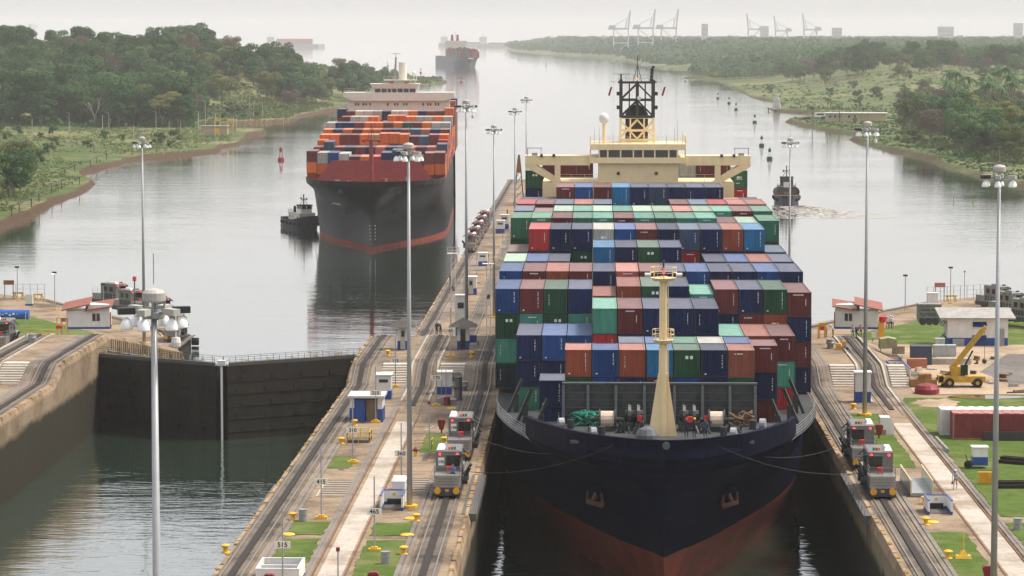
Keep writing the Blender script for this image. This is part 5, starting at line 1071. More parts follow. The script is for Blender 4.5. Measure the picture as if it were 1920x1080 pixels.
for k, (y, l) in enumerate(((642,'nearest mule of the row parked on the centre approach wall'), (664,'second mule of the row parked on the centre approach wall'), (684,'third mule of the parked row on the centre approach wall'), (704,'fourth mule of the parked row on the centre approach wall'), (724,'farthest mule of the parked row on the centre approach wall'))):
    mule((-27.16,y,2.1), 0, l, None, side=-1)
for k, (px, py, l) in enumerate(((1868,577,'old grey mule at the left end of the scrap row behind the right building'), (1893,590,'old grey mule in the middle of the scrap row by the right edge'), (1921,605,'old grey mule at the right picture edge of the scrap row'))):
    mule((69.20,509.10,2.30) if k == 0 else (69.45,494.44,2.50) if k == 1 else (69.53,477.69,2.80), math.radians(28), l, None, True, 1)
# tow lines from the mules to the bow
def cable(name, a, b, sag, r, mat, label=None, cat=None, n=14):
    a = Vector(a); b = Vector(b); pts = [a.lerp(b, i/n)-Vector((0,0,sag*4*(i/n)*(1-i/n))) for i in range(n+1)]
    o = MB().tube(pts, r, 5).build(name, mat)
    if label: tag(o, label, cat)
    return o
cable('tow_cable', (-11.2,259,10.8), (1.8,250.0,14.6), .9, .022, 'steel_dark', 'tow cable from the mule with the seated man to the bow', 'cable'); cable('tow_cable', (-11.2,281,10.8), (1.5,250.2,14.6), 1.2, .022, 'steel_dark', 'tow cable from the mule behind the seated man to the bow', 'cable')
cable('tow_cable', (23.3,259,10.8), (10.2,250.0,14.6), .9, .022, 'steel_dark', 'tow cable from the near right mule to the bow', 'cable'); cable('tow_cable', (23.3,277,10.8), (10.4,250.2,14.6), 1.2, .022, 'steel_dark', 'tow cable from the upper right mule to the bow', 'cable')
cable('tow_line', (-67.66,710.28,3.00), (-65.0,697,11.5), 0, .08, 'rope_brown', 'tow line slanting from the left tug up to the channel ship', 'rope')
# ------------------------------------------------------------ distance signs
def dsign(x, n, y=None):
    y = 369.9-.3048*n if y is None else y; z = deck_z(y)
    t = thing('distance_sign', (x,y,z), 'white distance plate reading %d on a thin pole' % n, 'sign', 'numbered distance signs')
    MB().cyl((0,0,0), (0,0,5.9), .07, .05, 8).build('pole', 'pole_grey', t); MB().box(-.48,-.3,0,.48,.3,.22).box(-.25,-.2,.2,.25,.2,.36).build('base', 'yellow_paint', t)
    MB().box(-.58,-.11,2.9,.58,-.07,3.42).build('plate', 'sign_plate', t); text('number', str(n), .5, 'black_mark', t, (0,-.12,3.15))
#M('sign_plate', (.70,.66,.56), .5, var=.05)
for n in (515,415,310,215,115): dsign(-22.85, n)
for n in (465,360,170,65): dsign(-17.26, n)
for x, y, n, lab in ((-22.4,500,0,'nearest plain sign pole on the centre approach wall'), (-22.6,560,1,'second plain sign pole on the centre approach wall'), (-19.4,616,2,'third plain sign pole on the centre approach wall')):
    t = thing('distance_sign', (x,y,2), lab, 'sign', 'numbered distance signs'); MB().cyl((0,0,0), (0,0,5.9), .09, .07, 8).build('pole', 'pole_grey', t)
    MB().box(-.6,-.11,2.7,.6,-.07,3.2).build('plate', 'sign_plate', t); MB().box(-.6,-.3,0,.6,.3,.3).build('base', 'yellow_paint', t)
# ------------------------------------------------------------ small lock furniture
BOL = MB().lathe((0,0,0), [(.36,0),(.36,.08),(.2,.14),(.17,.42),(.34,.5),(.36,.62),(.2,.7)], 12).mesh('bollard', 'yellow_paint')
def bollard(p, lab): tag(put('bollard', BOL, None, p), lab, 'bollard', 'yellow bollards on the lock walls')
for (p, l) in (((-28.83,227.00,9.10),'yellow bollard behind the white walled pit'), ((-25.16,242.54,9.10),'yellow bollard beside the grey drum near sign 415'), ((-32.06,269.28,9.10),'x'), ((-25.05,288.28,9.10),'yellow bollard at the grass left of sign 310'), ((-24.83,301.77,9.10),'yellow bollard between railing and blue booth'),
               ((-14.87,226.69,9.10),'yellow bollard on the grass right of sign 465'), ((-14.82,242.29,9.10),'yellow bollard at the foot of the centre mast'), ((-14.91,288.94,9.10),'yellow bollard beside mule 199'), ((-14.76,332.12,9.10),'yellow bollard at the stairs right of the duct'), ((-24.88,351.14,11.00),'yellow bollard at the stair head by sign 115'), ((-14.70,349.68,11.00),'yellow bollard at the stair head by sign 65'),
               ((27.30,226.02,9.10),'yellow bollard on the lower right grass'), ((27.31,241.62,9.10),'yellow bollard in front of the white stair pit'), ((27.85,316.69,9.10),'yellow bollard at the grass corner by the right mast'), ((28.45,252.72,9.10),'yellow bollard beside the footbridge')):
    if l != 'x': bollard(p, l)
for p, l in (((-24.83,235.47,9.10),'flat yellow cleat between two left grass squares'), ((-15.14,235.49,9.10),'flat yellow cleat on the slab above the right grass square'), ((-15.39,243.63,9.10),'flat yellow cleat beside the centre mast bollard'), ((27.99,242.97,9.10),'flat yellow cleat in front of the stair pit'), ((-15.45,316.36,9.10),'flat yellow cleat by the bins under sign 170')):
    tag(MB().lathe((0,0,0), [(.55,0),(.6,.05),(.5,.12),(.1,.14)], 14).build('cleat', 'yellow_paint', None, p), l, 'cleat')
DRUM = MB().lathe((0,0,0), [(.32,0),(.34,.05),(.33,.5),(.36,.55),(.35,.9),(.38,1.0),(.3,1.0)], 14)
for p, l in (((-24.29,242.29,9.10),'grey steel drum between bollard and sign 415'), ((-15.99,222.49,9.10),'grey drum bin standing on the grass near sign 465'), ((34.54,239.47,9.10),'grey drum bin at the right picture edge')):
    tag(DRUM.build('drum_bin', 'steel_grey', None, p), l, 'bin')
HYD = [((-15.58,296.73,9.10),'red wedge valve post on the grass before mule 199'), ((-23.59,210.64,9.10),'red wedge valve post in front of the white pit'), ((-16.11,211.67,9.10),'red wedge valve post at the bottom centre of the wall'), ((28.44,294.02,9.10),'red wedge valve post beside the upper right mule'), ((28.95,215.45,9.10),'red wedge valve post at the bottom right mast')]
for p, l in HYD:
    t = thing('valve_post', p, l, 'valve post'); MB().box(-.08,-.08,0,.08,.08,.5).build('post', 'rust', t)
    MB().taper(-.2,-.15,.2,.15,.35,-.42,-.3,.42,.3,1.25).build('housing', 'dark_red', t); MB().extY([(-.42,1.25),(.42,1.25),(.25,1.42),(-.25,1.42)], -.3, .3).build('cap', 'dark_red', t)
    if 'mule 199' in l: MB().cyl((-.3,0,.9), (-1.6,-.4,.3), .06, n=6).build('lever', 'white_paint', t)
# lawns
def lawn(poly, lab, z=9.1, mat='lawn', name='lawn', h=.05):
    x0, x1 = min(p[0] for p in poly), max(p[0] for p in poly); rg = random.Random(int(poly[0][1])); pp = []
    for (ax,ay), (bx,by) in zip(poly, poly[1:]+poly[:1]):
        n = max(2, int(math.hypot(bx-ax, by-ay)/.8)); pp += [(ax+(bx-ax)*i/n+rg.uniform(-.16,.16), ay+(by-ay)*i/n+rg.uniform(-.2,.2)) for i in range(n)]
    o = MB().prism(pp, z-.02, z+h).build(name, mat); tag(o, kind='structure'); return o
def LP(a, b, c, d, *k, **q): lawn([a,b,c,d], *k, **q)
LP((-25.0,235.5),(-22.0,235.5),(-22.0,241.8),(-25.0,241.8), 0); LP((-25.0,219.5),(-22.0,219.5),(-22.0,233.5),(-25.0,233.5), 0); LP((-25.0,272),(-22.9,272),(-22.9,280),(-25.0,280), 0)
LP((-18.2,235.2),(-15.0,235.2),(-15.0,241.5),(-18.2,241.5), 0); LP((-18.2,205),(-15.0,205),(-15.0,233),(-18.2,233), 0); LP((-17.0,283),(-14.9,283),(-14.9,296),(-17.0,296), 0)
LP((26.6,205),(30.1,205),(30.1,238),(26.6,238), 0); LP((26.6,274),(30.1,274),(30.1,313),(26.6,313), 0)
LP((34.0,200),(60,200),(60,243),(34.0,243), 0); LP((34.0,246),(60,246),(60,327),(34.0,327), 0)
# grates
def grate(x, y, w_, l_, n, lab):
    t = thing('deck_grate', (x,y,9.1), lab, 'grate'); MB().box(-w_/2,-l_/2,0,w_/2,l_/2,.02).build('pit', 'walkway_dark', t)
    for i in range(n): MB().box(-w_/2,-l_/2+l_*(i+.3)/n,.02,w_/2,-l_/2+l_*(i+.6)/n,.05).build('slat', 'tan', t)
    MB().box(-w_/2-.15,-l_/2-.15,0,-w_/2,l_/2+.15,.06).box(w_/2,-l_/2-.15,0,w_/2+.15,l_/2+.15,.06).box(-w_/2,-l_/2-.15,0,w_/2,-l_/2,.06).box(-w_/2,l_/2,0,w_/2,l_/2+.15,.06).build('rim', 'concrete_pale', t)
grate(-23.0, 260, 2.6, 9, 7, 'slatted deck grate right of sign 415'); grate(-15.6, 262, 2.4, 8, 6, 'slatted deck grate behind the centre mast'); grate(27.6, 262, 2.6, 7, 6, 'slatted deck grate left of the footbridge')
M('slab_dark', (.12,.095,.075), .85)  # dark colour of the drain covers
for p in ((-23.6,281),(-16.2,287)): tag(MB().box(-.25,-7,0,.25,7,.02).build('drain_cover', 'slab_dark', None, (p[0],p[1]-3,9.11)), 'long narrow drain cover %s' % ('below sign 310' if p[0] < -20 else 'left of mule 195'), 'drain cover')
# white pit with blue base (bottom left) and stair pits
def pit(p, w_, l_, h_, label, mid=False, roof=False):
    t = thing('stair_pit', p, label, 'stair enclosure'); th = .16
    for k, (a, b_, c, d) in enumerate(((-w_/2,0,-w_/2+th,l_),(w_/2-th,0,w_/2,l_),(-w_/2+th,l_-th,w_/2-th,l_))+(((-w_/2+th,0,w_/2-th,th),) if mid else ())):
        MB().box(a,b_,0,c,d,.3).build('skirting', 'blue_paint', t); MB().box(a,b_,.3,c,d,h_).build('wall', 'white_paint', t)
        MB().box(a-.01,b_-.01,h_,c+.01,d+.01,h_+.1).build('coping', 'white_paint' if mid else 'blue_rim', t)
    if mid: MB().box(-w_/2+th,l_*.55,0,w_/2-th,l_*.55+th,h_-.1).build('cross_wall', 'white_paint', t)
    MB().box(-w_/2+th,th if mid else .8,.02,w_/2-th,l_-th,.06).build('stair_well', 'walkway_dark', t)
    if not mid: MB().box(-.6,l_-th-.05,.05,.6,l_-th-.01,.55).build('opening', 'black_mark', t); MB().box(-.12,l_-th-.05,h_-.4,.12,l_-th-.02,h_-.2).build('hatch', 'yellow_paint', t)
    if roof: MB().box(-.2,l_,0,w_/2-.1,l_+2.2,2.0).taper(-.25,l_-.05,w_/2,l_+2.3,2.0,-.15,l_+.1,w_/2-.1,l_+2.2,2.2).build('shelter', 'white_paint', t)
M('blue_rim', (.10,.13,.34), .5)
pit((-23.28,213.13,9.10), 3.2, 4.6, 1.25, 'open white walled pit with blue base at the bottom of the wall', True)
pit((-17.28,247.71,9.10), 2.0, 3.4, 1.25, 'white stair enclosure with shelter beside the centre mast', False, True)
pit((29.10,246.81,9.10), 2.1, 3.2, 1.2, 'white stair enclosure with blue rim on the right wall')
pit((35.93,343.88,9.10), 2.0, 9, 1.3, 'long white stair enclosure with blue rim beside the yard stairs')
# booths
def booth(p, w_, d_, h_, label, roof='flat', rz=0, door=True, name='booth', ladder=False):
    t = thing(name, p, label, 'booth', rz=rz); hb3 = h_*.38
    MB().box(-w_/2,0,0,w_/2,d_,hb3).build('lower_wall', 'blue_paint', t); MB().box(-w_/2,0,hb3,w_/2,d_,h_).build('upper_wall', 'white_paint', t)
    if roof == 'flat': MB().box(-w_/2-.12,-.15,h_,w_/2+.12,d_+.15,h_+.14).build('roof', 'white_paint', t)
    elif roof == 'hip':
        MB().add([(-w_*1.2,-w_*.7,h_-.05),(w_*1.2,-w_*.7,h_-.05),(w_*1.2,d_+w_*.7,h_-.05),(-w_*1.2,d_+w_*.7,h_-.05),(0,d_/2,h_+1.0)], [(0,1,4),(1,2,4),(2,3,4),(3,0,4),(3,2,1,0)]).build('roof', 'roof_dark', t)
    if door:
        MB().box(-w_*.22,-.03,.1,w_*.22,-.005,h_-.35).build('door', 'door_grey' if door == 1 else 'glass_dark', t); MB().box(-w_*.14,-.05,h_*.55,w_*.14,-.031,h_*.8).build('window', 'glass_dark', t)
    elif door is None: MB().box(-w_*.3,-.03,h_*.72,w_*.3,-.005,h_*.85).build('louvre', 'steel_dark', t)
    if ladder: MB().bar((-.3,-.12,0), (-.3,-.12,h_+.5), .05).bar((.2,-.12,0), (.2,-.12,h_+.5), .05).add([], []).build('ladder', 'pole_grey', t)
    return t
M('door_grey', (.52,.50,.44), .6)
booth((-23.49,357.76,11.00), 1.35, 1.5, 2.9, 'white and blue booth with dark hip roof left on the wall crest', 'hip')
booth((-16.16,357.96,11.00), 1.45, 1.5, 2.9, 'white and blue booth with dark hip roof and open door, by sign 65', 'hip', door=2)
booth((-23.42,323.58,9.10), 1.65, 2.2, 2.7, 'small white and blue kiosk behind the blue-doored shed', door=None)
booth((-16.92,328.11,9.10), 1.6, 1.8, 2.5, 'white and blue kiosk with ladder beside the round duct', door=False, ladder=True)
booth((29.38,322.25,9.10), 1.7, 1.7, 3.3, 'tall white and blue kiosk in front of the right mast', door=False)
booth((-22.67,534.83,2.00), 2.0, 2.2, 3.2, 'white and blue kiosk on the near approach wall beside the mast')
booth((-23.08,601.42,2.00), 1.8, 2.0, 2.6, 'small white kiosk in the middle of the approach wall', door=None)
booth((-22.66,699.63,2.00), 2.0, 2.0, 3.0, 'white kiosk at the front beside the parked mules', door=None); booth((-22.11,714.94,2.00), 2.0, 2.0, 3.4, 'white kiosk just behind another by the parked mules', door=None)
booth((-20.85,454.53,2.00), 1.6, 1.6, 7.0, 'tall white and blue pump house below the wall crest', door=None)
t = thing('shed', (-23.68,304.73,9.10), 'blue and white shed with flat grey roof and open tan doorway', 'shed')
MB().box(-1.9,.02,0,-1.45,3.6,2.6).box(-1.45,3.4,0,1.5,3.6,2.6).box(1.0,.02,0,1.5,3.4,2.6).build('upper_wall', 'white_paint', t)
MB().box(-1.93,0,0,-1.43,3.62,1.5).box(1.0,0,0,1.53,3.62,1.4).build('lower_wall', 'blue_paint', t); MB().box(-1.43,.05,0,-.3,.15,2.35).build('door', 'blue_paint', t); MB().box(-.3,1.2,0,1.0,1.3,2.35).box(-.3,.1,0,1.0,1.2,.04).build('inner_wall', 'tan', t)
MB().box(-1.45,.1,2.35,1.0,.2,2.6).build('lintel', 'steel_dark', t); MB().box(-2.1,-.5,2.6,1.75,4.0,2.82).build('roof', 'roof_pale', t)

t = thing('railing', (-23.43,289.08,9.10), 'yellow railing round a pit in front of the blue shed', 'railing'); MB().rail([(-1.1,0,0),(1.1,0,0),(1.1,2.6,0)], 1.1, .04, 1.1, 2).rail([(1.1,2.6,0),(-1.1,2.6,0),(-1.1,0,0)], 1.1, .04, 1.1, 2).build('guard_rail', 'yellow_paint', t); MB().box(-1.0,.1,0,1.0,2.5,.3).build('pit_curb', 'concrete_track', t)
t = thing('railing', (-16.80,284.40,9.10), 'low yellow railing with hydrant left of mule 199', 'railing'); MB().rail([(-.7,0,0),(.9,0,0),(.9,1.8,0)], 1.0, .035, 1.0, 2).build('guard_rail', 'yellow_paint', t)
t = thing('fire_hydrant', (-17.21,280.03,9.10), 'small red and yellow hydrant below the low railing', 'hydrant'); MB().cyl((0,0,0), (0,0,.5), .16, n=10).build('body', 'yellow_paint', t); MB().lathe((0,0,.5), [(.2,0),(.22,.2),(.1,.4)], 10).bar((-.3,0,.62), (.3,0,.62), .14).build('bonnet', 'dark_red', t)
# duct and bins under sign 170
t = thing('vent_duct', (-15.11,322.87,9.10), 'large grey bent vent duct beside the ladder kiosk', 'duct'); MB().cyl((0,0,0), (0,0,2.5), .45, n=14).build('pipe', 'mule_grey', t); MB().cyl((0,0,2.5), (0,-.35,2.95), .45, .47, n=14).cyl((0,.1,2.6), (0,-.45,2.75), .45, n=14).build('elbow', 'mule_grey', t); MB().box(-.5,-.5,1.45,.5,.5,1.6).build('collar', 'steel_dark', t)
t = thing('bin', (-16.92,319.07,9.10), 'grey slant-lid bin at the foot of sign 170', 'bin'); MB().extY([(-.5,0),(.5,0),(.55,1.0),(-.5,.6)], 0, .8).build('box', 'steel_grey', t)
tag(DRUM.build('oil_drum', 'dark_red', None, (-16.14,318.63,9.10)), 'dark red drum between two grey bins', 'drum')
tag(MB().box(-.5,0,0,.5,.7,.6).taper(-.55,-.05,.55,.75,.6,-.45,.1,.45,.7,.72).build('crate', 'steel_grey', None, (-15.64,319.11,9.10)), 'low grey box right of the dark red drum', 'box')
for p, l in (((-23.83,332.82,11.00),'grey round vent on the left stair side'), ((-14.91,331.50,11.00),'grey round vent on the right stair side'), ((28.86,360.90,9.90),'grey round vent behind the yellow pump'), ((-70.28,364.45,9.60),'silver round vent at the left stairs'), ((-16.65,337.30,11.00),'small dark vent beside the bent duct')):
    tag(MB().lathe((0,0,0), [(.4,0),(.4,.5),(.55,.55),(.55,.75),(.5,.8),(.5,1.15),(.1,1.2)], 14).build('round_vent', 'steel_grey', None, (p[0],p[1],gz(p[0],p[1]))), l, 'vent')
# pylons with platforms on the approach wall
for p, h_, l in (((-22.36,461.76,2.00), 13, 'white lattice signal pylon with railed platform, left'), ((-16.52,453.86,2.00), 12, 'white lattice signal pylon beside the ship side')):
    t = thing('signal_pylon', p, l, 'pylon'); q = MB()
    for x in (-.3,.3):
        for y in (-.3,.3): q.bar((x,y,0), (x,y,h_), .12)
    for k in range(int(h_)): q.bar((-.3,-.3,k), (.3,-.3,k+1), .07); q.bar((.3,-.3,k), (.3,.3,k+1), .07)
    q.build('lattice', 'white_paint', t); MB().box(-.9,-.7,h_,.9,.7,h_+.1).rail([(-.9,-.7,h_),(.9,-.7,h_),(.9,.7,h_)], 1.1, .04, .6, 2).build('platform', 'white_paint', t); MB().box(-.25,-.25,h_*.55,.25,.25,h_*.55+.7).cyl((0,0,h_), (0,0,h_+1.6), .05).build('signal_head', 'dark_red', t)
# red wedge and hand cart near the crest
t = thing('hand_cart', (-15.06,362.93,11.00), 'blue two-wheeled cart beside the open-door booth', 'cart'); MB().box(-.5,-.3,.4,.4,.3,1.3).build('tank', 'blue_paint', t)
for s in (-1, 1): MB().cyl((s*.5,0,.3), (s*.62,0,.3), .3, n=12).build('wheel', 'black_rubber', t)
# left wall bits
def post_lamp(p, h_, lab, lit=None, head='steel_dark'):
    t = thing('lamp_post', p, lab, 'lamp post'); MB().cyl((0,0,0), (0,0,h_), .09, .06, 8).build('pole', 'pole_grey', t); MB().box(-.3,-.3,0,.3,.3,.2).build('base', 'yellow_paint', t)
    MB().box(-.4,-.2,h_,.35,.2,h_+.3).build('head', head, t)
    if lit: MB().box(-.42,-.22,h_-.08,-.02,.2,h_).build('bulb', lit, t)
M('lamp_glow', (1,.62,.35), .3, var=0, emit=5)
post_lamp((-92.95,502.69,2.10), 6.3, 'slim lamp post with its orange lamp lit by the left bank', 'lamp_glow'); post_lamp((-102.94,520.69,2.10), 5.8, 'slim lamp post behind the small brown sign at left'); post_lamp((-83.23,494.75,2.60), 4.5, 'short lamp post behind the left red roof')
post_lamp((52.77,501.97,2.10), 6.2, 'slim lamp post left of the white pump box'); post_lamp((62.51,519.15,2.10), 6.2, 'slim lamp post right of the pink sign board'); 
t = thing('signal_post', (-76.39,485.19,2.10), 'signal post with a red lamp head above the left mules', 'signal'); MB().cyl((0,0,0), (0,0,6.6), .1, n=8).build('pole', 'steel_dark', t); MB().lathe((0,0,6.5), [(.3,0),(.34,.15),(.3,.7),(.1,.8)], 10).build('red_lens', 'red_paint', t); MB().box(-.35,-.2,4.6,.1,.2,5.2).build('box', 'steel_grey', t)
def redhut(p, rz, lab, flip):
    t = thing('hut', p, lab, 'hut', 'red-roofed lockside huts', rz); s = flip
    MB().box(-2.9,0,0,2.9,3.2,2.5).build('wall', 'white_paint', t); MB().box(-2.93,-.03,0,2.93,3.23,.28).build('skirting', 'blue_paint', t)
    MB().add([(s*-3.3,-.6,3.0),(s*.4,-.6,2.45),(s*.4,3.8,3.1),(s*-3.3,3.8,3.65),(s*-3.3,-.6,3.15),(s*.4,-.6,2.6),(s*.4,3.8,3.25),(s*-3.3,3.8,3.8)], [(0,3,2,1),(4,5,6,7),(0,1,5,4),(1,2,6,5),(2,3,7,6),(3,0,4,7)]).build('roof', 'roof_red', t)
    MB().add([(s*-.3,-.6,3.3),(s*3.5,-.6,2.5),(s*3.5,3.8,3.15),(s*-.3,3.8,3.95),(s*-.3,-.6,3.45),(s*3.5,-.6,2.65),(s*3.5,3.8,3.3),(s*-.3,3.8,4.1)], [(0,3,2,1),(4,5,6,7),(0,1,5,4),(1,2,6,5),(2,3,7,6),(3,0,4,7)]).build('roof', 'roof_red', t)
    MB().ext([(0,2.5),(3.2,2.5),(3.2,3.3),(0,3.3)], -2.8 if s > 0 else 0, 0 if s > 0 else 2.8).build('gable_wall', 'white_paint', t)
    w_ = MB().box(s*-1.1-.5,-.05,1.1,s*-1.1+.5,-.01,2.1).build('window', 'glass_dark', t); MB().box(s*-1.1-.04,-.07,1.1,s*-1.1+.04,-.051,2.1).build('mullion', 'white_paint', w_)
    MB().box(s*-2.96-.06,.3,0,s*-2.96+.06,1.3,2.2).build('door', 'roof_red', t)
redhut((-68.54,394.80,9.70), math.radians(4), 'white hut with two red roof slopes beside the left curve', -1)
redhut((35.30,397.75,9.70), math.radians(-4), 'white hut with two red roof slopes beside the ship on the right', 1)
t = thing('banner_sign', (-88.55,443.16,6.00), 'blue rolled banner sign with white script at the left edge', 'sign'); MB().cyl((-4.2,0,1.0), (2.6,0,1.0), .75, n=12).build('banner', 'blue_banner', t)
for i in range(9): MB().box(-3.6+i*.55,-.78,.85+.15*(i%3),-3.25+i*.55,-.74,1.1+.2*(i%2)).build('script', 'white_mark', t)
M('blue_banner', (.02,.10,.42), .5)
bpy.data.objects['banner'].active_material = MATS['blue_banner']
t = thing('cabinet', (-92.84,479.32,5.00), 'white cabinet with blue base on a post at left', 'cabinet'); MB().box(-.6,-.3,0,.6,.3,.3).build('foot', 'blue_paint', t); MB().box(-.6,-.3,.3,.6,.3,1.9).build('box', 'white_paint', t)
t = thing('thin_post', (-71.37,365.93,9.30), 'thin pole on a yellow foot at the left stairs', 'post'); MB().cyl((0,0,0), (0,0,5.4), .07, n=6).build('pole', 'pole_grey', t); MB().box(-.5,-.3,0,.5,.3,.2).build('base', 'yellow_paint', t)
for p, l in (((-103.47,523.85,2.10),'yellow buffer frame, left of the pair at the track end'), ((-99.43,520.79,2.10),'yellow buffer frame, right of the pair at the track end'), ((62.98,522.26,2.10),'yellow buffer frame by the right fence')):
    t = thing('buffer_stop', p, l, 'buffer stop'); q = MB().box(-1.0,-.1,.9,1.0,.1,1.2)
    for x in (-.7,.7): q.bar((x,0,0), (x,0,1), .2); q.bar((x,0,1), (x+.5,1.2,0), .15)
    q.build('frame', 'yellow_paint', t)
def board_sign(p, w_, h_, lab, mat, topz=2.6):
    t = thing('sign_board', p, lab, 'sign'); MB().box(-w_/2,-.06,topz,w_/2,.06,topz+h_).build('panel', mat, t)
    for x in (-w_*.4,w_*.4): MB().box(x-.08,-.05,0,x+.08,.05,topz).build('post', 'steel_grey', t)
    return t
M('pinkish', (.50,.17,.13), .6)
board_sign((-104.88,522.75,2.10), 1.9, .8, 'brown sign board on two posts at the left bank', 'roof_red'); board_sign((60.99,522.21,2.10), 1.9, .8, 'pink sign board on two posts at the right bank', 'pinkish')
board_sign((-70.25,386.57,9.60), .9, .5, 'small red board beside the yellow frame at left', 'roof_red', 1.9); board_sign((36.37,380.91,9.80), 1.2, .7, 'small white notice board left of the green tarp', 'sign_plate', .5); board_sign((52.62,386.15,9.30), .4, .8, 'tiny white notice on a post in the dirt yard', 'sign_plate', .8) if 0 else 0
t = thing('fence', (-72.76,382.62,10.00), 'low yellow rail fence at the left plateau edge', 'railing'); MB().rail([(-2.0,0,0),(2.4,-3,0)], 1.0, .04, .8, 2).build('rails', 'yellow_paint', t)
t = thing('yellow_frame', (-69.74,380.66,10.00), 'tall yellow frame with red box at the left plateau', 'frame'); MB().bar((-.4,0,0), (-.4,0,2.6), .12).bar((.1,0,0), (.1,0,2.6), .12).bar((.8,0,0), (.8,0,2.4), .12).bar((-.4,0,2.6), (.1,0,2.6), .12).build('frame', 'yellow_paint', t); MB().box(-.5,-.2,1.2,.3,.2,1.6).build('box', 'red_paint', t)
t = thing('hand_truck', (-70.60,373.00,9.90), 'small yellow and black wheeled cart on the left wall', 'cart'); MB().box(-.1,-.2,.3,.4,.2,1.3).build('body', 'yellow_paint', t); MB().cyl((-.2,-.25,.35), (-.2,.25,.35), .35, n=12).build('wheel', 'black_rubber', t)
# ------------------------------------------------------------ right-hand yard
def sheet(pts, mat, name, z): tag(MB().prism([(p[0],p[1]) for p in pts], z-.02, z+.075).build(name, mat), kind='structure')
sheet([(36,330),(62,330),(62,383),(36,383)], 'dirt', 'dirt_yard', 9.1); sheet([(48,340),(80,340),(80,372),(52,372),(46,352)], 'asphalt', 'asphalt_pad', 9.105)
t = thing('site_office', (49.58,381.99,9.17), 'white block building with blue base and flat grey roof in the yard', 'building')
MB().box(-3.9,0,0,3.9,4.6,1.0).build('lower_wall', 'blue_paint', t); MB().box(-3.9,0,1.0,3.9,4.6,3.6).build('upper_wall', 'white_paint', t)
MB().add([(-5.0,-.8,3.5),(4.8,-.8,3.5),(4.8,5.4,4.3),(-5.0,5.4,4.3),(-5.0,-.8,3.68),(4.8,-.8,3.68),(4.8,5.4,4.48),(-5.0,5.4,4.48)], [(0,3,2,1),(4,5,6,7),(0,1,5,4),(1,2,6,5),(2,3,7,6),(3,0,4,7)]).build('roof', 'roof_grey', t)
for z in (2.5, .75): MB().add([(-.7,-.05,z+.6),(1.1,-.05,z+.6),(1.1,-.6,z),(-.7,-.6,z)], [(0,1,2,3),(3,2,1,0)]).build('awning', 'blue_paint', t)
MB().box(-.6,-.03,1.5,1.0,-.01,2.4).build('shutter', 'white_mark', t); MB().box(2.6,-.3,0,3.4,-.01,2.2).build('locker', 'steel_grey', t); MB().box(-3.3,-.7,.0,-1.8,-.01,.9).build('box', 'steel_grey', t)
for y, z in ((1,2.4),(3,2.4),(2,.8)): MB().add([(-3.92,y,z+.6),(-3.92,y+1.1,z+.6),(-4.5,y+1.1,z),(-4.5,y,z)], [(0,1,2,3),(3,2,1,0)]).build('awning', 'blue_paint', t)
# mobile crane
t = thing('mobile_crane', (41.70,336.18,9.17), 'yellow mobile crane with raised boom standing by a puddle', 'crane')
MB().box(-2.4,0,.6,2.9,2.2,1.3).box(-2.5,0,.5,-1.9,.2,1.4).build('chassis', 'crane_yellow', t)
for x in (-1.2, 2.0):
    for y in (0, 1.9): w_ = MB().cyl((x,y-.1,.55), (x,y+.35,.55), .55, n=16).build('wheel', 'black_rubber', t); MB().cyl((x,y-.13,.55), (x,y-.09,.55), .22, n=10).build('hub', 'crane_yellow', w_)
MB().box(-1.0,.4,1.3,.6,1.8,2.3).build('turntable', 'crane_yellow', t); MB().box(.1,.2,1.4,.9,.8,2.6).build('cab', 'glass_dark', t)
MB().bar((-.9,1.1,2.0), (2.6,.6,6.6), .55, .6).build('boom', 'crane_yellow', t); MB().bar((1.6,.75,5.2), (2.9,.55,7.0), .42, .45).build('boom_tip', 'crane_yellow', t); MB().bar((.2,1.0,1.6), (1.5,.8,4.2), .2).build('ram', 'steel_dark', t)
MB().cyl((2.8,.5,6.7), (2.8,.5,3.2), .03, n=5).lathe((2.8,.5,2.7), [(.1,0),(.28,.2),(.25,.5),(.05,.65)], 8).build('hook', 'steel_dark', t)
MB().box(-5.6,.2,.1,-2.6,2.0,.9).box(-4.6,.4,.9,-3.2,1.8,1.5).bar((-2.6,1,.9), (-1.0,1.1,1.6), .3).build('outrigger_deck', 'crane_rust', t)
M('crane_yellow', (.55,.33,.04), .55, var=.2); M('crane_rust', (.30,.16,.05), .7, var=.35)
for ch in t.children:
    nm = ch.name.split('.')[0]; ch.active_material = {'chassis':MATS['crane_yellow'],'turntable':MATS['crane_yellow'],'boom':MATS['crane_yellow'],'boom_tip':MATS['crane_yellow'],'outrigger_deck':MATS['crane_rust']}.get(nm, ch.active_material)
    for g_ in ch.children: g_.active_material = MATS['crane_yellow']
tag(MB().prism([(-3,0),(-1,-1.6),(2,-1.9),(5,-1.0),(6.5,.6),(2,1.6),(-2,1.2)], 0, .012).build('puddle', 'puddle', None, (42.19,327.68,9.18)), kind='structure')
for i, (x0, y0, rx, ry) in enumerate(((44.5,297,5.5,7),(37.5,322,3.0,5),(52,268,7,5),(40,250,3,3))):     # bare worn earth in the yard grass
    rg = random.Random(i); tag(MB().prism([(x0+rx*math.cos(a)*rg.uniform(.6,1.1), y0+ry*math.sin(a)*rg.uniform(.6,1.1)) for a in [k*PI/9 for k in range(18)]], 9.1, 9.165).build('bare_earth', 'dirt', None), kind='structure')
rg = random.Random(77)
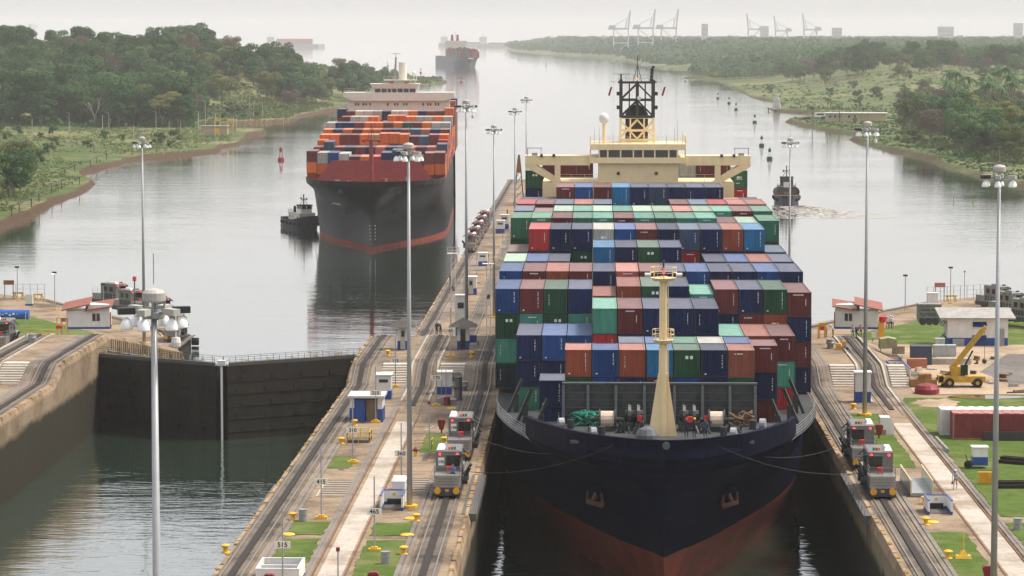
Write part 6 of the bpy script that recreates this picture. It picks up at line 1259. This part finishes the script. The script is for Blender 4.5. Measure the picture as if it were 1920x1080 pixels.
for i in range(26):
    x, y = rg.uniform(37.5, 50), rg.uniform(331, 366); L_ = rg.uniform(.5, 2.4); a = rg.uniform(0, 3.1); mt = rg.choice(['rust','wood','steel_grey','concrete_pale','crane_rust','bluegrey'])
    tag(MB().box(-L_/2,-.15,0,L_/2,.15,rg.uniform(.12,.5)).box(-L_/2+.1,.15,0,L_/2-.2,.35,.12).build('scrap_piece', mt, None, (x,y,9.18), a), 'loose scrap timber or metal lying in the dirt yard', 'scrap', 'scrap strewn in the yard')
# red freight boxes in the yard
def yardbox(p, L, mat, lab, rz=0, W_=2.5, H=2.6):
    t = thing('storage_container', p, lab, 'container', rz=rz); q = MB(); n = int(L*2)
    for i in range(n): q.box(i*L/n,0.03 if i % 2 else 0,.1,(i+1)*L/n-.002,W_-(.03 if i % 2 else 0),H-.1)
    q.build('body', mat, t)
    q = MB()
    for i in range(n): q.box(i*L/n,0,H-.1,(i+1)*L/n-.002,W_,H-(.04 if i % 2 else 0))
    q.build('roof', mat+'_roof', t); MB().box(-.03,-.03,0,L+.03,W_+.03,.1).box(-.04,-.04,.1,.1,.1,H+.01).box(-.04,W_-.1,.1,.1,W_+.04,H+.01).build('frame', mat+'_roof', t)
M('box_red', (.20,.028,.028), .55, var=.2, streak=.6); M('box_red_roof', (.42,.17,.15), .6, var=.2); M('box_white', (.60,.60,.56), .5, var=.12); M('box_white_roof', (.72,.72,.70), .6, var=.1)
yardbox((35.76,293.34,9.17), 12.2, 'box_red', 'long dark red storage container in the right yard'); yardbox(((35.76,293.34,9.17)[0]-.9, (35.76,293.34,9.17)[1]+2.9, 9.17), 12.2, 'box_white', 'long white storage container behind the dark red one')
# dark beams, rails and scrap
for p, l, n, rz in (((38.70,292.26,9.17),'stack of dark steel girders in front of the red container',3,0), ((35.91,261.15,9.17),'dark timber sleepers in a loose stack on the grass',4,.05), ((38.05,276.90,9.17),'long rusty rails lying by the right edge',4,-.55)):
    t = thing('beam_stack', p, l, 'beams', rz=rz)
    for k in range(n): MB().box(0,k*.35,0,6,k*.35+.25,.3+.28*(n-1-k if n == 3 else k%2)).build('beam', 'steel_dark' if n == 3 else 'rust_dark', t)
t = thing('tool_cart', (35.89,273.41,9.17), 'small white and blue cabin trailer with a wheel on the grass', 'trailer'); MB().box(-.7,0,.25,.7,1.3,1.05).build('lower_box', 'blue_paint', t); MB().box(-.7,0,1.05,.7,1.3,1.9).box(-.78,-.1,1.9,.78,1.4,2.0).build('upper_box', 'white_paint', t); MB().cyl((-1.2,-.1,.35), (-1.0,.25,.35), .36, n=14).build('wheel', 'black_rubber', t); MB().bar((-1.1,0,.4), (-1.4,0,1.3), .08).build('lever', 'steel_dark', t)
tag(MB().box(-.6,-.05,0,.6,.25,1.0).box(-.62,-.07,1.0,.62,.27,1.06).build('panel_box', 'orange_yellow', None, (35.10,263.93,9.17)), 'plain orange-yellow box on the grass beside the mast', 'box')
tag(MB().bar((0,0,.2), (-.7,3.4,.9), .22, .3).box(-.2,-.2,0,.2,.2,.3).build('barrier_arm', 'steel_grey', None, (34.10,284.25,9.17)), 'grey slanted barrier arm lying beside the red container', 'barrier')
t = thing('yard_hut', (29.48,296.41,9.10), 'small white slant-topped hatch box on the right grass', 'hatch box'); MB().extY([(-.7,0),(.7,0),(.7,1.1),(.3,1.8),(-.7,1.8)], 0, 1.6).build('box', 'white_paint', t); MB().box(-.72,-.03,0,-.1,-.005,.55).build('panel', 'pinkish', t)
# scrap machinery in the yard
t = thing('steel_frame', (51.72,456.53,4.50), 'grey riveted steel machine frame standing on the bank', 'machinery'); q = MB().box(-1.6,0,.4,1.9,2.4,.8)
for x in (-1.6,-.7,.2,1.1,1.8): q.bar((x,0,.8), (x,0,3.1), .2); q.bar((x,0,.8), (x+.7,0,2.0), .14)
for z in (1.2,2.0,2.6,3.1): q.bar((-1.7,0,z), (1.9,0,z), .22)
q.box(-1.7,.3,.8,1.9,2.4,3.2); q.build('frame', 'mule_old', t)
for x in (-1.0,0,1.0): MB().cyl((x,-.3,.5), (x,.2,.5), .55, n=12).build('gear', 'steel_dark', t)
tag(MB().box(-.9,0,0,.9,1.4,2.0).box(-.95,-.05,2.0,.95,1.5,2.15).build('pump_box', 'white_paint', None, (58.94,514.90,2.20)), 'tall white box with yellow top behind the steel frame', 'box')
def crate(p, w_, d_, h_, mat, lab, cat='crate'): return tag(MB().box(-w_/2,0,0,w_/2,d_,h_).box(-w_/2-.04,-.04,h_,w_/2+.04,d_+.04,h_+.08).build('crate', mat, None, p), lab, cat)
M('bluegrey', (.05,.07,.11), .6); M('pale_grey', (.36,.39,.38), .6); M('brick_orange', (.42,.17,.09), .8)
crate((39.85,359.24,9.20), 2.5, 2.0, 2.2, 'bluegrey', 'dark blue-grey skip box in the yard', 'skip'); crate((43.17,368.87,9.20), 1.5, 1.2, 1.3, 'pale_grey', 'pale grey crate right of the dark skip, front'); crate((44.57,368.91,9.20), 1.3, 1.2, 1.3, 'pale_grey', 'pale grey crate furthest right beside the office'); crate((44.40,378.96,9.20), 1.2, 1.0, 1.1, 'pale_grey', 'pale grey crate standing behind the other two')
for k, (x, l) in enumerate(((1711,'left pallet of orange bricks before the dark skip'), (1729,'right pallet of orange bricks before the dark skip'))):
    p = (38.37,355.74,9.20) if k == 0 else (39.53,355.78,9.20); t = thing('brick_pallet', p, l, 'bricks')
    for i in range(4): MB().box(-.6,0,i*.28,.6,1.1,i*.28+.26).build('brick_layer', 'brick_orange', t)
tag(MB().box(-2.6,0,0,2.8,1.2,.7).build('concrete_block', 'concrete_pale', None, (43.17,359.91,9.20)), 'long pale concrete beam below the grey crates', 'block')
t = thing('tarp_stall', (36.39,365.04,9.60), 'green striped tarpaulin over a work stand beside the slope', 'tarpaulin'); MB().extY([(-1.1,.9),(-1.0,2.1),(0,2.3),(1.0,2.1),(1.1,1.0)], 0, 2.2).build('tarp', 'tarp', t)
for x in (-1,1): MB().bar((x,.1,0), (x,.1,1.6), .1).build('leg', 'steel_grey', t)
M('tarp', (.30,.31,.16), .7, var=.15); bpy.data.objects['tarp'].active_material = MATS['tarp']
crate((37.99,368.44,9.50), 1.5, .9, .9, 'concrete_pale', 'pale tank beside the green tarpaulin', 'tank')
t = thing('pump_stand', (29.94,359.74,9.90), 'orange-yellow pump stand with blue box at the right stairs', 'pump'); MB().box(-.5,0,0,.1,.5,1.8).box(.25,0,0,.7,.5,2.1).box(-.6,-.1,0,.8,.7,.2).build('frame', 'orange_yellow', t); MB().box(.5,-.3,.9,1.0,.1,1.4).build('box', 'blue_paint', t); MB().bar((-.4,.2,1.8), (-1.4,.2,2.8), .12).build('arm', 'sign_plate', t)
t = thing('gate_stand', (28.74,373.14,11.00), 'orange arched stand with red front beside the ship', 'stand'); MB().bar((-.4,0,0), (-.4,0,1.6), .25).bar((.4,0,0), (.4,0,1.6), .25).extY([(-.5,1.5),(.5,1.5),(.3,1.95),(-.3,1.95)], -.1, .2).build('arch', 'orange_yellow', t); MB().box(-.3,0,1.0,.3,.1,1.6).build('front', 'red_paint', t)
t = thing('pump_tower', (36.94,380.50,10.40), 'orange-yellow column with red cap behind the right mast', 'pump'); MB().box(-.35,-.2,0,.35,.4,1.9).build('column', 'orange_yellow', t); MB().lathe((.2,0,1.9), [(.3,0),(.5,.1),(.5,.7),(.7,.75),(.1,.9)], 10).build('cap', 'red_paint', t)
tag(MB().lathe((0,0,0), [(1.4,0),(1.4,.5),(1.1,.9),(.3,1.1)], 14).build('rusty_boiler', 'dark_red', None, (37.36,331.04,9.17)), 'dark red rusty scrap drum in the dirt yard', 'scrap')
t = thing('footbridge', (28.6,256.5,9.15), 'small glass-sided footbridge with pale yellow rails right of the near mule', 'footbridge'); MB().box(-1.0,0,0,1.0,9,.3).build('deck', 'steel_grey', t)
for x in (-.95,.95):
    for k in range(6): MB().box(x-.03,k*1.5+.05,.3,x+.03,k*1.5+1.45,1.35).build('glass_panel', 'glass_panel', t)
    MB().bar((x,0,1.4), (x,9,1.5), .09).bar((x,0,.2), (x,0,1.4), .12).build('handrail', 'rail_yellow', t)
M('glass_panel', (.40,.48,.46), .15, var=.05); M('rail_yellow', (.66,.56,.28), .5)
for ch in t.children:
    if ch.name.startswith('glass_panel'): ch.active_material = MATS['glass_panel']
    if ch.name.startswith('handrail'): ch.active_material = MATS['rail_yellow']
t = thing('mooring_stand', (28.48,226.24,9.15), 'yellow stand with thin post on the lower right grass', 'stand'); MB().taper(-.65,-.4,.65,.4,0,-.55,-.3,.55,.3,.22).taper(-.35,-.25,.35,.25,.22,-.12,-.1,.12,.1,.6).cyl((0,0,.5), (0,0,1.9), .05).build('stand', 'yellow_paint', t)
# fences at the right and left bank tips
for a, c, l in (((58.73,522.14,2.10), (70.14,528.78,2.10), 'tall wire fence along the right bank tip'), ((-103.85,523.84,2.10), (-98.69,523.99,2.10), 'tall wire fence behind the yellow buffers at left')):
    t = thing('wire_fence', a, l, 'fence'); d = Vector(c)-Vector(a); n = 9 if d.length > 9 else 4; q = MB()
    for i in range(n+1): MB().cyl(d*i/n, d*i/n+Vector((0,0,2.6)), .05, n=6).build('post', 'pole_grey', t)
    for z in (.9,1.75,2.6): q.bar(Vector((0,0,z)), d+Vector((0,0,z)), .04)
    q.build('wires', 'pole_grey', t)
for p, h_, l in (((-18.64,211.19,9.10),3.0,'thin post with small dark red lamp on the white path'), ((65.73,525.48,2.10),5.0,'slim dark pole in the right fence'), ((-16.09,283.68,9.10),4.6,'slim plain pole behind the centre mast')):
    t = thing('thin_post', p, l, 'post'); MB().cyl((0,0,0), (0,0,h_), .06, .05, 8).build('pole', 'pole_grey', t); MB().box(-.13,-.13,h_,.13,.13,h_+.28).build('lamp', 'dark_red', t)
# beacon tower and crane-like hoist on the far centre wall
t = thing('hoist_tower', (-21.22,815.07,2.00), 'rusty yellow hoist tower with red flag beside the ship stern', 'hoist'); q = MB()
for x in (-1.4,1.4): q.bar((x,0,0), (x*.3,0,11), .3)
for k in range(5): q.bar((-1.3+k*.2,0,k*2), (1.2-k*.2,0,k*2+2), .14)
q.build('legs', 'steel_dark', t); MB().taper(-.8,-.4,.8,.4,9,-.3,-.3,.3,.3,14).build('head', 'crane_rust', t); MB().bar((2.2,0,4), (2.6,0,12), .15).box(2.0,-.1,10,2.9,.1,12).build('flag', 'red_paint', t)

# ------------------------------------------------------------ buoys, beacon, far port
def buoy(p, green, lab, s=1.0):
    t = thing('channel_buoy', p, lab, 'buoy', 'green channel buoys' if green else 'red channel buoys'); m_ = 'buoy_green' if green else 'buoy_red'; t.scale = (s,)*3
    MB().lathe((0,0,-.5), [(1.1,0),(1.15,.9),(1.05,1.5),(.5,1.7)], 12).build('float', m_, t)
    q = MB()
    for i in range(4): a = PI/4+PI*i/2; q.bar((.7*math.cos(a),.7*math.sin(a),1.2), (.42*math.cos(a),.42*math.sin(a),3.1), .13)
    q.build('frame', 'white_paint' if green else m_, t); MB().lathe((0,0,2.9), [(.5,0),(.55,.1),(.55,1.3),(.3,1.4)], 10).build('top_mark', m_, t); MB().cyl((0,0,4.2), (0,0,4.8), .14, n=8).build('lantern', 'steel_dark', t)
M('buoy_green', (.02,.075,.045), .5); M('buoy_red', (.35,.03,.035), .5)
for p, l in (((68.31,1161.16,0.00),'nearest green channel buoy right of the bridge'), ((72.82,1298.15,0.00),'second green channel buoy, left of the nearest'), ((87.96,1638.08,0.00),'third green channel buoy off the point'), ((90.49,1910.45,0.00),'fourth green buoy, nearest of three close together'), ((93.79,2083.68,0.00),'fifth green buoy, middle of three close together'), ((92.16,2235.56,0.00),'sixth green buoy, farthest of three close together'), ((91.17,3017.66,0.00),'tiny far green buoy off the spit'), ((-74.32,4413.18,0.00),'tiny far buoy in mid-channel behind the mast lights')): buoy(p, True, l)
for p, l, s in (((-122.57,1146.03,0.00),'red channel buoy left of the channel ship',1.15), ((-134.24,2946.70,0.00),'far red buoy below the distant ship',1.3), ((-216.34,3648.51,0.00),'far red buoy right of the ship funnel',1.3), ((-310.67,4406.47,0.00),'tiny far red buoy left of the ship funnel',1.3)): buoy(p, False, l, s)
t = thing('beacon_tower', (114.63,1877.98,1.20), 'white tapered lattice beacon tower at the point', 'beacon'); q = MB()
for sx_ in (-1, 1):
    for sy in (-1, 1): q.bar((sx_*2.6,sy*2.6,0), (sx_*.9,sy*.9,9), .35)
for k in range(6):
    w_ = 2.6-1.7*k/6; z = 9*k/6
    for sy in (-1, 1): q.bar((-w_,sy*w_,z), (w_*.85,sy*w_*.85,z+1.5), .25); q.bar((-w_,sy*w_,z), (w_,sy*w_,z), .25); q.bar((w_,sy*w_,z), (-w_*.85,sy*w_*.85,z+1.5), .25)
q.build('lattice', 'white_paint', t); MB().box(-1.8,-1.8,9,1.8,1.8,9.3).bar((-2.6,0,10), (2.6,0,10), .2).bar((0,0,9), (0,0,10.4), .2).build('platform', 'white_paint', t); MB().box(-1.9,-1.9,.2,1.9,1.9,6).build('panel', 'pale_panel', t)
M('pale_panel', (.62,.60,.55), .6); 
t = thing('pier', (112.01,1884.96,0.00), 'low dark timber pier beside the white beacon tower', 'pier'); MB().box(-3,0,1.2,22,5,1.7).build('deck', 'wood', t)
for i in range(7): MB().cyl((-2+i*3.8,.5,-2), (-2+i*3.8,.5,2.2), .3, n=7).build('pile', 'rust_dark', t)
# beige shore building
t = thing('shore_building', (132.25,1569.51,2.40), 'long low beige building with white roof among palms on the right point', 'building')
MB().box(-10,0,-1,8,8,4.6).build('wall', 'beige', t); MB().box(8,6,-1,22,14,4.4).build('wing_wall', 'beige', t); MB().box(-11,-1,4.6,9,9,5.0).build('roof', 'white_paint', t); MB().box(8.02,5,4.41,23,15,4.8).build('wing_roof', 'white_paint', t)
for x in (-8,-5.5,-3,2,5): MB().box(x-.6,-.08,2.4,x+.6,-.01,3.6).build('window', 'blue_paint' if x < -5 else 'glass_dark', t)
t = thing('site_trailer', (124.40,1641.04,2.60), 'small white trailer left of the beige building', 'trailer'); MB().box(-3,0,.4,3,2.5,3).build('body', 'white_paint', t); MB().box(-2,-.05,1.5,2,-.01,2.4).build('window', 'glass_dark', t)
def car(p, lab, mat, rz):
    t = thing('parked_car', p, lab, 'car', rz=rz); MB().extY([(-2.2,.3),(2.2,.3),(2.2,.75),(1.3,.9),(.7,1.4),(-1.2,1.4),(-1.8,.9),(-2.2,.85)], -.85, .85).build('body', mat, t); MB().extY([(-1.5,.92),(1.0,.92),(.6,1.33),(-1.1,1.33)], -.87, .87).build('glass', 'glass_dark', t)
    for x in (-1.4,1.4): MB().cyl((x,-.9,.33), (x,.9,.33), .33, n=12).build('wheel', 'black_rubber', t)
car(((114.56,1610.46,2.60)[0], (114.56,1610.46,2.60)[1], 2.5), 'dark blue car parked at the tip of the right point', 'bluegrey', .2); car(((124.90,1620.73,2.60)[0], (124.90,1620.73,2.60)[1], 2.6), 'dark car parked beside the white trailer', 'steel_dark', .1)
t = thing('pump_house', (-176.98,1365.40,2.60), 'small tan pump house with yellow door on the left shore', 'building'); MB().box(-6,0,0,6,5,3.6).build('wall', 'tan', t); MB().box(-6.5,-.5,3.6,6.5,5.5,4).build('roof', 'roof_grey', t); MB().box(0,-.1,0,2.4,-.01,3).build('door', 'yellow_paint', t)
for p, l in (((-177.36,1379.97,2.60),'left yellow sluice frame by the tan pump house'), ((-171.35,1380.14,2.60),'right yellow sluice frame by the shore')):
    t = thing('sluice_frame', p, l, 'sluice'); MB().bar((-1.3,0,0), (-1.3,0,6), .6).bar((1.3,0,0), (1.3,0,6), .6).bar((-1.6,0,6), (1.6,0,6), .8).bar((-1.3,0,1), (1.3,0,4), .3).build('frame', 'yellow_paint', t)
for px, x_, y_, w_, h_, l in ((1320,220,6100,16,68,'lone hazy tower block right of the three port cranes'), (1432,400,7200,22,66,'hazy tower block beside the lower cranes'), (1566,490,6100,24,60,'small hazy block right of the lower cranes'), (1768,800,6900,44,64,'hazy stepped city block on the right skyline'), (1902,900,6300,22,70,'hazy tower block at the far right skyline')):
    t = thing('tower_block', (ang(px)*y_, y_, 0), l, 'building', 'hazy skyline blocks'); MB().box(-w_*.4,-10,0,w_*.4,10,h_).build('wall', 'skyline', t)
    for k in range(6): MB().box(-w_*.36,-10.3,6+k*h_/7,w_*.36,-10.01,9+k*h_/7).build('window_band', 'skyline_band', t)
def crane(x, y, s, lab, d=1):
    t = thing('port_crane', (x,y,0), lab, 'crane', 'ship-to-shore cranes on the horizon'); t.scale = (s*d,s,s); q = MB(); w_ = 1.7
    for yy in (-10, 10):
        for xx in (-16, 14): q.bar((xx,yy,0), (xx,yy,60), w_*1.3)
        q.bar((-16,yy,30), (14,yy,30), w_); q.bar((-16,yy,4), (14,yy,30), w_*.7); q.bar((-16,yy,58), (14,yy,34), w_*.7)
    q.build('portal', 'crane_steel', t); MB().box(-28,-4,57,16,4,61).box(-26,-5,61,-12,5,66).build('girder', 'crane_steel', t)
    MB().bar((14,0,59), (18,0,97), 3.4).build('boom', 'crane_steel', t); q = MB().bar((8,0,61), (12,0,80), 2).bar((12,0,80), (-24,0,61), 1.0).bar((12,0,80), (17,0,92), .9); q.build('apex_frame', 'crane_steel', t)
M('crane_steel', (.16,.19,.27), .6, var=.05)
bpy.context.view_layer.update()
for i, (px, y, s, d) in enumerate(((1165,6000,.98,1),(1211,6000,1.0,1),(1254,6000,1.0,1),(1412,7000,.98,-1),(1462,7000,.92,-1),(1516,6800,.96,-1))):
    crane(ang(px)*y, y, s, '%s hazy port crane from the left with raised boom' % ORD[i], d)
for x, y, h_, px in ((-240, 12800, 6, 0),): tag(MB().prism([(-260,-8),(320,-8),(320,8),(-260,8)], -2, h_).build('breakwater', 'pale_grey', None, (x,y,0)), ('low hazy breakwater line behind the distant ship' if px == 0 else 'low hazy breakwater line left of the distant ship'), 'breakwater')
# stakes in the right shallows
for i, (p, tl) in enumerate((((117.89,1072.21,0.00),.05),((119.79,943.87,0.00),.3),((105.87,874.60,0.00),0),((110.18,866.48,0.00),.4))):
    tag(MB().cyl((0,0,-1), (tl*1.6,0,1.7), .1, .08, 6).build('stake', 'wood', None, p), '%s thin stake from the left in the right shallows' % ORD[i], 'stake')
for px in FE if 'FE' in globals() else (): pass
# ------------------------------------------------------------ people
def body(pose):
    # joints: 0 pelvis 1 chest 2 neck 3 head 4 top; arms and legs
    J = {'pelvis':(0,0,.95),'waist':(0,0,1.12),'chest':(0,-.01,1.36),'neck':(0,0,1.5),'head':(0,-.02,1.6),'top':(0,-.01,1.74)}
    for s, n in ((-1,'l'),(1,'r')): J.update({n+'sh':(s*.19,0,1.42),n+'el':(s*.26,.02,1.14),n+'wr':(s*.27,-.08,.9),n+'ha':(s*.26,-.11,.8),n+'hip':(s*.1,0,.9),n+'kn':(s*.11,-.02,.5),n+'an':(s*.11,.02,.09),n+'to':(s*.13,-.15,.04)})
    J.update(pose); names = list(J); E_ = [('pelvis','waist'),('waist','chest'),('chest','neck'),('neck','head'),('head','top')]
    for n in 'lr': E_ += [('chest',n+'sh'),(n+'sh',n+'el'),(n+'el',n+'wr'),(n+'wr',n+'ha'),('pelvis',n+'hip'),(n+'hip',n+'kn'),(n+'kn',n+'an'),(n+'an',n+'to')]
    R_ = {'pelvis':.135,'waist':.125,'chest':.15,'neck':.06,'head':.105,'top':.075,'sh':.075,'el':.05,'wr':.036,'ha':.045,'hip':.1,'kn':.065,'an':.045,'to':.04}
    me = bpy.data.meshes.new('person_body'); me.from_pydata([J[n] for n in names], [(names.index(a), names.index(c)) for a, c in E_], []); o = bpy.data.objects.new('tmp', me); COL.objects.link(o)
    sk = o.modifiers.new('s', 'SKIN'); su = o.modifiers.new('u', 'SUBSURF'); su.levels = 1
    for i, n in enumerate(names):
        r_ = R_.get(n) or R_[n[1:]]; o.data.skin_vertices[0].data[i].radius = (r_, r_*.8); o.data.skin_vertices[0].data[i].use_root = (n == 'pelvis')
    dg = bpy.context.evaluated_depsgraph_get(); ev = bpy.data.meshes.new_from_object(o.evaluated_get(dg)); bpy.data.objects.remove(o)
    hd = Vector(J['head']); parts = []
    segs = [(Vector(J[a]), Vector(J[c]), a, c) for a, c in E_]
    for f in ev.polygons:
        c = f.center; best = min(segs, key=lambda s_: (c-s_[0].lerp(s_[1], max(0, min(1, (c-s_[0]).dot(s_[1]-s_[0])/max(1e-6, (s_[1]-s_[0]).length_squared))))).length)
        k = best[3]; parts.append(0 if k in ('head','top') and c.z < hd.z+.09 else 3 if k in ('head','top') else 0 if k[1:] in ('ha',) else 1 if k in ('waist','chest','neck') or k[1:] in ('sh','el','wr') else 4 if k[1:] == 'to' else 2)
    return ev, parts
POSE = {'stand': body({}), 'walk': body({'lkn':(-.11,-.2,.52),'lan':(-.11,-.22,.1),'lto':(-.12,-.4,.08),'rkn':(.11,.1,.5),'ran':(.11,.35,.14),'rto':(.12,.22,.04),'lel':(-.27,.14,1.16),'lwr':(-.25,.16,.92),'lha':(-.25,.14,.84)}),
        'lean': body({'chest':(0,-.22,1.28),'neck':(0,-.32,1.38),'head':(0,-.4,1.44),'top':(0,-.46,1.55),'lsh':(-.19,-.22,1.32),'rsh':(.19,-.22,1.32),'lel':(-.25,-.4,1.1),'rel':(.25,-.4,1.1),'lwr':(-.2,-.6,1.05),'rwr':(.2,-.6,1.05),'lha':(-.18,-.7,1.03),'rha':(.18,-.7,1.03)}),
        'sit': body({'pelvis':(0,0,.5),'waist':(0,.02,.68),'chest':(0,.0,.92),'neck':(0,0,1.06),'head':(0,-.02,1.16),'top':(0,-.01,1.3),'lsh':(-.19,0,.98),'rsh':(.19,0,.98),'lel':(-.27,-.06,.72),'rel':(.27,-.06,.72),'lwr':(-.18,-.28,.66),'rwr':(.18,-.28,.66),'lha':(-.14,-.36,.64),'rha':(.14,-.36,.64),'lhip':(-.1,-.02,.47),'rhip':(.1,-.02,.47),'lkn':(-.14,-.45,.48),'rkn':(.14,-.45,.48),'lan':(-.14,-.46,.09),'ran':(.14,-.46,.09),'lto':(-.14,-.62,.04),'rto':(.14,-.62,.04)})}
SKIN = M('skin', (.24,.13,.08), .6, var=.05); HAIR = M('hair', (.012,.01,.009), .6, var=0); SHOE = M('shoe', (.02,.02,.02), .6, var=0)
CL = {'navy':(.015,.02,.045),'blue':(.10,.16,.33),'grey':(.35,.36,.38),'tan':(.36,.27,.18),'khaki':(.30,.22,.13),'white':(.65,.65,.63),'purple':(.06,.04,.08),'dark':(.03,.03,.035),'denim':(.04,.06,.11)}
def person(p, pose, rz, shirt, pants, label, hat=None, extra=None, sc=1.0):
    ev, parts = POSE[pose]; me = ev.copy(); me.materials.clear()
    for q in (SKIN, M('cloth_'+shirt, CL[shirt], .85, var=.1), M('cloth_'+pants, CL[pants], .85, var=.1), HAIR, SHOE): me.materials.append(q)
    me.polygons.foreach_set('material_index', parts); me.polygons.foreach_set('use_smooth', [True]*len(me.polygons))
    t = put('person', me, None, p, rz); t.scale = (sc,)*3; tag(t, label, 'person')
    hz = {'stand':1.62,'walk':1.62,'lean':1.47,'sit':1.18}[pose]; hy = -.4 if pose == 'lean' else -.02
    for s in (-1, 1): MB().ball((s*.04,hy-.098,hz+.0), .016, 6, 4).build('eye', 'black_mark', t); MB().ball((s*.1,hy,hz-.01), .03, 6, 4, sz=1.4).build('ear', SKIN, t)
    MB().taper(-.018,hy-.125,.018,hy-.085,hz-.045,-.008,hy-.1,.008,hy-.085,hz+.02).build('nose', SKIN, t); MB().box(-.03,hy-.1,hz-.078,.03,hy-.088,hz-.068).build('mouth', 'dark_red', t)
    if hat: MB().lathe((0,hy,hz+.04), [(.135,0),(.13,.06),(.1,.13),(.03,.16)], 12).box(-.09,hy-.2,hz+.04,.09,hy-.1,hz+.06).build('hard_hat', hat, t)
    if extra == 'bag': MB().taper(.2,-.25,.34,.12,.5,.25,-.15,.29,.05,.82).build('hand_bag', 'steel_dark', t)
    return t
person((mr+.45,258.5-3.35,11.2-.45), 'sit', 0, 'blue', 'dark', 'man in blue shirt seated on the deck of mule 195'); MB().box(-.25,-.25,0,.25,.3,.5).build('seat', 'steel_dark', None, (mr+.45,258.5-3.25,11.2-.5)); tag(bpy.data.objects['seat'], 'dark seat under the man on mule 195', 'seat')
person((-20.28,375.06,11.00), 'stand', 2.6, 'purple', 'dark', 'man in dark purple shirt standing at the crest of the centre wall'); person((-19.83,375.74,11.00), 'lean', -2.4, 'navy', 'dark', 'man with pale cap bending beside the one at the wall crest', 'white_paint')
person((-27.59,557.58,2.00), 'stand', 2.0, 'dark', 'dark', 'dark clothed man standing alone on the approach wall edge', sc=1.1)
person((32.66,373.25,11.00), 'stand', 3.0, 'grey', 'denim', 'man in grey shirt watching before the right red-roofed hut'); person((33.74,373.94,11.00), 'stand', 3.3, 'khaki', 'dark', 'man in khaki shirt with hat before the right red-roofed hut', 'tan')
person((33.25,374.58,11.00), 'sit', .2, 'navy', 'dark', 'person seated between two men at the right hut'); person((29.38,374.47,11.00), 'stand', 1.0, 'tan', 'khaki', 'man in tan clothes beside the orange arched stand'); person((30.27,374.50,11.00), 'lean', -1.2, 'white', 'khaki', 'man in pale shirt leaning near the orange stand', 'white_paint')
for i, p in enumerate(((39.68,399.86,9.50), (40.01,399.60,9.60), (40.33,399.88,9.50))): person(p, 'stand', 2.8+i*.3, 'white', 'dark', '%s worker from the left in the group of three behind the mast' % ORD[i], 'white_paint')
person((32.03,260.74,9.12), 'walk', 2.9, 'grey', 'khaki', 'man in grey shirt and white cap walking with a bag on the pale path', 'white_paint', 'bag')
person((XS+2.05,258.2,14), 'stand', 0, 'navy', 'navy', 'crewman in navy overalls and red helmet on the bow', 'red_paint'); person((XS+2.75,258.4,14), 'stand', .4, 'navy', 'navy', 'crewman in navy overalls and yellow helmet on the bow', 'yellow_paint'); person((XS+3.7,257.8,14), 'stand', -.3, 'denim', 'denim', 'crewman in faded overalls standing right of the helmeted pair')
person((-23.04,767.29,2.00), 'stand', 2.0, 'dark', 'navy', 'dark clothed man standing beside the parked mules', sc=1.1)
# ------------------------------------------------------------ haze
hz_ = MB().box(-4700,-700,-6,4700,15800,118).build('haze', M('haze_tmp', (.5,.5,.5), var=0)); tag(hz_, kind='stuff'); hm = bpy.data.materials.new('haze'); hm.use_nodes = True; nt = hm.node_tree; nt.nodes.clear()
vo = nt.nodes.new('ShaderNodeVolumePrincipled'); vo.inputs['Density'].default_value = 0.000062; vo.inputs['Color'].default_value = (.99,.985,.985,1); vo.inputs['Anisotropy'].default_value = 0.0
ou = nt.nodes.new('ShaderNodeOutputMaterial'); nt.links.new(vo.outputs[0], ou.inputs['Volume']); hz_.data.materials.clear(); hz_.data.materials.append(hm)
